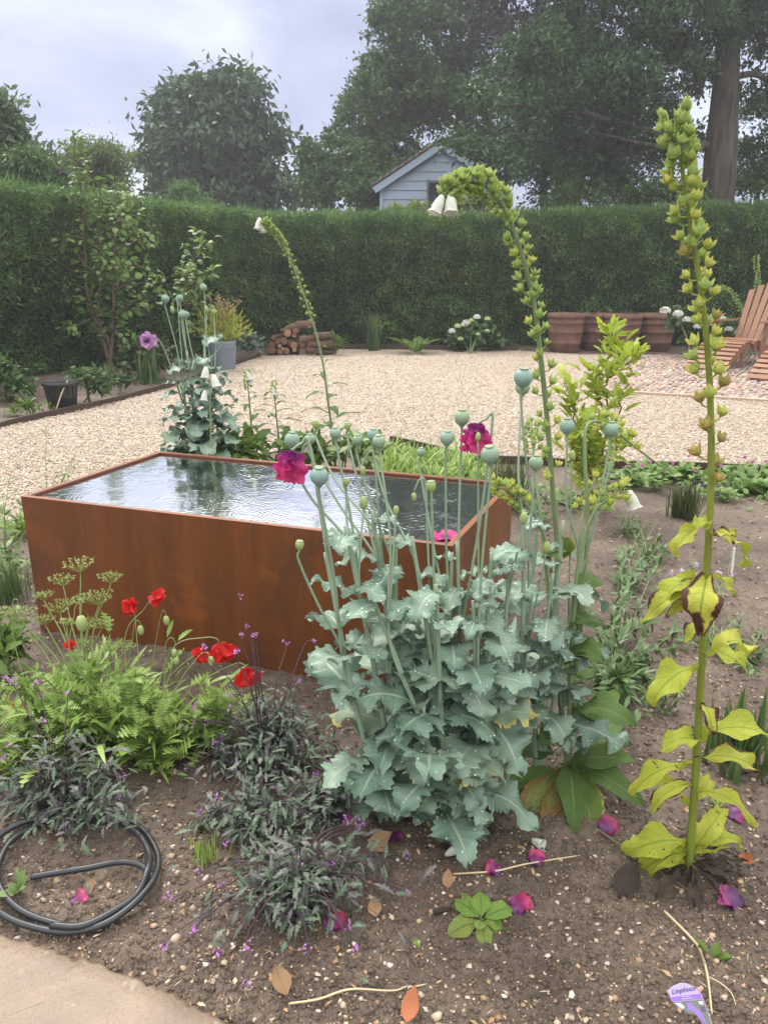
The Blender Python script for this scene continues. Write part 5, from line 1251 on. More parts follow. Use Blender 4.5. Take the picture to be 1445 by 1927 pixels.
M_foxd = m_leaf('blotched_foxglove_leaf', (.12, .15, .035), (.24, .24, .06), vein=(.20, .22, .07), edge=(.20, .12, .03), edge_at=.8, rough=.5, trans=.2, rug=.8)

# foxglove with several side spikes on the right, and big green basal leaves
cb2_ = GZ(1068, 1450); Yc = cb2_[1]
fc = thing('foxglove', cb2_, 'many stemmed foxglove with sprawling side spikes, big green leaves and one white bell', 'foxglove', 'foxgloves')
sb = MB()
for pxs, dy, pods, ks in (
        ([(1068, 1450), (1074, 1250), (1085, 1080), (1112, 975), (1150, 935), (1182, 922)], .0, [(.62, .97, 16)], 'y'),
        ([(1066, 1440), (1050, 1250), (1040, 1100), (1015, 985), (972, 935), (925, 912)], .1, [(.70, 1.0, 24)], 'y'),
        ([(1070, 1440), (1090, 1200), (1105, 1000), (1100, 860), (1105, 800), (1140, 798), (1180, 830), (1230, 868), (1262, 888)], .25, [(.56, .80, 18)], 'y'),
        ([(1066, 1440), (1040, 1200), (1020, 1000), (1008, 900), (1002, 830), (1000, 800)], .3, [(.72, 1.0, 22)], 'c'),
        ([(1070, 1440), (1085, 1180), (1090, 1020), (1100, 950), (1120, 900)], .2, [(.66, 1.0, 14)], 'y')):
    pw = [P(x, y, Yc + dy * i / (len(pxs) - 1)) for i, (x, y) in enumerate(pxs)]
    pp = spike(fc, sb, pw, .0075, .0022, pods, lambda f, ks=ks: ks if rng.uniform() < .8 else 'g', 1.1, .85)
    if pxs[-1] == (1182, 922): tipb = pp[-1]
part('stem', sb, M_fstem, fc)
bell(fc, tipb + [.0, -.005, 0], [.30, -.25, -.9], .056)
lb, lyb, ldb = MB(), MB(), MB()
for (x0, y0, x1, y1, L, W, bd, dy, kd) in (
        (1075, 1340, 1130, 1310, .21, .062, 1.5, -.08, 0), (1080, 1330, 1170, 1340, .17, .03, 1.5, .0, 1), (1078, 1480, 1085, 1455, .20, .058, 1.6, -.16, 1), (1080, 1480, 1150, 1460, .16, .05, 1.2, -.08, 0), (1085, 1490, 1120, 1470, .17, .05, 1.5, -.10, 0),
        (1040, 1490, 990, 1490, .20, .068, 1.6, -.16, 2), (1010, 1480, 940, 1470, .19, .055, 1.2, -.10, 0), (1060, 1250, 1120, 1190, .16, .05, 1.3, -.02, 0), (1062, 1240, 1090, 1180, .17, .055, 1.6, -.08, 0), (1070, 1180, 1130, 1140, .17, .05, 1.5, .02, 0), (1075, 1120, 1130, 1060, .15, .045, 1.4, .02, 0),
        (1050, 1300, 1010, 1290, .17, .055, 1.6, -.05, 0), (1070, 1300, 1100, 1230, .16, .05, 1.2, .05, 0), (1060, 1380, 1060, 1340, .18, .055, 1.6, -.10, 0), (1085, 1400, 1140, 1380, .13, .04, 1.2, .05, 2), (1050, 1420, 1000, 1390, .17, .05, 1.4, -.04, 0), (1090, 1340, 1140, 1280, .15, .045, 1.4, .1, 0),
        (960, 1500, 920, 1500, .17, .05, 1.4, -.1, 0), (1060, 1060, 1010, 1010, .16, .03, 1.2, .1, 0), (1055, 1010, 1100, 1005, .13, .03, 1.5, .1, 1)):
    aim_leaf((lb, lyb, ldb)[kd], L_fox, P(x0, y0, Yc - .02), P(x1, y1, Yc + dy), L, W * 1.1, bd, rnd=rng.uniform(0, 1), wave=.12, fold=.22, side=rng.uniform(-.12, .12))
for x1, y1, hh, W, kd in ((1112, 1572, .02, .060, 1), (1172, 1525, .06, .052, 0), (1000, 1572, .02, .068, 2), (935, 1552, .03, .056, 0), (1165, 1402, .14, .062, 0), (1178, 1352, .20, .034, 1), (1075, 1552, .04, .055, 0), (1140, 1490, .08, .055, 0), (1040, 1590, .01, .05, 2), (900, 1590, .01, .045, 0), (1190, 1440, .05, .03, 2)):
    p0 = cb2_ + [rng.normal(0, .015), -.01, .02]; tp = GZ(x1, y1) + [0, 0, hh]; dd = tp - p0 + [0, 0, .10]
    leaves((lb, lyb, ldb)[kd], L_fox, p0, dd, np.array([0, -.4, 1.]), np.linalg.norm(dd) * 1.12, W, 1.15, .2, .12, 2.2, rnd=[rng.uniform(0, 1)], side=rng.uniform(-.1, .1))
part('foliage', lb, M_foxl, fc); part('yellowing_foliage', lyb, M_foxy, fc, label='leaves yellowing at the edges'); part('blotched_foliage', ldb, M_foxd, fc, label='brown blotched leaf low on the plant')

# thin leaning foxglove on the left, and smaller ones near it
def small_foxglove(label, pxs, Y0, lean, pods, sc_, leafs, bells=(), r0=.009, seedkind='g', group='foxgloves'):
    pw = [P(x, y, Y0 + lean * i / (len(pxs) - 1)) for i, (x, y) in enumerate(pxs)]; b = np.array([pw[0][0], pw[0][1], 0.0]); pw[0] = b
    rt = thing('foxglove', b, label, 'foxglove', group); sb = MB(); pp = spike(rt, sb, pw, r0, .0022, pods, lambda f: seedkind if rng.uniform() < .8 else 'c', sc_, sc_ * .75, 110); part('stem', sb, M_fstem, rt)
    mb = MB(); az = 0
    for (t0, t1, n, L0, L1) in leafs:
        for q in range(n):
            f = t0 + (t1 - t0) * (q + .5) / n; az += 2.4; o = np.array([math.cos(az), math.sin(az), 0]); L = L0 + (L1 - L0) * q / n
            leaves(mb, L_fox, pp[int(f * 109)], o + np.array([0, 0, rng.uniform(.3, .9)]), [0, 0, 1], L * rng.uniform(.8, 1.2), L * .17, rng.uniform(.7, 1.5), .2, .1)
    part('foliage', mb, M_foxl, rt)
    for x, y, dx, L in bells: bell(rt, P(x, y, Y0 + lean * .7), [dx, -.2, -1], L)
    return pp
pp = small_foxglove('slender foxglove leaning left over the log pile, one white bell at its tip', [(636, 985), (630, 860), (618, 760), (603, 660), (570, 550), (536, 465), (512, 432), (494, 412)], 4.7, -.1, [(.50, .72, 34), (.72, .97, 64)], .95, [(.10, .36, 14, .24, .15), (.36, .5, 6, .1, .05)], [(489, 410, -.15, .062), (494, 418, .1, .055)])
small_foxglove('short foxglove with pale bells between the left opium poppy and the leaning foxglove', [(478, 985), (476, 860), (470, 760), (464, 700)], 4.6, 0, [(.80, 1.0, 16)], .9, [(.2, .78, 18, .20, .09)], [(466, 700, .3, .05), (472, 712, -.2, .04)])
small_foxglove('dark leaved short foxglove with one white bell, left of the leaning foxglove', [(522, 985), (526, 860), (520, 780), (514, 718)], 4.65, 0, [(.86, 1.0, 12)], .8, [(.2, .9, 22, .19, .10)], [(514, 728, .1, .05)])
small_foxglove('green foxglove spike by the hedge behind the wooden chair', [(1418, 680), (1419, 600), (1424, 540), (1423, 482)], 14.6, 0, [(.35, 1.0, 60)], 2.2, [(.05, .3, 8, .3, .25)], r0=.02)
small_foxglove('bent foxglove spike leaning left beneath the hedge beside the wooden chair', [(1412, 680), (1400, 600), (1375, 552), (1348, 540)], 14.4, 0, [(.4, 1.0, 40)], 2.0, [(.05, .3, 6, .3, .25)], r0=.02)
# white bells among the left opium poppy
wf_ = thing('foxglove', P(400, 990, 4.15) * [1, 1, 0], 'white foxglove with a few open bells tangled in the left opium poppy', 'foxglove', 'foxgloves')
sb = MB(); tube(sb, spline([P(400, 1000, 4.15) * [1, 1, 0], P(398, 860, 4.15), P(396, 760, 4.15), P(392, 690, 4.15)], 20), [.008, .003], 7); part('stem', sb, M_fstem, wf_)
for x, y, dx, L in ((388, 690, -.1, .062), (402, 705, .25, .07), (386, 735, -.1, .055)): bell(wf_, P(x, y, 4.1), [dx, -.3, -1], L)

# ------------------------------------------------------------ lime leaved shrub
M_lime = m_leaf('lime_leaf', (.32, .42, .04), (.50, .58, .08), vein=(.55, .60, .14), rough=.4, trans=.4)
lbz = G(1104, 962); Yl = lbz[1]
branched('lime_shrub', 'young shrub with lobed lime green leaves beside the arching foxglove', 'shrub', lbz, Yl, [
    (['base', (1108, 900), (1125, 820), (1140, 730), (1148, 640), (1150, 622)], .010), (['base', (1112, 900), (1140, 830), (1168, 750), (1185, 690), (1192, 672)], .009), (['base', (1100, 890), (1085, 800), (1068, 740), (1062, 720)], .009),
    (['base', (1095, 900), (1080, 850), (1062, 820)], .007), (['base', (1120, 880), (1150, 850), (1172, 830)], .007), ([(1134, 760), (1120, 730), (1105, 690)], .005), ([(1140, 720), (1160, 680), (1168, 650)], .005), (['base', (1105, 890), (1108, 840), (1100, 790)], .007)],
    .115, .028, M_lime, 62, seed=51, extra=.05, lf=L_lobed, bend=.5, depth=.2, up=.75, stem_mat=m_flat('red_stem', (.10, .035, .025), (.16, .07, .04), .6))

# ------------------------------------------------------------ left bed: field poppies, umbellifer, purple leaved plants
M_bright = m_leaf('feathery_leaf', (.20, .32, .06), (.36, .48, .13), rough=.4, trans=.35)
M_pale = m_leaf('pale_green_leaf', (.15, .23, .07), (.27, .36, .14), rough=.45, trans=.3)
M_thin = m_flat('thin_green_stem', (.19, .27, .09), (.30, .38, .15), .5, trans=.1)
k = NT('red_petal'); s = k.n('ShaderNodeSeparateXYZ'); k.l(k.uv(), s.inputs[0])
M_red = k.bsdf(k.mix(s.outputs[0], k.mix(k.rnd(), (.35, .008, .01), (.5, .01, .012)), k.mix(k.rnd(), (.62, .020, .018), (.72, .04, .028))), .45, .3, k.noise(90, 3, .6, k.geo()), .3, .002, trans=.35)
M_umb = m_leaf('umbel_floret', (.26, .34, .10), (.44, .50, .20), rough=.5, trans=.3)

def tuft(mb, c, n, L, W, lf, spread, lean=.9, zspread=.0, bend=.8, upmin=.2, wave=.0):
    """n leaves rising from around c"""
    th = rng.uniform(0, 6.28, n); r_ = np.abs(rng.normal(0, spread, n)); le = rng.uniform(.1, lean, n)
    a = np.stack([np.cos(th) * le, np.sin(th) * le, rng.uniform(upmin, 1, n)], 1)
    p = np.asarray(c) + np.stack([np.cos(th) * r_, np.sin(th) * r_, rng.uniform(0, zspread, n) if zspread else np.zeros(n)], 1)
    nn_ = np.array([0, 0, 1.]) - a * .4 + rng.normal(0, .3, (n, 3))
    leaves(mb, lf, p, a, nn_, L * rng.uniform(.6, 1.2, n), W * rng.uniform(.7, 1.2, n), bend * rng.uniform(.4, 1.5, n), .15, wave)
def leafy_stems(fb, sb, base, tips, L, W, lf, per=14, r0=.0028, bend=.7, t0=.05, L1=None, spread=.0, up=.4):
    for tp in tips:
        tp = np.asarray(tp, float); mid = base * .5 + tp * .5 + rng.normal(0, .02, 3) + np.array([0, 0, .05])
        pts = spline([base + rng.normal(0, .012, 3) * [1, 1, 0], mid, tp], 30); tube(sb, pts, [r0, r0 * .35], 5, rng.uniform())
        t_ = np.sort(rng.uniform(t0, 1, per)); i = np.minimum((t_ * 29).astype(int), 29); T_ = nrm(np.gradient(pts, axis=0))[i]
        o = rand_dirs(per); o = nrm(o - T_ * np.sum(o * T_, 1, keepdims=True) * .8)
        ll = L * (1 - t_) + (L1 or L * .5) * t_
        leaves(fb, lf, pts[i] + o * spread * rng.uniform(0, 1, (per, 1)), o + T_ * up, np.array([0, 0, 1.]) + rng.normal(0, .35, (per, 3)), ll * rng.uniform(.7, 1.2, per), ll * W / L * rng.uniform(.8, 1.2, per), bend * rng.uniform(.2, 1.6, per), .15)
# umbellifer
ub = GZ(185, 1400); Yu = ub[1] + .12
um = thing('umbellifer', ub, 'feathery green plant with flat yellow green umbels against the rusty trough', 'plant')
sb, fb = MB(), MB()
UMB = [(150, 1060, 34, .10), (118, 1090, 26, .12), (208, 1085, 26, .02), (112, 1140, 30, .08), (150, 1128, 22, .02), (185, 1122, 34, .0), (82, 1120, 20, .1), (84, 1165, 22, .06), (165, 1172, 26, -.03), (190, 1172, 24, .0), (208, 1215, 26, -.05), (40, 1155, 34, .0), (15, 1150, 26, -.02), (125, 1170, 14, .0), (238, 1215, 18, .0), (160, 1210, 16, -.06)]
heads_ = []
for x, y, w_, dy in UMB:
    c = P(x, y, Yu + dy); r = px2m(w_, Yu + dy); heads_.append(c)
    j = P(150 + (x - 150) * .4 + rng.uniform(-6, 6), y + (1400 - y) * .35, Yu + dy * .5); bot = c - [0, 0, r * .55]
    tube(sb, spline([ub + rng.normal(0, .02, 3) * [1, 1, 0], j, bot * .8 + j * .2, bot], 24), [.0036, .0026, .0018], 6, rng.uniform())
    hb_ = MB(); m_ = int(10 + w_ * .35)
    for q in range(m_):
        th = 2.4 * q; rr = r * math.sqrt((q + .5) / m_); e = c + np.array([math.cos(th) * rr, math.sin(th) * rr * .9, r * .12 * math.cos(rr / r * 1.4) + rng.uniform(-.004, .004)])
        tube(hb_, [bot, bot * .5 + e * .5 + [0, 0, -.002], e], .0006, 4, .2, closed_end=False)
        m2 = 7; pp = e + rand_dirs(m2) * .0055 * [1, 1, .8]
        leaves(hb_, L_oval, pp, rand_dirs(m2) + [0, 0, .8], rand_dirs(m2), rng.uniform(.004, .009, m2), .0022, .4)
    part('umbel', hb_, M_umb, um)
leafy_stems(fb, sb, ub, [P(x, y, Yu + rng.uniform(-.25, .15)) for x, y in ((60, 1260), (100, 1240), (140, 1230), (190, 1240), (230, 1250), (260, 1270), (120, 1290), (170, 1290), (215, 1300), (80, 1320), (20, 1290), (290, 1300), (40, 1340), (245, 1330), (150, 1330))], .08, .030, L_feath, 30, up=.6)
tuft(fb, ub, 85, .12, .036, L_feath, .16, .9, .22); tuft(fb, ub, 200, .12, .008, L_lance, .17, .8, .24)
part('stem', sb, M_thin, um); part('foliage', fb, M_bright, um)
# field poppies
def red_flower(root, c, axis, r, n=4, closed=.0, label=None):
    ax = nrm(axis); u = nrm(np.cross(ax, [.3, .8, .2])); v = np.cross(ax, u); mb = MB()
    for q in range(n):
        th = 6.283 * q / n + rng.uniform(-.25, .25); o = u * math.cos(th) + v * math.sin(th)
        leaves(mb, L_petal, c, o * (1 - closed) + ax * (.35 + closed), -o * (.3 + closed) + ax, r * rng.uniform(.9, 1.1), r * rng.uniform(.62, .75), -.5, -.18, .22, 1.7)
    part('flower', mb, M_red, root, label=label)
def field_poppy(label, base_px, foliage, flowers, buds, extra_stems=(), seeds=()):
    b = GZ(*base_px); Y0 = b[1]; rt = thing('field_poppy', b, label, 'poppy plant', 'red field poppies'); sb, fb = MB(), MB()
    for path, ax, r, closed, dy in flowers:
        pw = [b] + [P(x, y, Y0 + dy) for x, y in path]; tube(sb, spline(pw, 30), [.0026, .0018, .0014], 6, rng.uniform()); red_flower(rt, pw[-1], ax, px2m(r, Y0 + dy), closed=closed)
    for path, L, ax, dy in buds:
        pw = [b] + [P(x, y, Y0 + dy) for x, y in path]; tube(sb, spline(pw, 34), [.0022, .0014, .0012], 6, rng.uniform()); l_ = px2m(L, Y0); bud(rt, pw[-1] + nrm(ax) * l_ * .45, l_, ax)
    for path, dy in extra_stems: tube(sb, spline([b] + [P(x, y, Y0 + dy) for x, y in path], 24), [.0022, .0012], 5, rng.uniform())
    leafy_stems(fb, sb, b, [P(x, y, Y0 + rng.uniform(-.15, .15)) for x, y in foliage], .085, .034, L_feath, 30, up=.6)
    tuft(fb, b, 40, .12, .036, L_feath, .06, .9, .08); tuft(fb, b, 60, .13, .008, L_lance, .07, .8, .10)
    part('stem', sb, M_thin, rt); part('foliage', fb, M_bright, rt)
field_poppy('field poppy with the two highest red flowers in front of the trough face', (262, 1395), [(240, 1300), (285, 1310), (255, 1260), (300, 1340), (320, 1370), (220, 1330)],
    [([(236, 1235), (242, 1180), (272, 1146), (288, 1118)], (.75, -.5, -.25), 26, .55, .08), ([(262, 1262), (258, 1200), (253, 1142)], (-.35, -.5, .25), 24, .35, .02)],
    [([(236, 1290), (248, 1215), (254, 1172), (263, 1170), (264, 1178)], 22, (.05, 0, -1), .05), ([(288, 1240), (296, 1195), (305, 1152), (311, 1152), (312, 1160)], 22, (.1, 0, -1), .08), ([(140, 1250), (140, 1160), (146, 1136), (154, 1140), (152, 1160)], 36, (.02, 0, -1), -.05)])
field_poppy('field poppy with large scarlet flowers hanging low at the foot of the trough', (285, 1435), [(320, 1340), (345, 1380), (300, 1360), (270, 1370), (330, 1420)],
    [([(300, 1290), (330, 1215), (385, 1200), (408, 1202), (413, 1212)], (.35, -.55, -.75), 38, .45, .12), ([(300, 1330), (380, 1280), (440, 1250), (458, 1250), (464, 1258)], (.15, -.3, -1), 38, .55, .1), ([(305, 1300), (350, 1245), (388, 1225)], (-.5, -.7, -.3), 26, .5, .12)],
    [([(310, 1280), (312, 1215), (322, 1200), (330, 1208), (328, 1222)], 20, (0, 0, -1), .1), ([(315, 1290), (330, 1235), (336, 1232), (334, 1228), (332, 1236)], 20, (0, 0, -1), .1), ([(330, 1300), (370, 1240), (385, 1228), (394, 1232), (396, 1236)], 24, (.2, 0, -1), .08)])
field_poppy('small field poppy with a few red petals among the greenery at the left edge', (70, 1440), [(30, 1330), (60, 1310), (90, 1340), (20, 1380), (110, 1370), (50, 1270), (0, 1300), (130, 1330)],
    [([(60, 1380), (40, 1340), (36, 1330)], (.2, -.6, .5), 17, .2, 0), ([(100, 1300), (130, 1225), (134, 1216)], (.1, -.6, .6), 15, .3, .15)],
    [([(50, 1300), (26, 1200), (24, 1136), (33, 1128), (34, 1140)], 16, (.1, 0, -1), .1)])
field_poppy('low field poppy with one small orange red bloom among the purple leaved plants', (400, 1400), [(390, 1340), (420, 1335), (410, 1320), (380, 1370), (435, 1370)],
    [([(405, 1360), (408, 1330), (408, 1318)], (0, -.5, .9), 16, .2, 0)], [([(430, 1330), (438, 1308), (443, 1306), (444, 1314)], 16, (0, 0, -1), 0)])

# purple leaved plants with small mauve flowers
k = NT('purple_green_leaf'); s = k.n('ShaderNodeSeparateXYZ'); k.l(k.uv(), s.inputs[0]); r_ = k.rnd()
c = k.mix(k.math('ADD', k.math('MULTIPLY', r_, .7), k.math('MULTIPLY', k.math('SUBTRACT', k.noise(9, 3, .6, k.geo()), .5), 1.2), True), (.066, .105, .060), (.155, .200, .128))
c = k.mix(k.math('MULTIPLY', k.rng_(r_, .45, .8), .75), c, (.095, .070, .090))
ac = k.math('MULTIPLY', k.math('ABSOLUTE', k.math('SUBTRACT', s.outputs[1], .5)), 2.0)
c = k.mix(k.rng_(ac, .16, .0), c, (.22, .25, .21))
M_purp = k.bsdf(c, .52, .4, trans=.12)
M_pst = m_flat('purple_stem', (.035, .016, .028), (.080, .045, .060), .5)
M_mfl = m_flat('mauve_floret', (.46, .17, .50), (.68, .36, .72), .55, trans=.3)
def mauve(root, c, n=5, r=.0058):
    mb = MB(); m_ = n * 4; cc = np.repeat(c + rng.normal(0, r * .9, (n, 3)), 4, 0); d = rand_dirs(m_)
    leaves(mb, L_oval, cc, d, rand_dirs(m_), r * 1.1, r * .42, .3); part('flower', mb, M_mfl, root)
def above(q, lo=.03):
    if q[2] >= lo: return q
    px = CX + F * q[0] / (q[1] * CP - (q[2] - HC) * SP); py = CY - F * (q[1] * SP + (q[2] - HC) * CP) / (q[1] * CP - (q[2] - HC) * SP)
    return GZ(px, py) + [0, 0, rng.uniform(lo, lo * 2)]
def purple_plant(label, base_px, tips, flower_px, n_tuft=120, per=20, seed=0, L=.062, extra=()):
    b = GZ(*base_px); Y0 = b[1]; rt = thing('purple_leaved_plant', b, label, 'plant', 'purple leaved plants with mauve flowers'); sb, fb = MB(), MB()
    leafy_stems(fb, sb, b, [above(P(x + rng.normal(0, j_), y + rng.normal(0, j_ * .8), Y0 + dy + rng.normal(0, .05))) for x, y, dy in tips for j_ in (7, 36)], L, L * .25, L_jag, int(per * .8), .0022, up=.45, spread=.02, L1=L * .6, bend=1.0)
    tuft(fb, b + [0, 0, .01], n_tuft // 2, L * .8, L * .22, L_jag, .15, 1.2, .14, upmin=-.2, bend=1.1)
    for x, y, dy in flower_px:
        c = above(P(x, y, Y0 + dy), .02); m_ = b * .55 + c * .45 + [0, 0, .07]
        tube(sb, spline([b + rng.normal(0, .03, 3) * [1, 1, 0], m_, c * .85 + m_ * .15 + rng.normal(0, .006, 3), c], 22), [.0022, .0011], 5, rng.uniform()); mauve(rt, c)
    part('stem', sb, M_pst, rt); part('foliage', fb, M_purp, rt)
    return rt
purple_plant('dark purple leaved plant spilling over the back of the black hose coil', (130, 1540), [(x, y, dy) for x, y, dy in ((20, 1470, 0), (40, 1430, .05), (70, 1400, .1), (100, 1390, .1), (140, 1385, .1), (180, 1395, .1), (215, 1400, .1), (240, 1440, .05), (255, 1490, 0), (240, 1530, -.05), (30, 1520, -.02), (10, 1500, 0), (60, 1560, -.08), (120, 1585, -.1), (170, 1590, -.12), (215, 1560, -.1), (90, 1460, .0), (150, 1450, 0), (195, 1470, 0), (120, 1510, -.05), (-20, 1480, 0))],
    [(75, 1450, .02), (17, 1500, 0), (230, 1460, 0), (228, 1495, 0), (5, 1425, .05), (80, 1355, .1), (16, 1400, .05), (127, 1304, .15), (70, 1285, .15), (28, 1282, .15), (15, 1280, .15)], 150, 24)
purple_plant('large purple leaved plant with tall thin flower stems left of the opium poppies', (505, 1440), [(x, y, dy) for x, y, dy in ((400, 1400, 0), (420, 1360, .05), (450, 1330, .05), (480, 1310, .08), (520, 1300, .1), (560, 1310, .1), (590, 1330, .1), (620, 1370, .1), (640, 1400, .05), (610, 1430, 0), (390, 1450, 0), (410, 1490, -.05), (450, 1510, -.08), (500, 1510, -.08), (540, 1480, -.05), (580, 1460, 0), (470, 1400, .0), (540, 1380, .0), (430, 1430, 0), (500, 1360, .05), (575, 1400, .05), (385, 1480, 0), (560, 1350, .1))],
    [(452, 1122, .15), (466, 1178, .15), (455, 1192, .12), (480, 1195, .12), (478, 1195, .15), (432, 1308, .0), (434, 1330, 0), (370, 1330, 0), (344, 1365, 0), (366, 1357, 0), (388, 1358, 0), (402, 1395, -.05), (402, 1400, -.05), (334, 1478, -.05), (352, 1467, -.05), (512, 1448, -.1), (414, 1388, 0), (415, 1460, -.05), (560, 1285, .1), (590, 1205, .2), (538, 1212, .2), (444, 1225, .05), (385, 1215, .05), (450, 1480, -.1), (373, 1542, -.1), (395, 1560, -.1), (570, 1330, .08)], 190, 26)
purple_plant('purple leaved plant in the front bed right of the black hose', (555, 1690), [(x, y, dy) for x, y, dy in ((430, 1690, 0), (450, 1640, .05), (480, 1610, .08), (520, 1590, .1), (560, 1590, .1), (600, 1590, .1), (640, 1600, .08), (690, 1620, .05), (730, 1640, .05), (700, 1690, 0), (660, 1740, -.03), (620, 1760, -.05), (580, 1770, -.06), (530, 1770, -.06), (490, 1760, -.05), (440, 1740, 0), (500, 1660, 0), (560, 1640, 0), (610, 1650, 0), (590, 1710, -.04), (520, 1720, -.04), (650, 1680, 0))],
    [(376, 1640, .02), (324, 1702, 0), (415, 1683, 0), (502, 1720, -.05), (475, 1735, -.05), (460, 1755, -.05), (370, 1758, 0), (370, 1770, 0), (548, 1715, -.05), (545, 1640, 0), (625, 1625, .02), (565, 1628, 0), (655, 1755, -.04), (668, 1810, -.06), (578, 1802, -.08), (465, 1805, -.05), (465, 1875, -.1), (768, 1697, .02), (414, 1812, -.04), (312, 1805, 0), (770, 1610, .1), (680, 1555, .1), (650, 1540, .1), (672, 1545, .12)], 170, 22)
purple_plant('purple leaved plant filling the middle between the large one and the front one', (470, 1560), [(x, y, dy) for x, y, dy in ((400, 1530, 0), (430, 1500, .03), (480, 1490, .05), (530, 1500, .05), (570, 1530, .03), (420, 1570, 0), (460, 1600, 0), (520, 1590, 0), (580, 1570, 0), (380, 1560, 0), (610, 1600, 0), (500, 1540, .02))],
    [(405, 1500, 0), (384, 1545, 0), (556, 1530, .03), (430, 1610, 0), (520, 1480, .05)], 90, 20)
purple_plant('smaller purple leaved plant under the left leaves of the opium poppies', (610, 1530), [(x, y, dy) for x, y, dy in ((560, 1480, 0), (600, 1450, .05), (650, 1460, .05), (680, 1490, .05), (540, 1530, 0), (560, 1570, -.05), (620, 1580, -.06), (670, 1560, -.03), (640, 1510, 0), (590, 1510, 0), (655, 1420, .1), (690, 1450, .1))],
    [(648, 1412, .1), (620, 1432, .08), (634, 1430, .08), (597, 1456, .05), (655, 1465, .05), (645, 1450, .06), (690, 1455, .08), (668, 1470, .05), (564, 1508, 0), (566, 1540, 0)], 60, 18)

# ------------------------------------------------------------ black hose
M_hose = m_flat('black_rubber', (.018, .019, .022), (.035, .037, .042), .38, .5, nsc=6)
hpx = [(62, 1676, .02), (110, 1664, .018), (170, 1652, .018), (225, 1640, .02), (262, 1645, .024), (280, 1662, .026), (272, 1690, .02), (245, 1722, .014), (200, 1748, .012), (150, 1760, .012), (95, 1752, .012), (40, 1728, .012), (6, 1690, .012), (0, 1650, .012), (25, 1600, .012), (80, 1566, .012), (150, 1548, .012),
       (220, 1552, .012), (268, 1575, .014), (296, 1615, .016), (300, 1650, .022), (286, 1690, .03), (250, 1730, .028), (195, 1762, .02), (130, 1772, .012), (70, 1764, .012), (15, 1742, .012), (-25, 1705, .012), (-40, 1660, .012), (-20, 1610, .012), (50, 1572, .028), (140, 1560, .03), (215, 1566, .028), (262, 1592, .028), (284, 1630, .03), (282, 1668, .045), (262, 1705, .03), (225, 1735, .03), (160, 1768, .03), (100, 1766, .028)]
mb = MB(); hp_ = np.array([G(a, b, .0) + [0, 0, c_ + .006] for a, b, c_ in hpx]); hs = spline(hp_, 220)
lift_ = np.array([max(0, gz(q[0], q[1])) for q in hs]); lift_ = np.convolve(np.pad(lift_, 14, mode='edge'), np.ones(29) / 29, 'valid'); hs[:, 2] += lift_ + .002
tube(mb, hs, .0084, 12)
single('garden_hose', mb, M_hose, hs[0], 'coil of black rubber hose lying on the soil beside the paving slab', 'hose')

# ------------------------------------------------------------ fallen petals, leaves, stalks
def fallen(name, label, cat, px, L, W, ang, lf, mat, curl=-.5, n=1, lift=.006, fold=-.15, wave=.15, group=None, tilt=.15, spread=.5, dz=0.0, base=None):
    c = base if base is not None else GZ(*px); mb = MB()
    for q in range(n):
        a = ang + spread * (q - (n - 1) / 2); d = np.array([math.cos(a), math.sin(a), tilt + .05 * q])
        leaves(mb, lf, c + [0, 0, lift + .003 * q] - d * L * .5 * [1, 1, 0], d, [rng.uniform(-.2, .2), rng.uniform(-.4, 0), 1], L, W, curl, fold, wave, 1.6)
    return single(name, mb, mat, c, label, cat, group)
PG = 'fallen opium poppy petals'
for px, L, ang, n, lab in (((978, 1712), .060, .2, 2, 'bright pink fringed petal lying against the little primrose plant'), ((927, 1643), .046, 2.6, 2, 'dull purple petal lying across the thin straw stalk on bare soil'), ((1008, 1626), .046, 1.0, 2, 'purple petal on the soil just below a white fallen bell'),
                           ((1142, 1567), .058, .6, 2, 'crumpled magenta petal caught on the lowest green foxglove leaf'), ((1383, 1530), .062, -.2, 2, 'frilled pink petal on the soil right of the yellow foxglove leaves'), ((1370, 1710), .066, 2.9, 2, 'big folded mauve petal on the soil right of the rotten leaves'),
                           ((860, 1600), .055, 2.2, 2, 'dark wine petal on the soil behind the white bell under the opium poppies'), ((597, 1522), .068, .4, 3, 'large deep red petal among the purple leaves, largest there'), ((652, 1540), .060, .1, 2, 'crinkled crimson petal right of the large deep red one'), ((550, 1515), .055, 1.5, 2, 'dull purple petal half hidden behind grey leaves'),
                           ((518, 1582), .050, 1.2, 1, 'maroon petal under the front purple leaved plant\'s upper leaves'), ((648, 1500), .05, .8, 1, 'small plum petal beneath the opium poppy\'s lowest left leaves'), ((742, 1580), .046, .3, 1, 'magenta petal beside the yellowing poppy leaf'), ((152, 1700), .046, .5, 1, 'shrivelled dark plum petal inside the hose coil'),
                           ((630, 1735), .06, .5, 2, 'purple petal tucked inside the front purple leaved plant'), ((1390, 1345), .03, .2, 1, 'tiny pink petal scrap near the sword leaved clump')):
    fallen('fallen_petal', lab, 'petal', px, L, L * .48, ang, L_fringe, M_fpetal, -.3, n, group=PG, wave=.30, fold=-.14, tilt=.14)
wpt = P(838, 1010, 2.7); wpt = G(838, 1008, HB)
mb = MB()
for a in (2.9, .1, 1.2, -1.6): d = np.array([math.cos(a), math.sin(a), .04]); leaves(mb, L_fringe, wpt + [0, 0, -.003], d, [0, 0, 1], .055, .034, -.3, -.1, .12)
single('fallen_petal', mb, M_opetal, wpt, 'pink petals floating on the water in the near right corner of the trough', 'petal', PG)
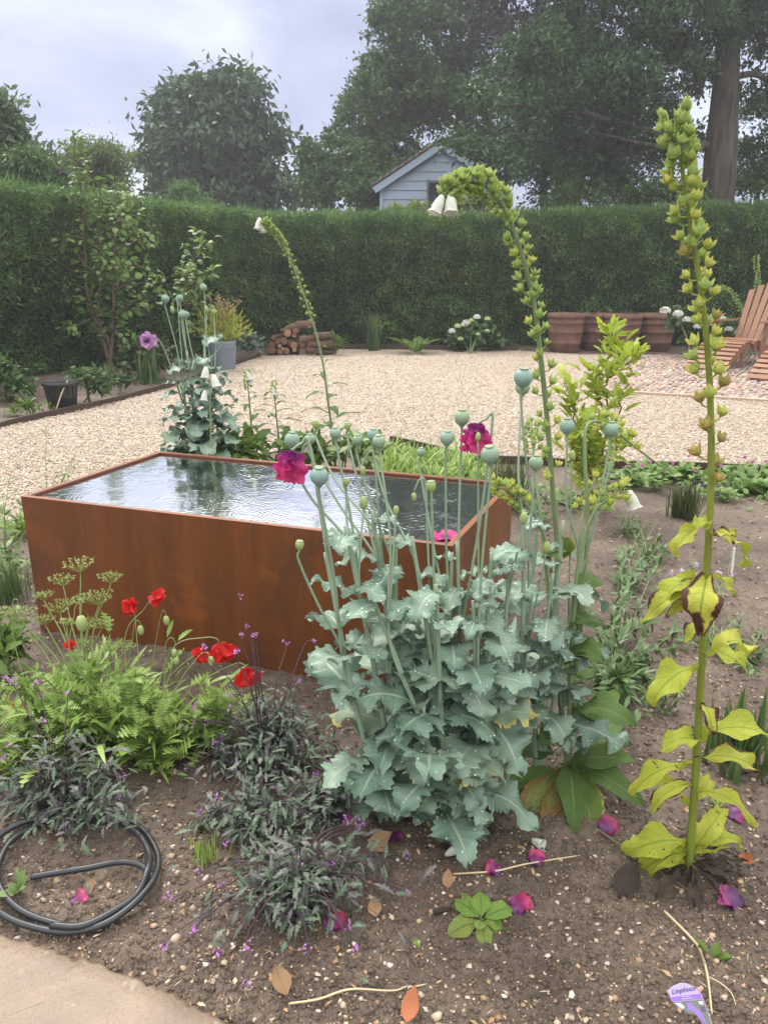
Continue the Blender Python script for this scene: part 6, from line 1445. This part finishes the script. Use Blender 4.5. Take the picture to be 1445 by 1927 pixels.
for px, d, lab in (((848, 1613), (.9, .5, .12), 'white foxglove bell lying on the soil below the opium poppies, the larger one'), ((1010, 1598), (.55, -.6, .1), 'white foxglove bell lying tilted beside a purple petal')):
    b = GZ(*px); d = nrm(d); mb = MB(); L = .038; r = .014
    lathe(mb, [(r * .25, 0), (r * .5, L * .1), (r * .8, L * .4), (r, L * .75), (r * 1.3, L), (r * 1.0, L * .9), (r * .7, L * .4)], b - d * L * .5 + [0, 0, .015], 20, axis=d, mod=lambda t, h: (1 + .12 * math.cos(3 * t + 1)) * (.75 + .25 * abs(math.cos(t))))
    single('fallen_bell', mb, M_bell, b, lab, 'flower', 'fallen white bells')
M_brownl = m_leaf('dry_leaf', (.22, .12, .055), (.36, .23, .12), vein=(.28, .18, .09), rough=.6, trans=.1)
M_orange = m_leaf('orange_leaf', (.32, .095, .035), (.42, .15, .06), rough=.5, trans=.1)
LG = 'dead leaves on the soil'
for px, L, W, ang, mat, lab in (((775, 1902), .075, .020, 1.2, M_orange, 'pointed rusty orange leaf at the bottom edge of the bed'), ((527, 1862), .07, .022, 2.2, M_brownl, 'curled tan leaf near the pale stalk in the foreground'), ((706, 1717), .05, .018, 1.6, M_brownl, 'crumpled tan leaf right of the front purple leaved plant'), ((843, 1668), .05, .015, 1.4, M_brownl, 'slim dry leaf at the end of the straw stalk'),
                                ((173, 1678), .052, .014, 1.1, M_brownl, 'pointed dry leaf standing in the hose coil'), ((720, 1600), .085, .03, .4, M_brownl, 'large wrinkled brown leaf under the opium poppies\' left side'), ((1182, 1672), .10, .035, .8, M_dead, 'dark rotten leaf left of the tall foxglove\'s foot'), ((620, 1480), .05, .02, 1.0, M_orange, 'small rust coloured leaf inside the purple leaved clump'), ((1405, 1620), .045, .02, .2, M_orange, 'star shaped rusty leaf scrap right of the tall foxglove')):
    fallen('dead_leaf', lab, 'leaf', px, L, W, ang, L_oval, mat, -.7, 1, group=LG, tilt=.3, fold=.4)
def stick(label, pxs, r, mat, name='straw_stalk', cat='stalk'):
    pts = np.array([GZ(*q) + [0, 0, r + .006] for q in pxs]); s_ = spline(pts, 40)
    for q in s_: q[2] = max(q[2], gz(q[0], q[1]) + r)
    mb = MB(); tube(mb, s_, [r, r, r * .6], 6); single(name, mb, mat, pts[0], label, cat, 'stalks lying on the soil')
stick('curved pale stalk in the foreground left of the orange leaf', [(545, 1893), (600, 1890), (660, 1875), (740, 1868), (800, 1856)], .0026, M_straw)
stick('thin straw stalk lying under the purple petal on bare soil', [(852, 1655), (930, 1648), (990, 1638), (1085, 1618)], .0026, M_straw)
stick('long bleached stalk running down past the purple plant label', [(1248, 1722), (1290, 1770), (1315, 1795), (1328, 1850), (1336, 1925)], .0034, M_straw)
stick('brown twig slanting from the green foxglove leaves to the rotten leaves', [(1118, 1568), (1160, 1595), (1200, 1625), (1260, 1665), (1300, 1690)], .0028, m_flat('brown_twig', (.12, .08, .05), (.24, .17, .11), .8), 'twig', 'twig')
stick('short black stick left of the little primrose plant', [(815, 1722), (850, 1716)], .006, M_dark, 'black_stick', 'stick')
stick('fine bent straw beside the long bleached stalk', [(1330, 1850), (1352, 1868), (1372, 1885), (1380, 1912)], .0016, M_straw)

# little primrose plant
pb = GZ(905, 1742); M_prim = m_leaf('primrose_leaf', (.20, .34, .055), (.32, .46, .10), vein=(.09, .16, .05), edge=(.36, .42, .05), edge_at=.98, rough=.45, trans=.3, rug=.9)
pr = thing('primrose_plant', pb, 'small primrose like plant of crinkled yellow green leaves alone on bare soil', 'plant'); mb, yb_ = MB(), MB()
for a, L, W, t_, tg in ((2.4, .085, .030, .45, 0), (1.5, .075, .026, .75, 0), (.45, .095, .030, .35, 0), (3.5, .095, .032, .15, 1), (4.75, .075, .022, .1, 1), (-.2, .06, .02, .1, 0), (4.4, .045, .015, .7, 0), (2.0, .105, .014, .3, 1), (5.5, .05, .02, .05, 1)):
    d = np.array([math.cos(a), math.sin(a), t_]); leaves(yb_ if tg else mb, L_round, pb + [0, 0, .008], d, [0, -.1, 1], L, W, .7, .15, .12, 2.5)
part('foliage', mb, M_prim, pr); part('yellowed_foliage', yb_, m_leaf('pale_primrose_leaf', (.22, .29, .06), (.36, .40, .10), vein=(.10, .13, .05), edge=(.46, .46, .08), edge_at=.9, rough=.5, rug=.9), pr, label='older yellow leaves')

# sprawling narrow leaved plants on the right bed
def sprawl(label, base_px, tips, L, W, mat, per=22, group='sprawling narrow leaved plants', lf=L_lance, n_t=30, name='sprawling_plant', cat='plant'):
    b = GZ(*base_px); rt = thing(name, b, label, cat, group); sb, fb = MB(), MB()
    leafy_stems(fb, sb, b, [GZ(x, y) + [0, 0, z] for x, y, z in tips], L, W, lf, per, .0022, up=.9, L1=L * .8)
    tuft(fb, b, n_t, L, W, lf, .06, 1.0, .03)
    part('stem', sb, M_thin, rt); part('foliage', fb, mat, rt); return rt, b
M_narrow = m_leaf('narrow_leaf', (.075, .135, .045), (.155, .235, .090), rough=.4, trans=.25)
sprawl('sprawling plant with narrow green leaves straggling over the soil right of the opium poppies', (1150, 1290), [(1200, 1090, .10), (1180, 1130, .12), (1240, 1150, .10), (1230, 1200, .08), (1270, 1240, .06), (1200, 1260, .05), (1150, 1190, .12), (1120, 1220, .1), (1180, 1330, .04), (1230, 1300, .05), (1130, 1330, .05), (1160, 1060, .12), (1250, 1040, .05), (1100, 1150, .15), (1210, 1360, .03), (1280, 1190, .04)], .078, .009, M_narrow, 44, n_t=110)
rt, b = sprawl('low plant with pale lilac flowers just behind the tall right foxglove', (1330, 1215), [(1290, 1080, .12), (1300, 1100, .12), (1370, 1080, .12), (1260, 1150, .1), (1350, 1130, .1), (1400, 1180, .05), (1420, 1230, .03), (1380, 1250, .02), (1280, 1220, .05), (1390, 1210, .05)], .06, .006, M_narrow, 14, n_t=20)
M_lil = m_flat('lilac_floret', (.52, .40, .60), (.68, .58, .74), .6, trans=.3)
for x, y in ((1283, 1075), (1308, 1062), (1300, 1085), (1290, 1132), (1248, 1108), (1350, 1078), (1378, 1083), (1372, 1100), (1346, 1152), (1252, 1122), (1310, 1095), (1262, 1078)):
    mb = MB(); c = P(x, y, b[1] + .22); m_ = 14; leaves(mb, L_oval, c + rand_dirs(m_) * .006, rand_dirs(m_), rand_dirs(m_), .014, .0045, .3); part('flower', mb, M_lil, rt)
sprawl('grey green plant with long bent stems at the back of the right bed', (1175, 1110), [(1215, 1010, .12), (1240, 1000, .1), (1200, 1050, .1), (1160, 1070, .1), (1230, 1070, .06)], .065, .012, m_leaf('soft_green_leaf', (.10, .17, .07), (.20, .28, .12), trans=.3), 12, lf=L_oval)
for lab_, px_, tips_, sc_ in (('thin straggling weed on the soil between the grass tuft and the grey green plant', (1215, 1050), [(1190, 1010, .06), (1240, 1030, .06), (1260, 1060, .04), (1200, 1075, .05), (1230, 1085, .04)], 1.0), ('low weed with narrow leaves at the right edge above the sword leaved clump', (1405, 1240), [(1370, 1220, .05), (1430, 1210, .06), (1440, 1250, .04), (1390, 1270, .04), (1420, 1280, .03), (1375, 1250, .05)], 1.0),
        ('sparse weed on the soil between the tall foxglove stem and the big green leaves', (1235, 1330), [(1205, 1310, .05), (1250, 1300, .06), (1265, 1335, .04), (1215, 1350, .04)], .8), ('low green weed on the soil behind the trough right of the arching grass tuft', (1010, 985), [(990, 960, .1), (1030, 965, .1), (1020, 1000, .08), (985, 990, .08)], 1.4), ('little weed on bare soil below the nodding white bell', (1185, 1010), [(1165, 990, .06), (1200, 995, .06), (1190, 1020, .04)], 1.0)):
    sprawl(lab_, px_, tips_, .06 * sc_, .007 * sc_, M_narrow, 18, n_t=26)
strap_clump('sword_leaved_clump', 'clump of upright sword shaped leaves at the right edge behind the yellow foxglove leaves', 'plant', GZ(1395, 1440), 60, .27, .010, M_strapg, .55, bend=.7, spread=.05)
strap_clump('grass_tuft', 'fine green grass tuft on the soil left of the tall foxglove stem', 'grass tuft', GZ(1285, 975), 240, .26, .004, M_olive, .9, 'grass tufts', 1.4)
strap_clump('grass_tuft', 'arching grass tuft behind the right rear corner of the trough', 'grass tuft', G(950, 955), 170, .38, .0045, M_olive, .9, 'grass tufts', 1.6, spread=.06)
strap_clump('grass_tuft', 'little weed like grass tuft right of the black hose', 'grass tuft', GZ(385, 1612), 50, .07, .0028, M_bright, .9, 'grass tufts', .8, spread=.02)
strap_clump('grass_tuft', 'blue green grass tuft left of the trough\'s front corner', 'grass tuft', G(8, 1125), 130, .20, .0035, M_narrow, .9, 'grass tufts', 1.3, spread=.05)
# seedlings
def seedling(label, px, n, L, W, mat, lf=L_jag):
    b = GZ(*px); mb = MB(); tuft(mb, b, n, L, W, lf, .006, .9, bend=.6, upmin=.3); single('seedling', mb, mat, b, label, 'seedling', 'seedlings')
seedling('pale green seedling inside the hose coil at the left edge', (35, 1690), 7, .055, .014, M_pale, L_lobed)
seedling('lime green weed left of the large purple leaved plant', (385, 1555), 9, .04, .014, M_fresh, L_round)
seedling('bright seedling at the right, half hidden by the bleached stalk', (1338, 1815), 5, .05, .018, M_fresh, L_round)
seedling('tiny feathery green seedling left of the little primrose plant', (790, 1782), 8, .02, .004, M_bright)
seedling('tiny feathery seedling by the pink frilled petal', (1352, 1510), 12, .03, .005, M_bright)
seedling('small grey green poppy seedling lying among the purple leaves', (540, 1560), 6, .09, .035, M_pleaf, L_poppy)
seedling('small green weed on the soil right of the green foxglove leaves', (1190, 1365), 10, .02, .006, M_fresh, L_round)

# geraniums and violas along the front edge of the gravel
def carpet(name, label, cat, pxs, per, L, mat, fl=None, fm=None, lf=L_lobed, W=.42):
    b = G(*pxs[0]); rt = thing(name, b, label, cat, 'low plants edging the right bed'); fb = MB()
    for x, y in pxs:
        c = G(x + rng.normal(0, 8), y + rng.normal(0, 5)); tuft(fb, c, int(per * rng.uniform(.5, 1.3)), L, L * W, lf, .09, 1.0, .07, bend=1.0, upmin=.15)
    part('foliage', fb, mat, rt)
    for x, y, z in fl or ():
        c = G(x, y) + [0, 0, z]; mb = MB(); m_ = 6; leaves(mb, L_petal, np.repeat(c[None], m_, 0), rand_dirs(m_) + [0, -.3, .3], rand_dirs(m_), .017, .010, .2); part('flower', mb, fm, rt)
M_ger = m_leaf('geranium_leaf', (.14, .24, .06), (.25, .36, .11), vein=(.20, .29, .12), rough=.45, trans=.3)
M_gpink = m_flat('pink_floret', (.50, .12, .34), (.62, .24, .48), .6, trans=.3)
M_viola = m_flat('violet_floret', (.09, .03, .22), (.20, .10, .36), .6, trans=.2)
carpet('geranium', 'low spread of pink flowered geranium along the front gravel edging at the right', 'plant', [(1150, 905), (1190, 900), (1230, 903), (1270, 905), (1310, 903), (1350, 905), (1390, 903), (1430, 907), (1470, 905), (1210, 915), (1400, 915)], 46, .085, M_ger,
       [(x, y, z) for x, y, z in ((1205, 905, .12), (1218, 900, .13), (1180, 903, .1), (1290, 898, .16), (1332, 896, .16), (1350, 905, .12), (1410, 905, .15), (1435, 903, .14), (1395, 899, .16), (1262, 905, .13), (1305, 910, .1))], M_gpink)
carpet('geranium', 'lush light green geranium mound at the right edge of the bed', 'plant', [(1415, 930), (1440, 935), (1400, 922), (1465, 930)], 46, .085, M_ger)
carpet('viola', 'violas with small violet and yellow faces in front of the geraniums', 'plant', [(1350, 940), (1375, 945), (1330, 935), (1390, 938)], 28, .05, M_ger, [(1318, 925, .05), (1374, 925, .06), (1366, 930, .05), (1348, 945, .05), (1330, 918, .06)], M_viola, L_oval)
carpet('leafy_groundcover', 'lime and green low growth at the foot of the lime leaved shrub', 'plant', [(1090, 950), (1120, 960), (1060, 940), (1000, 930)], 26, .07, M_pale, None, None, L_oval)
# bright green strip behind the trough
gs = MB(); K = 1500; t_ = rng.uniform(0, 1, K); x = 720 + 180 * t_ + rng.normal(0, 10, K); y = 862 + 22 * t_ + rng.uniform(-8, 48, K)
pp = np.array([G(a, b) for a, b in zip(x, y)]); th = rng.uniform(0, 6.28, K); le = rng.uniform(.1, .8, K)
leaves(gs, L_strap, pp, np.stack([np.cos(th) * le, np.sin(th) * le, np.ones(K)], 1), np.stack([-np.cos(th), -np.sin(th), np.full(K, .5)], 1), rng.uniform(.06, .24, K) * (1 + .5 * np.sin(pp[:, 0] * 19) * np.sin(pp[:, 1] * 15)), rng.uniform(.004, .013, K), rng.uniform(.2, 1.6, K), .2)
struct('grass', gs, M_bright, kind='stuff')
def mixed(label, blobs, seed, mat, name='leafy_plant', n=150, lf=L_lobed, L=.10, W=.05):
    x, y, r, Y_ = blobs[0]; b = P(x, y, Y_); b[2] = 0
    return bush(name, label, 'plant', b, blobs, n, L, W, mat, 5, lf, seed, 12, .06, 'leafy plants behind the water table')
mixed('leafy green plant behind the trough between left opium poppy and small foxgloves', [(450, 835, 22, 4.5), (430, 850, 18, 4.4), (480, 845, 18, 4.5)], 61, M_fresh)
mixed('green leafy plant behind the trough below the leaning foxglove', [(560, 845, 24, 4.6), (600, 850, 22, 4.6), (530, 855, 18, 4.5)], 62, M_fresh)
mixed('dull green leafy plant behind the trough at the middle of its rear rim', [(640, 850, 22, 4.5), (690, 855, 20, 4.4), (660, 830, 12, 4.6)], 63, M_pale)
# weeds left of the trough
def weed(label, px, n, L, W, mat, tall=()):
    b = G(*px); rt = thing('weed', b, label, 'weed', 'weeds left of the water table'); fb, sb = MB(), MB(); tuft(fb, b, n, L, W, L_jag, .06, 1.0, .04)
    for tx, ty, dy in tall:
        tp = P(tx, ty, b[1] + dy); leafy_stems(fb, sb, b, [tp], L * .8, W * .7, L_lance, 14, .003, up=.6)
    part('foliage', fb, mat, rt)
    if sb.n: part('stem', sb, M_thin, rt)
weed('tall thin weed at the left edge before the gravel', (15, 1065), 50, .12, .02, M_pale, [(20, 890, 0), (5, 930, 0), (45, 950, .05)])
weed('wispy grass like weed at the left rear of the trough', (95, 965), 40, .14, .012, M_pale, [(88, 800, .1), (120, 880, .1), (150, 870, .1), (175, 810, .2)])
weed('green weed against the trough\'s left end', (45, 1010), 60, .12, .022, M_bright, [(60, 960, .0), (30, 980, 0)])
weed('low green weed at the left edge halfway up the trough', (10, 1090), 60, .10, .02, M_pale)
bush('ferny_plant', 'crinkled bright green plant at the left edge beside the umbels', 'plant', G(-8, 1230), [(0, 1215, 24, 2.75), (-10, 1195, 20, 2.75), (14, 1235, 14, 2.7)], 130, .09, .04, M_fresh, 2, L_lobed, 66, 10, .04)

# ------------------------------------------------------------ plant labels
tb_ = GZ(1318, 1962); tl = P(1282, 1849, tb_[1] + .035); lab = thing('plant_label', tb_, 'glossy lilac plastic plant label with printed flowers stuck in the soil', 'plant label')
up_ = nrm(tl - tb_); Lh = np.linalg.norm(tl - tb_); rt_ = nrm(np.array([1, .12, 0]) - up_ * np.dot(up_, [1, .12, 0])); nf_ = np.cross(rt_, up_); nf_ = nf_ * (-1 if nf_[1] > 0 else 1)
def LP(u_, v_, d=0.0): return tb_ + rt_ * u_ + up_ * v_ + nf_ * (d + .0006 * math.cos(u_ * 60))
hw = .033; outl = [(a * hw, b * Lh) for a, b in ((.45, -.2), (1.0, -.2), (1.05, .34), (1.0, .69), (.75, .84), (.3, .95), (-.1, 1.0), (-.6, 1.0), (-1.0, .965), (-1.0, .79), (-.75, .66), (-.15, .50), (.25, .42), (.4, .3))]
def poly_part(name, pts2, d, mat, par, th=.0):
    import mathutils
    v = np.array([LP(a, b, d) for a, b in pts2]); tri = np.array(mathutils.geometry.tessellate_polygon([[Vector((a, b, 0)) for a, b in pts2]])); mb = MB(); mb.add(v, None, tri)
    if th: mb.add(np.array([LP(a, b, d - th) for a, b in pts2]), None, tri[:, ::-1]); n_ = len(v); mb.add(np.vstack([v, np.array([LP(a, b, d - th) for a, b in pts2])]), [[i_, (i_ + 1) % n_, n_ + (i_ + 1) % n_, n_ + i_] for i_ in range(n_)])
    return part(name, mb, mat, par, smooth=False, root=lab)
M_l1 = m_flat('lilac_print', (.60, .48, .80), (.68, .56, .86), .25, .5); M_l2 = m_flat('violet_band', (.36, .20, .66), (.42, .26, .72), .25, .5)
M_l3 = m_flat('photo_print_green', (.16, .20, .14), (.30, .33, .27), .25, .5); M_l4 = m_flat('photo_print_white', (.62, .66, .74), (.78, .8, .85), .25, .5); M_l5 = m_flat('photo_print_violet', (.28, .16, .55), (.50, .36, .75), .25, .5)
M_ink = m_flat('violet_ink', (.10, .05, .26), (.12, .06, .30), .4)
pl = poly_part('tag_plate', outl, 0, M_l1, lab, .0012)
def frac(*ps): return [(a * hw, b * Lh) for a, b in ps]
poly_part('colour_band', frac((-.97, .85), (-.97, .775), (.98, .62), (.93, .715)), .0004, M_l2, lab)
poly_part('picture', frac((-.97, .765), (.98, .61), (1.0, .36), (.97, -.1), (.5, -.1), (.42, .3), (.28, .41), (-.13, .505), (-.73, .665), (-.97, .78)), .0005, M_l3, lab)
poly_part('picture_flower', frac((-.2, .68), (.15, .66), (.3, .56), (.62, .44), (.7, .2), (.45, .3), (.1, .5), (-.2, .56)), .0008, M_l5, lab)
poly_part('picture_flower', frac((-.9, .75), (-.5, .715), (-.3, .62), (-.5, .60), (-.72, .68)), .0008, M_l4, lab)
poly_part('picture_flower', frac((.6, .62), (.93, .595), (.9, .53), (.65, .56)), .0008, M_l4, lab)
def text_part(body, size, u_, v_, rot, mat):
    cu = bpy.data.curves.new('lettering', 'FONT'); cu.body = body; cu.size = size; cu.align_x = 'CENTER'; cu.align_y = 'CENTER'; cu.extrude = .00008; cu.shear = .2
    to = bpy.data.objects.new('lettering', cu); COL.objects.link(to); dg = bpy.context.evaluated_depsgraph_get(); me = bpy.data.meshes.new_from_object(to.evaluated_get(dg)); bpy.data.objects.remove(to)
    o = bpy.data.objects.new('lettering', me); COL.objects.link(o); me.materials.clear(); me.materials.append(mat); o.parent = lab
    x = rt_ * math.cos(rot) + up_ * math.sin(rot); y = np.cross(nf_, x); c = LP(u_, v_, .0012) - np.array(lab.location)
    o.matrix_local = Matrix(((x[0], y[0], nf_[0], c[0]), (x[1], y[1], nf_[1], c[1]), (x[2], y[2], nf_[2], c[2]), (0, 0, 0, 1)))
text_part('Linphuca', .0148, -.002, Lh * .885, -.22, M_ink)
poly_part('printed_line', frac((-.30, .785), (.25, .742), (.25, .752), (-.30, .795)), .0008, M_l4, lab); poly_part('printed_line', frac((-.35, .755), (.35, .70), (.35, .71), (-.35, .765)), .0008, M_l4, lab)
for q in range(3): poly_part('printed_line', frac((.62, .50 - .03 * q), (.92, .475 - .03 * q), (.92, .488 - .03 * q), (.62, .513 - .03 * q)), .0008, M_ink, lab)
wb = GZ(1376, 1078); mb = MB(); wt = P(1381, 1033, wb[1] - .01); bar(mb, wb - [0, 0, .02], wt, .015, .0015, [1, .2, 0])
c_ = wt; lathe(mb, [(.0075, -.0007), (.0075, .0007), (.0002, .0008)], wt, 14, axis=[.2, -1, .1])
single('plant_label', mb, m_flat('white_plastic', (.70, .70, .66), (.78, .78, .74), .4), wb, 'plain white plastic plant marker in the soil behind the tall foxglove', 'plant label', smooth=False)

# ------------------------------------------------------------ pebbles in the soil
k = NT('pebble'); M_peb = k.bsdf(k.mix(k.math('MULTIPLY', k.noise(60, 3, .6, k.geo()), .4), k.ramp(k.rnd(), [(0, (.20, .10, .055)), (.2, (.38, .24, .12)), (.4, (.55, .45, .33)), (.55, (.30, .24, .20)), (.7, (.58, .52, .42)), (.85, (.40, .19, .10)), (1, (.72, .69, .62))]), (.30, .22, .15)), .42, .45)
N = 6000; yy = 1 / (1 / 5.3 + (1 / 1.15 - 1 / 5.3) * rng.uniform(0, 1, N)); xx = rng.uniform(-.62, .62, N) * (yy + .35)
ok_ = ~inpoly(gpoly, xx, yy); slab_y = np.interp(xx, es[:, 0], es[:, 1]); ok_ &= ~((xx < es[-1, 0] + .02) & (yy < slab_y + .01))
q1 = nrm(TB - TA); q2 = nrm(TD - TA); 
tp_ = np.array([TA, TB, TC, TD]); ok_ &= ~inpoly(tp_, xx, yy)
xx, yy = xx[ok_], yy[ok_]; zz = np.array([gz(a, b) for a, b in zip(xx, yy)]); sz = .0014 + .0085 * rng.uniform(0, 1, len(xx)) ** 4.5 + .0008 * yy
mb = MB(); stones(mb, np.stack([xx, yy, zz + sz * .15], 1), sz, .65); struct('soil_pebbles', mb, M_peb, kind='stuff')
# crumbs of soil
N = 60000; yy = 1 / (1 / 5.0 + (1 / 1.15 - 1 / 5.0) * rng.uniform(0, 1, N)); xx = rng.uniform(-.62, .62, N) * (yy + .35); slab_y = np.interp(xx, es[:, 0], es[:, 1])
ok_ = ~inpoly(gpoly, xx, yy) & ~inpoly(tp_, xx, yy) & ~((xx < es[-1, 0] + .02) & (yy < slab_y + .01)); xx, yy = xx[ok_], yy[ok_]; zz = np.array([gz(a, b) for a, b in zip(xx, yy)]); sz = .0015 + .009 * rng.uniform(0, 1, len(xx)) ** 3.5
mb = MB(); stones(mb, np.stack([xx, yy, zz], 1), sz, .7); struct('soil_crumbs', mb, M_soil, kind='stuff')
# a few stones one can point at
for px, r, rn, lab in (((330, 1770), .015, .35, 'lumpy ochre stone right of the hose coil'), ((362, 1708), .013, .55, 'smooth round grey pebble above the ochre stone'), ((312, 1786), .0, 0, ''), ((715, 1842), .0, 0, ''), ((597, 1838), .010, .45, 'round cream pebble in the foreground left of the curved stalk'), ((646, 1902), .009, .3, 'pale oval pebble touching the curved stalk'), ((949, 1880), .009, 1.0, 'white oval pebble in the bare foreground soil'), ((1064, 1680), .010, .42, 'tan square stone right of the primrose plant'), ((1104, 1703), .012, .56, 'flat grey stone on bare soil right of the primrose plant'),
                       ((356, 1648), .0, 0, ''), ((934, 1844), .008, .55, 'round pale grey pebble in the bare foreground soil'), ((1076, 1875), .012, .98, 'crumbly white lump near the bottom of the bare soil'), ((822, 1921), .014, .38, 'buff stone at the bottom edge right of the orange leaf'), ((1225, 1330), .012, .7, 'white flinty stone right of the green foxglove leaves')):
    if r:
        mb = MB(); c = GZ(*px); stones(mb, [c + [0, 0, r * .3]], [r], .7, [rn]); single('stone', mb, M_peb, c, lab, 'stone', 'larger stones on the soil')

# chaff, leaf scraps and short stalks in the soil
N = 2600; yy = 1 / (1 / 5.2 + (1 / 1.15 - 1 / 5.2) * rng.uniform(0, 1, N)); xx = rng.uniform(-.62, .62, N) * (yy + .35); slab_y = np.interp(xx, es[:, 0], es[:, 1])
ok_ = ~inpoly(gpoly, xx, yy) & ~inpoly(tp_, xx, yy) & ~((xx < es[-1, 0] + .02) & (yy < slab_y + .01)); xx, yy = xx[ok_], yy[ok_]; zz = np.array([gz(a, b) for a, b in zip(xx, yy)]); m_ = len(xx)
th = rng.uniform(0, 6.28, m_); a_ = np.stack([np.cos(th), np.sin(th), rng.uniform(-.05, .35, m_)], 1); st_k = rng.uniform(0, 1, m_) < .6
lb_ = MB(); kites(lb_, np.stack([xx, yy, zz + .004], 1)[st_k], a_[st_k], rand_dirs(st_k.sum()) * .3 + [0, 0, 1], (.006 + .03 * rng.uniform(0, 1, st_k.sum()) ** 3), np.full(st_k.sum(), .0022), rng.uniform(0, 1, st_k.sum()))
nk = ~st_k; kites(lb_, np.stack([xx, yy, zz + .004], 1)[nk], a_[nk], rand_dirs(nk.sum()) * .4 + [0, 0, 1], (.006 + .022 * rng.uniform(0, 1, nk.sum()) ** 3), .004 + .008 * rng.uniform(0, 1, nk.sum()) ** 2, rng.uniform(0, 1, nk.sum()))
k = NT('soil_chaff'); struct('soil_litter', lb_, k.bsdf(k.ramp(k.rnd(), [(0, (.07, .04, .025)), (.3, (.20, .11, .06)), (.55, (.36, .25, .13)), (.8, (.50, .41, .26)), (1, (.30, .12, .05))]), .6, .3), kind='stuff')
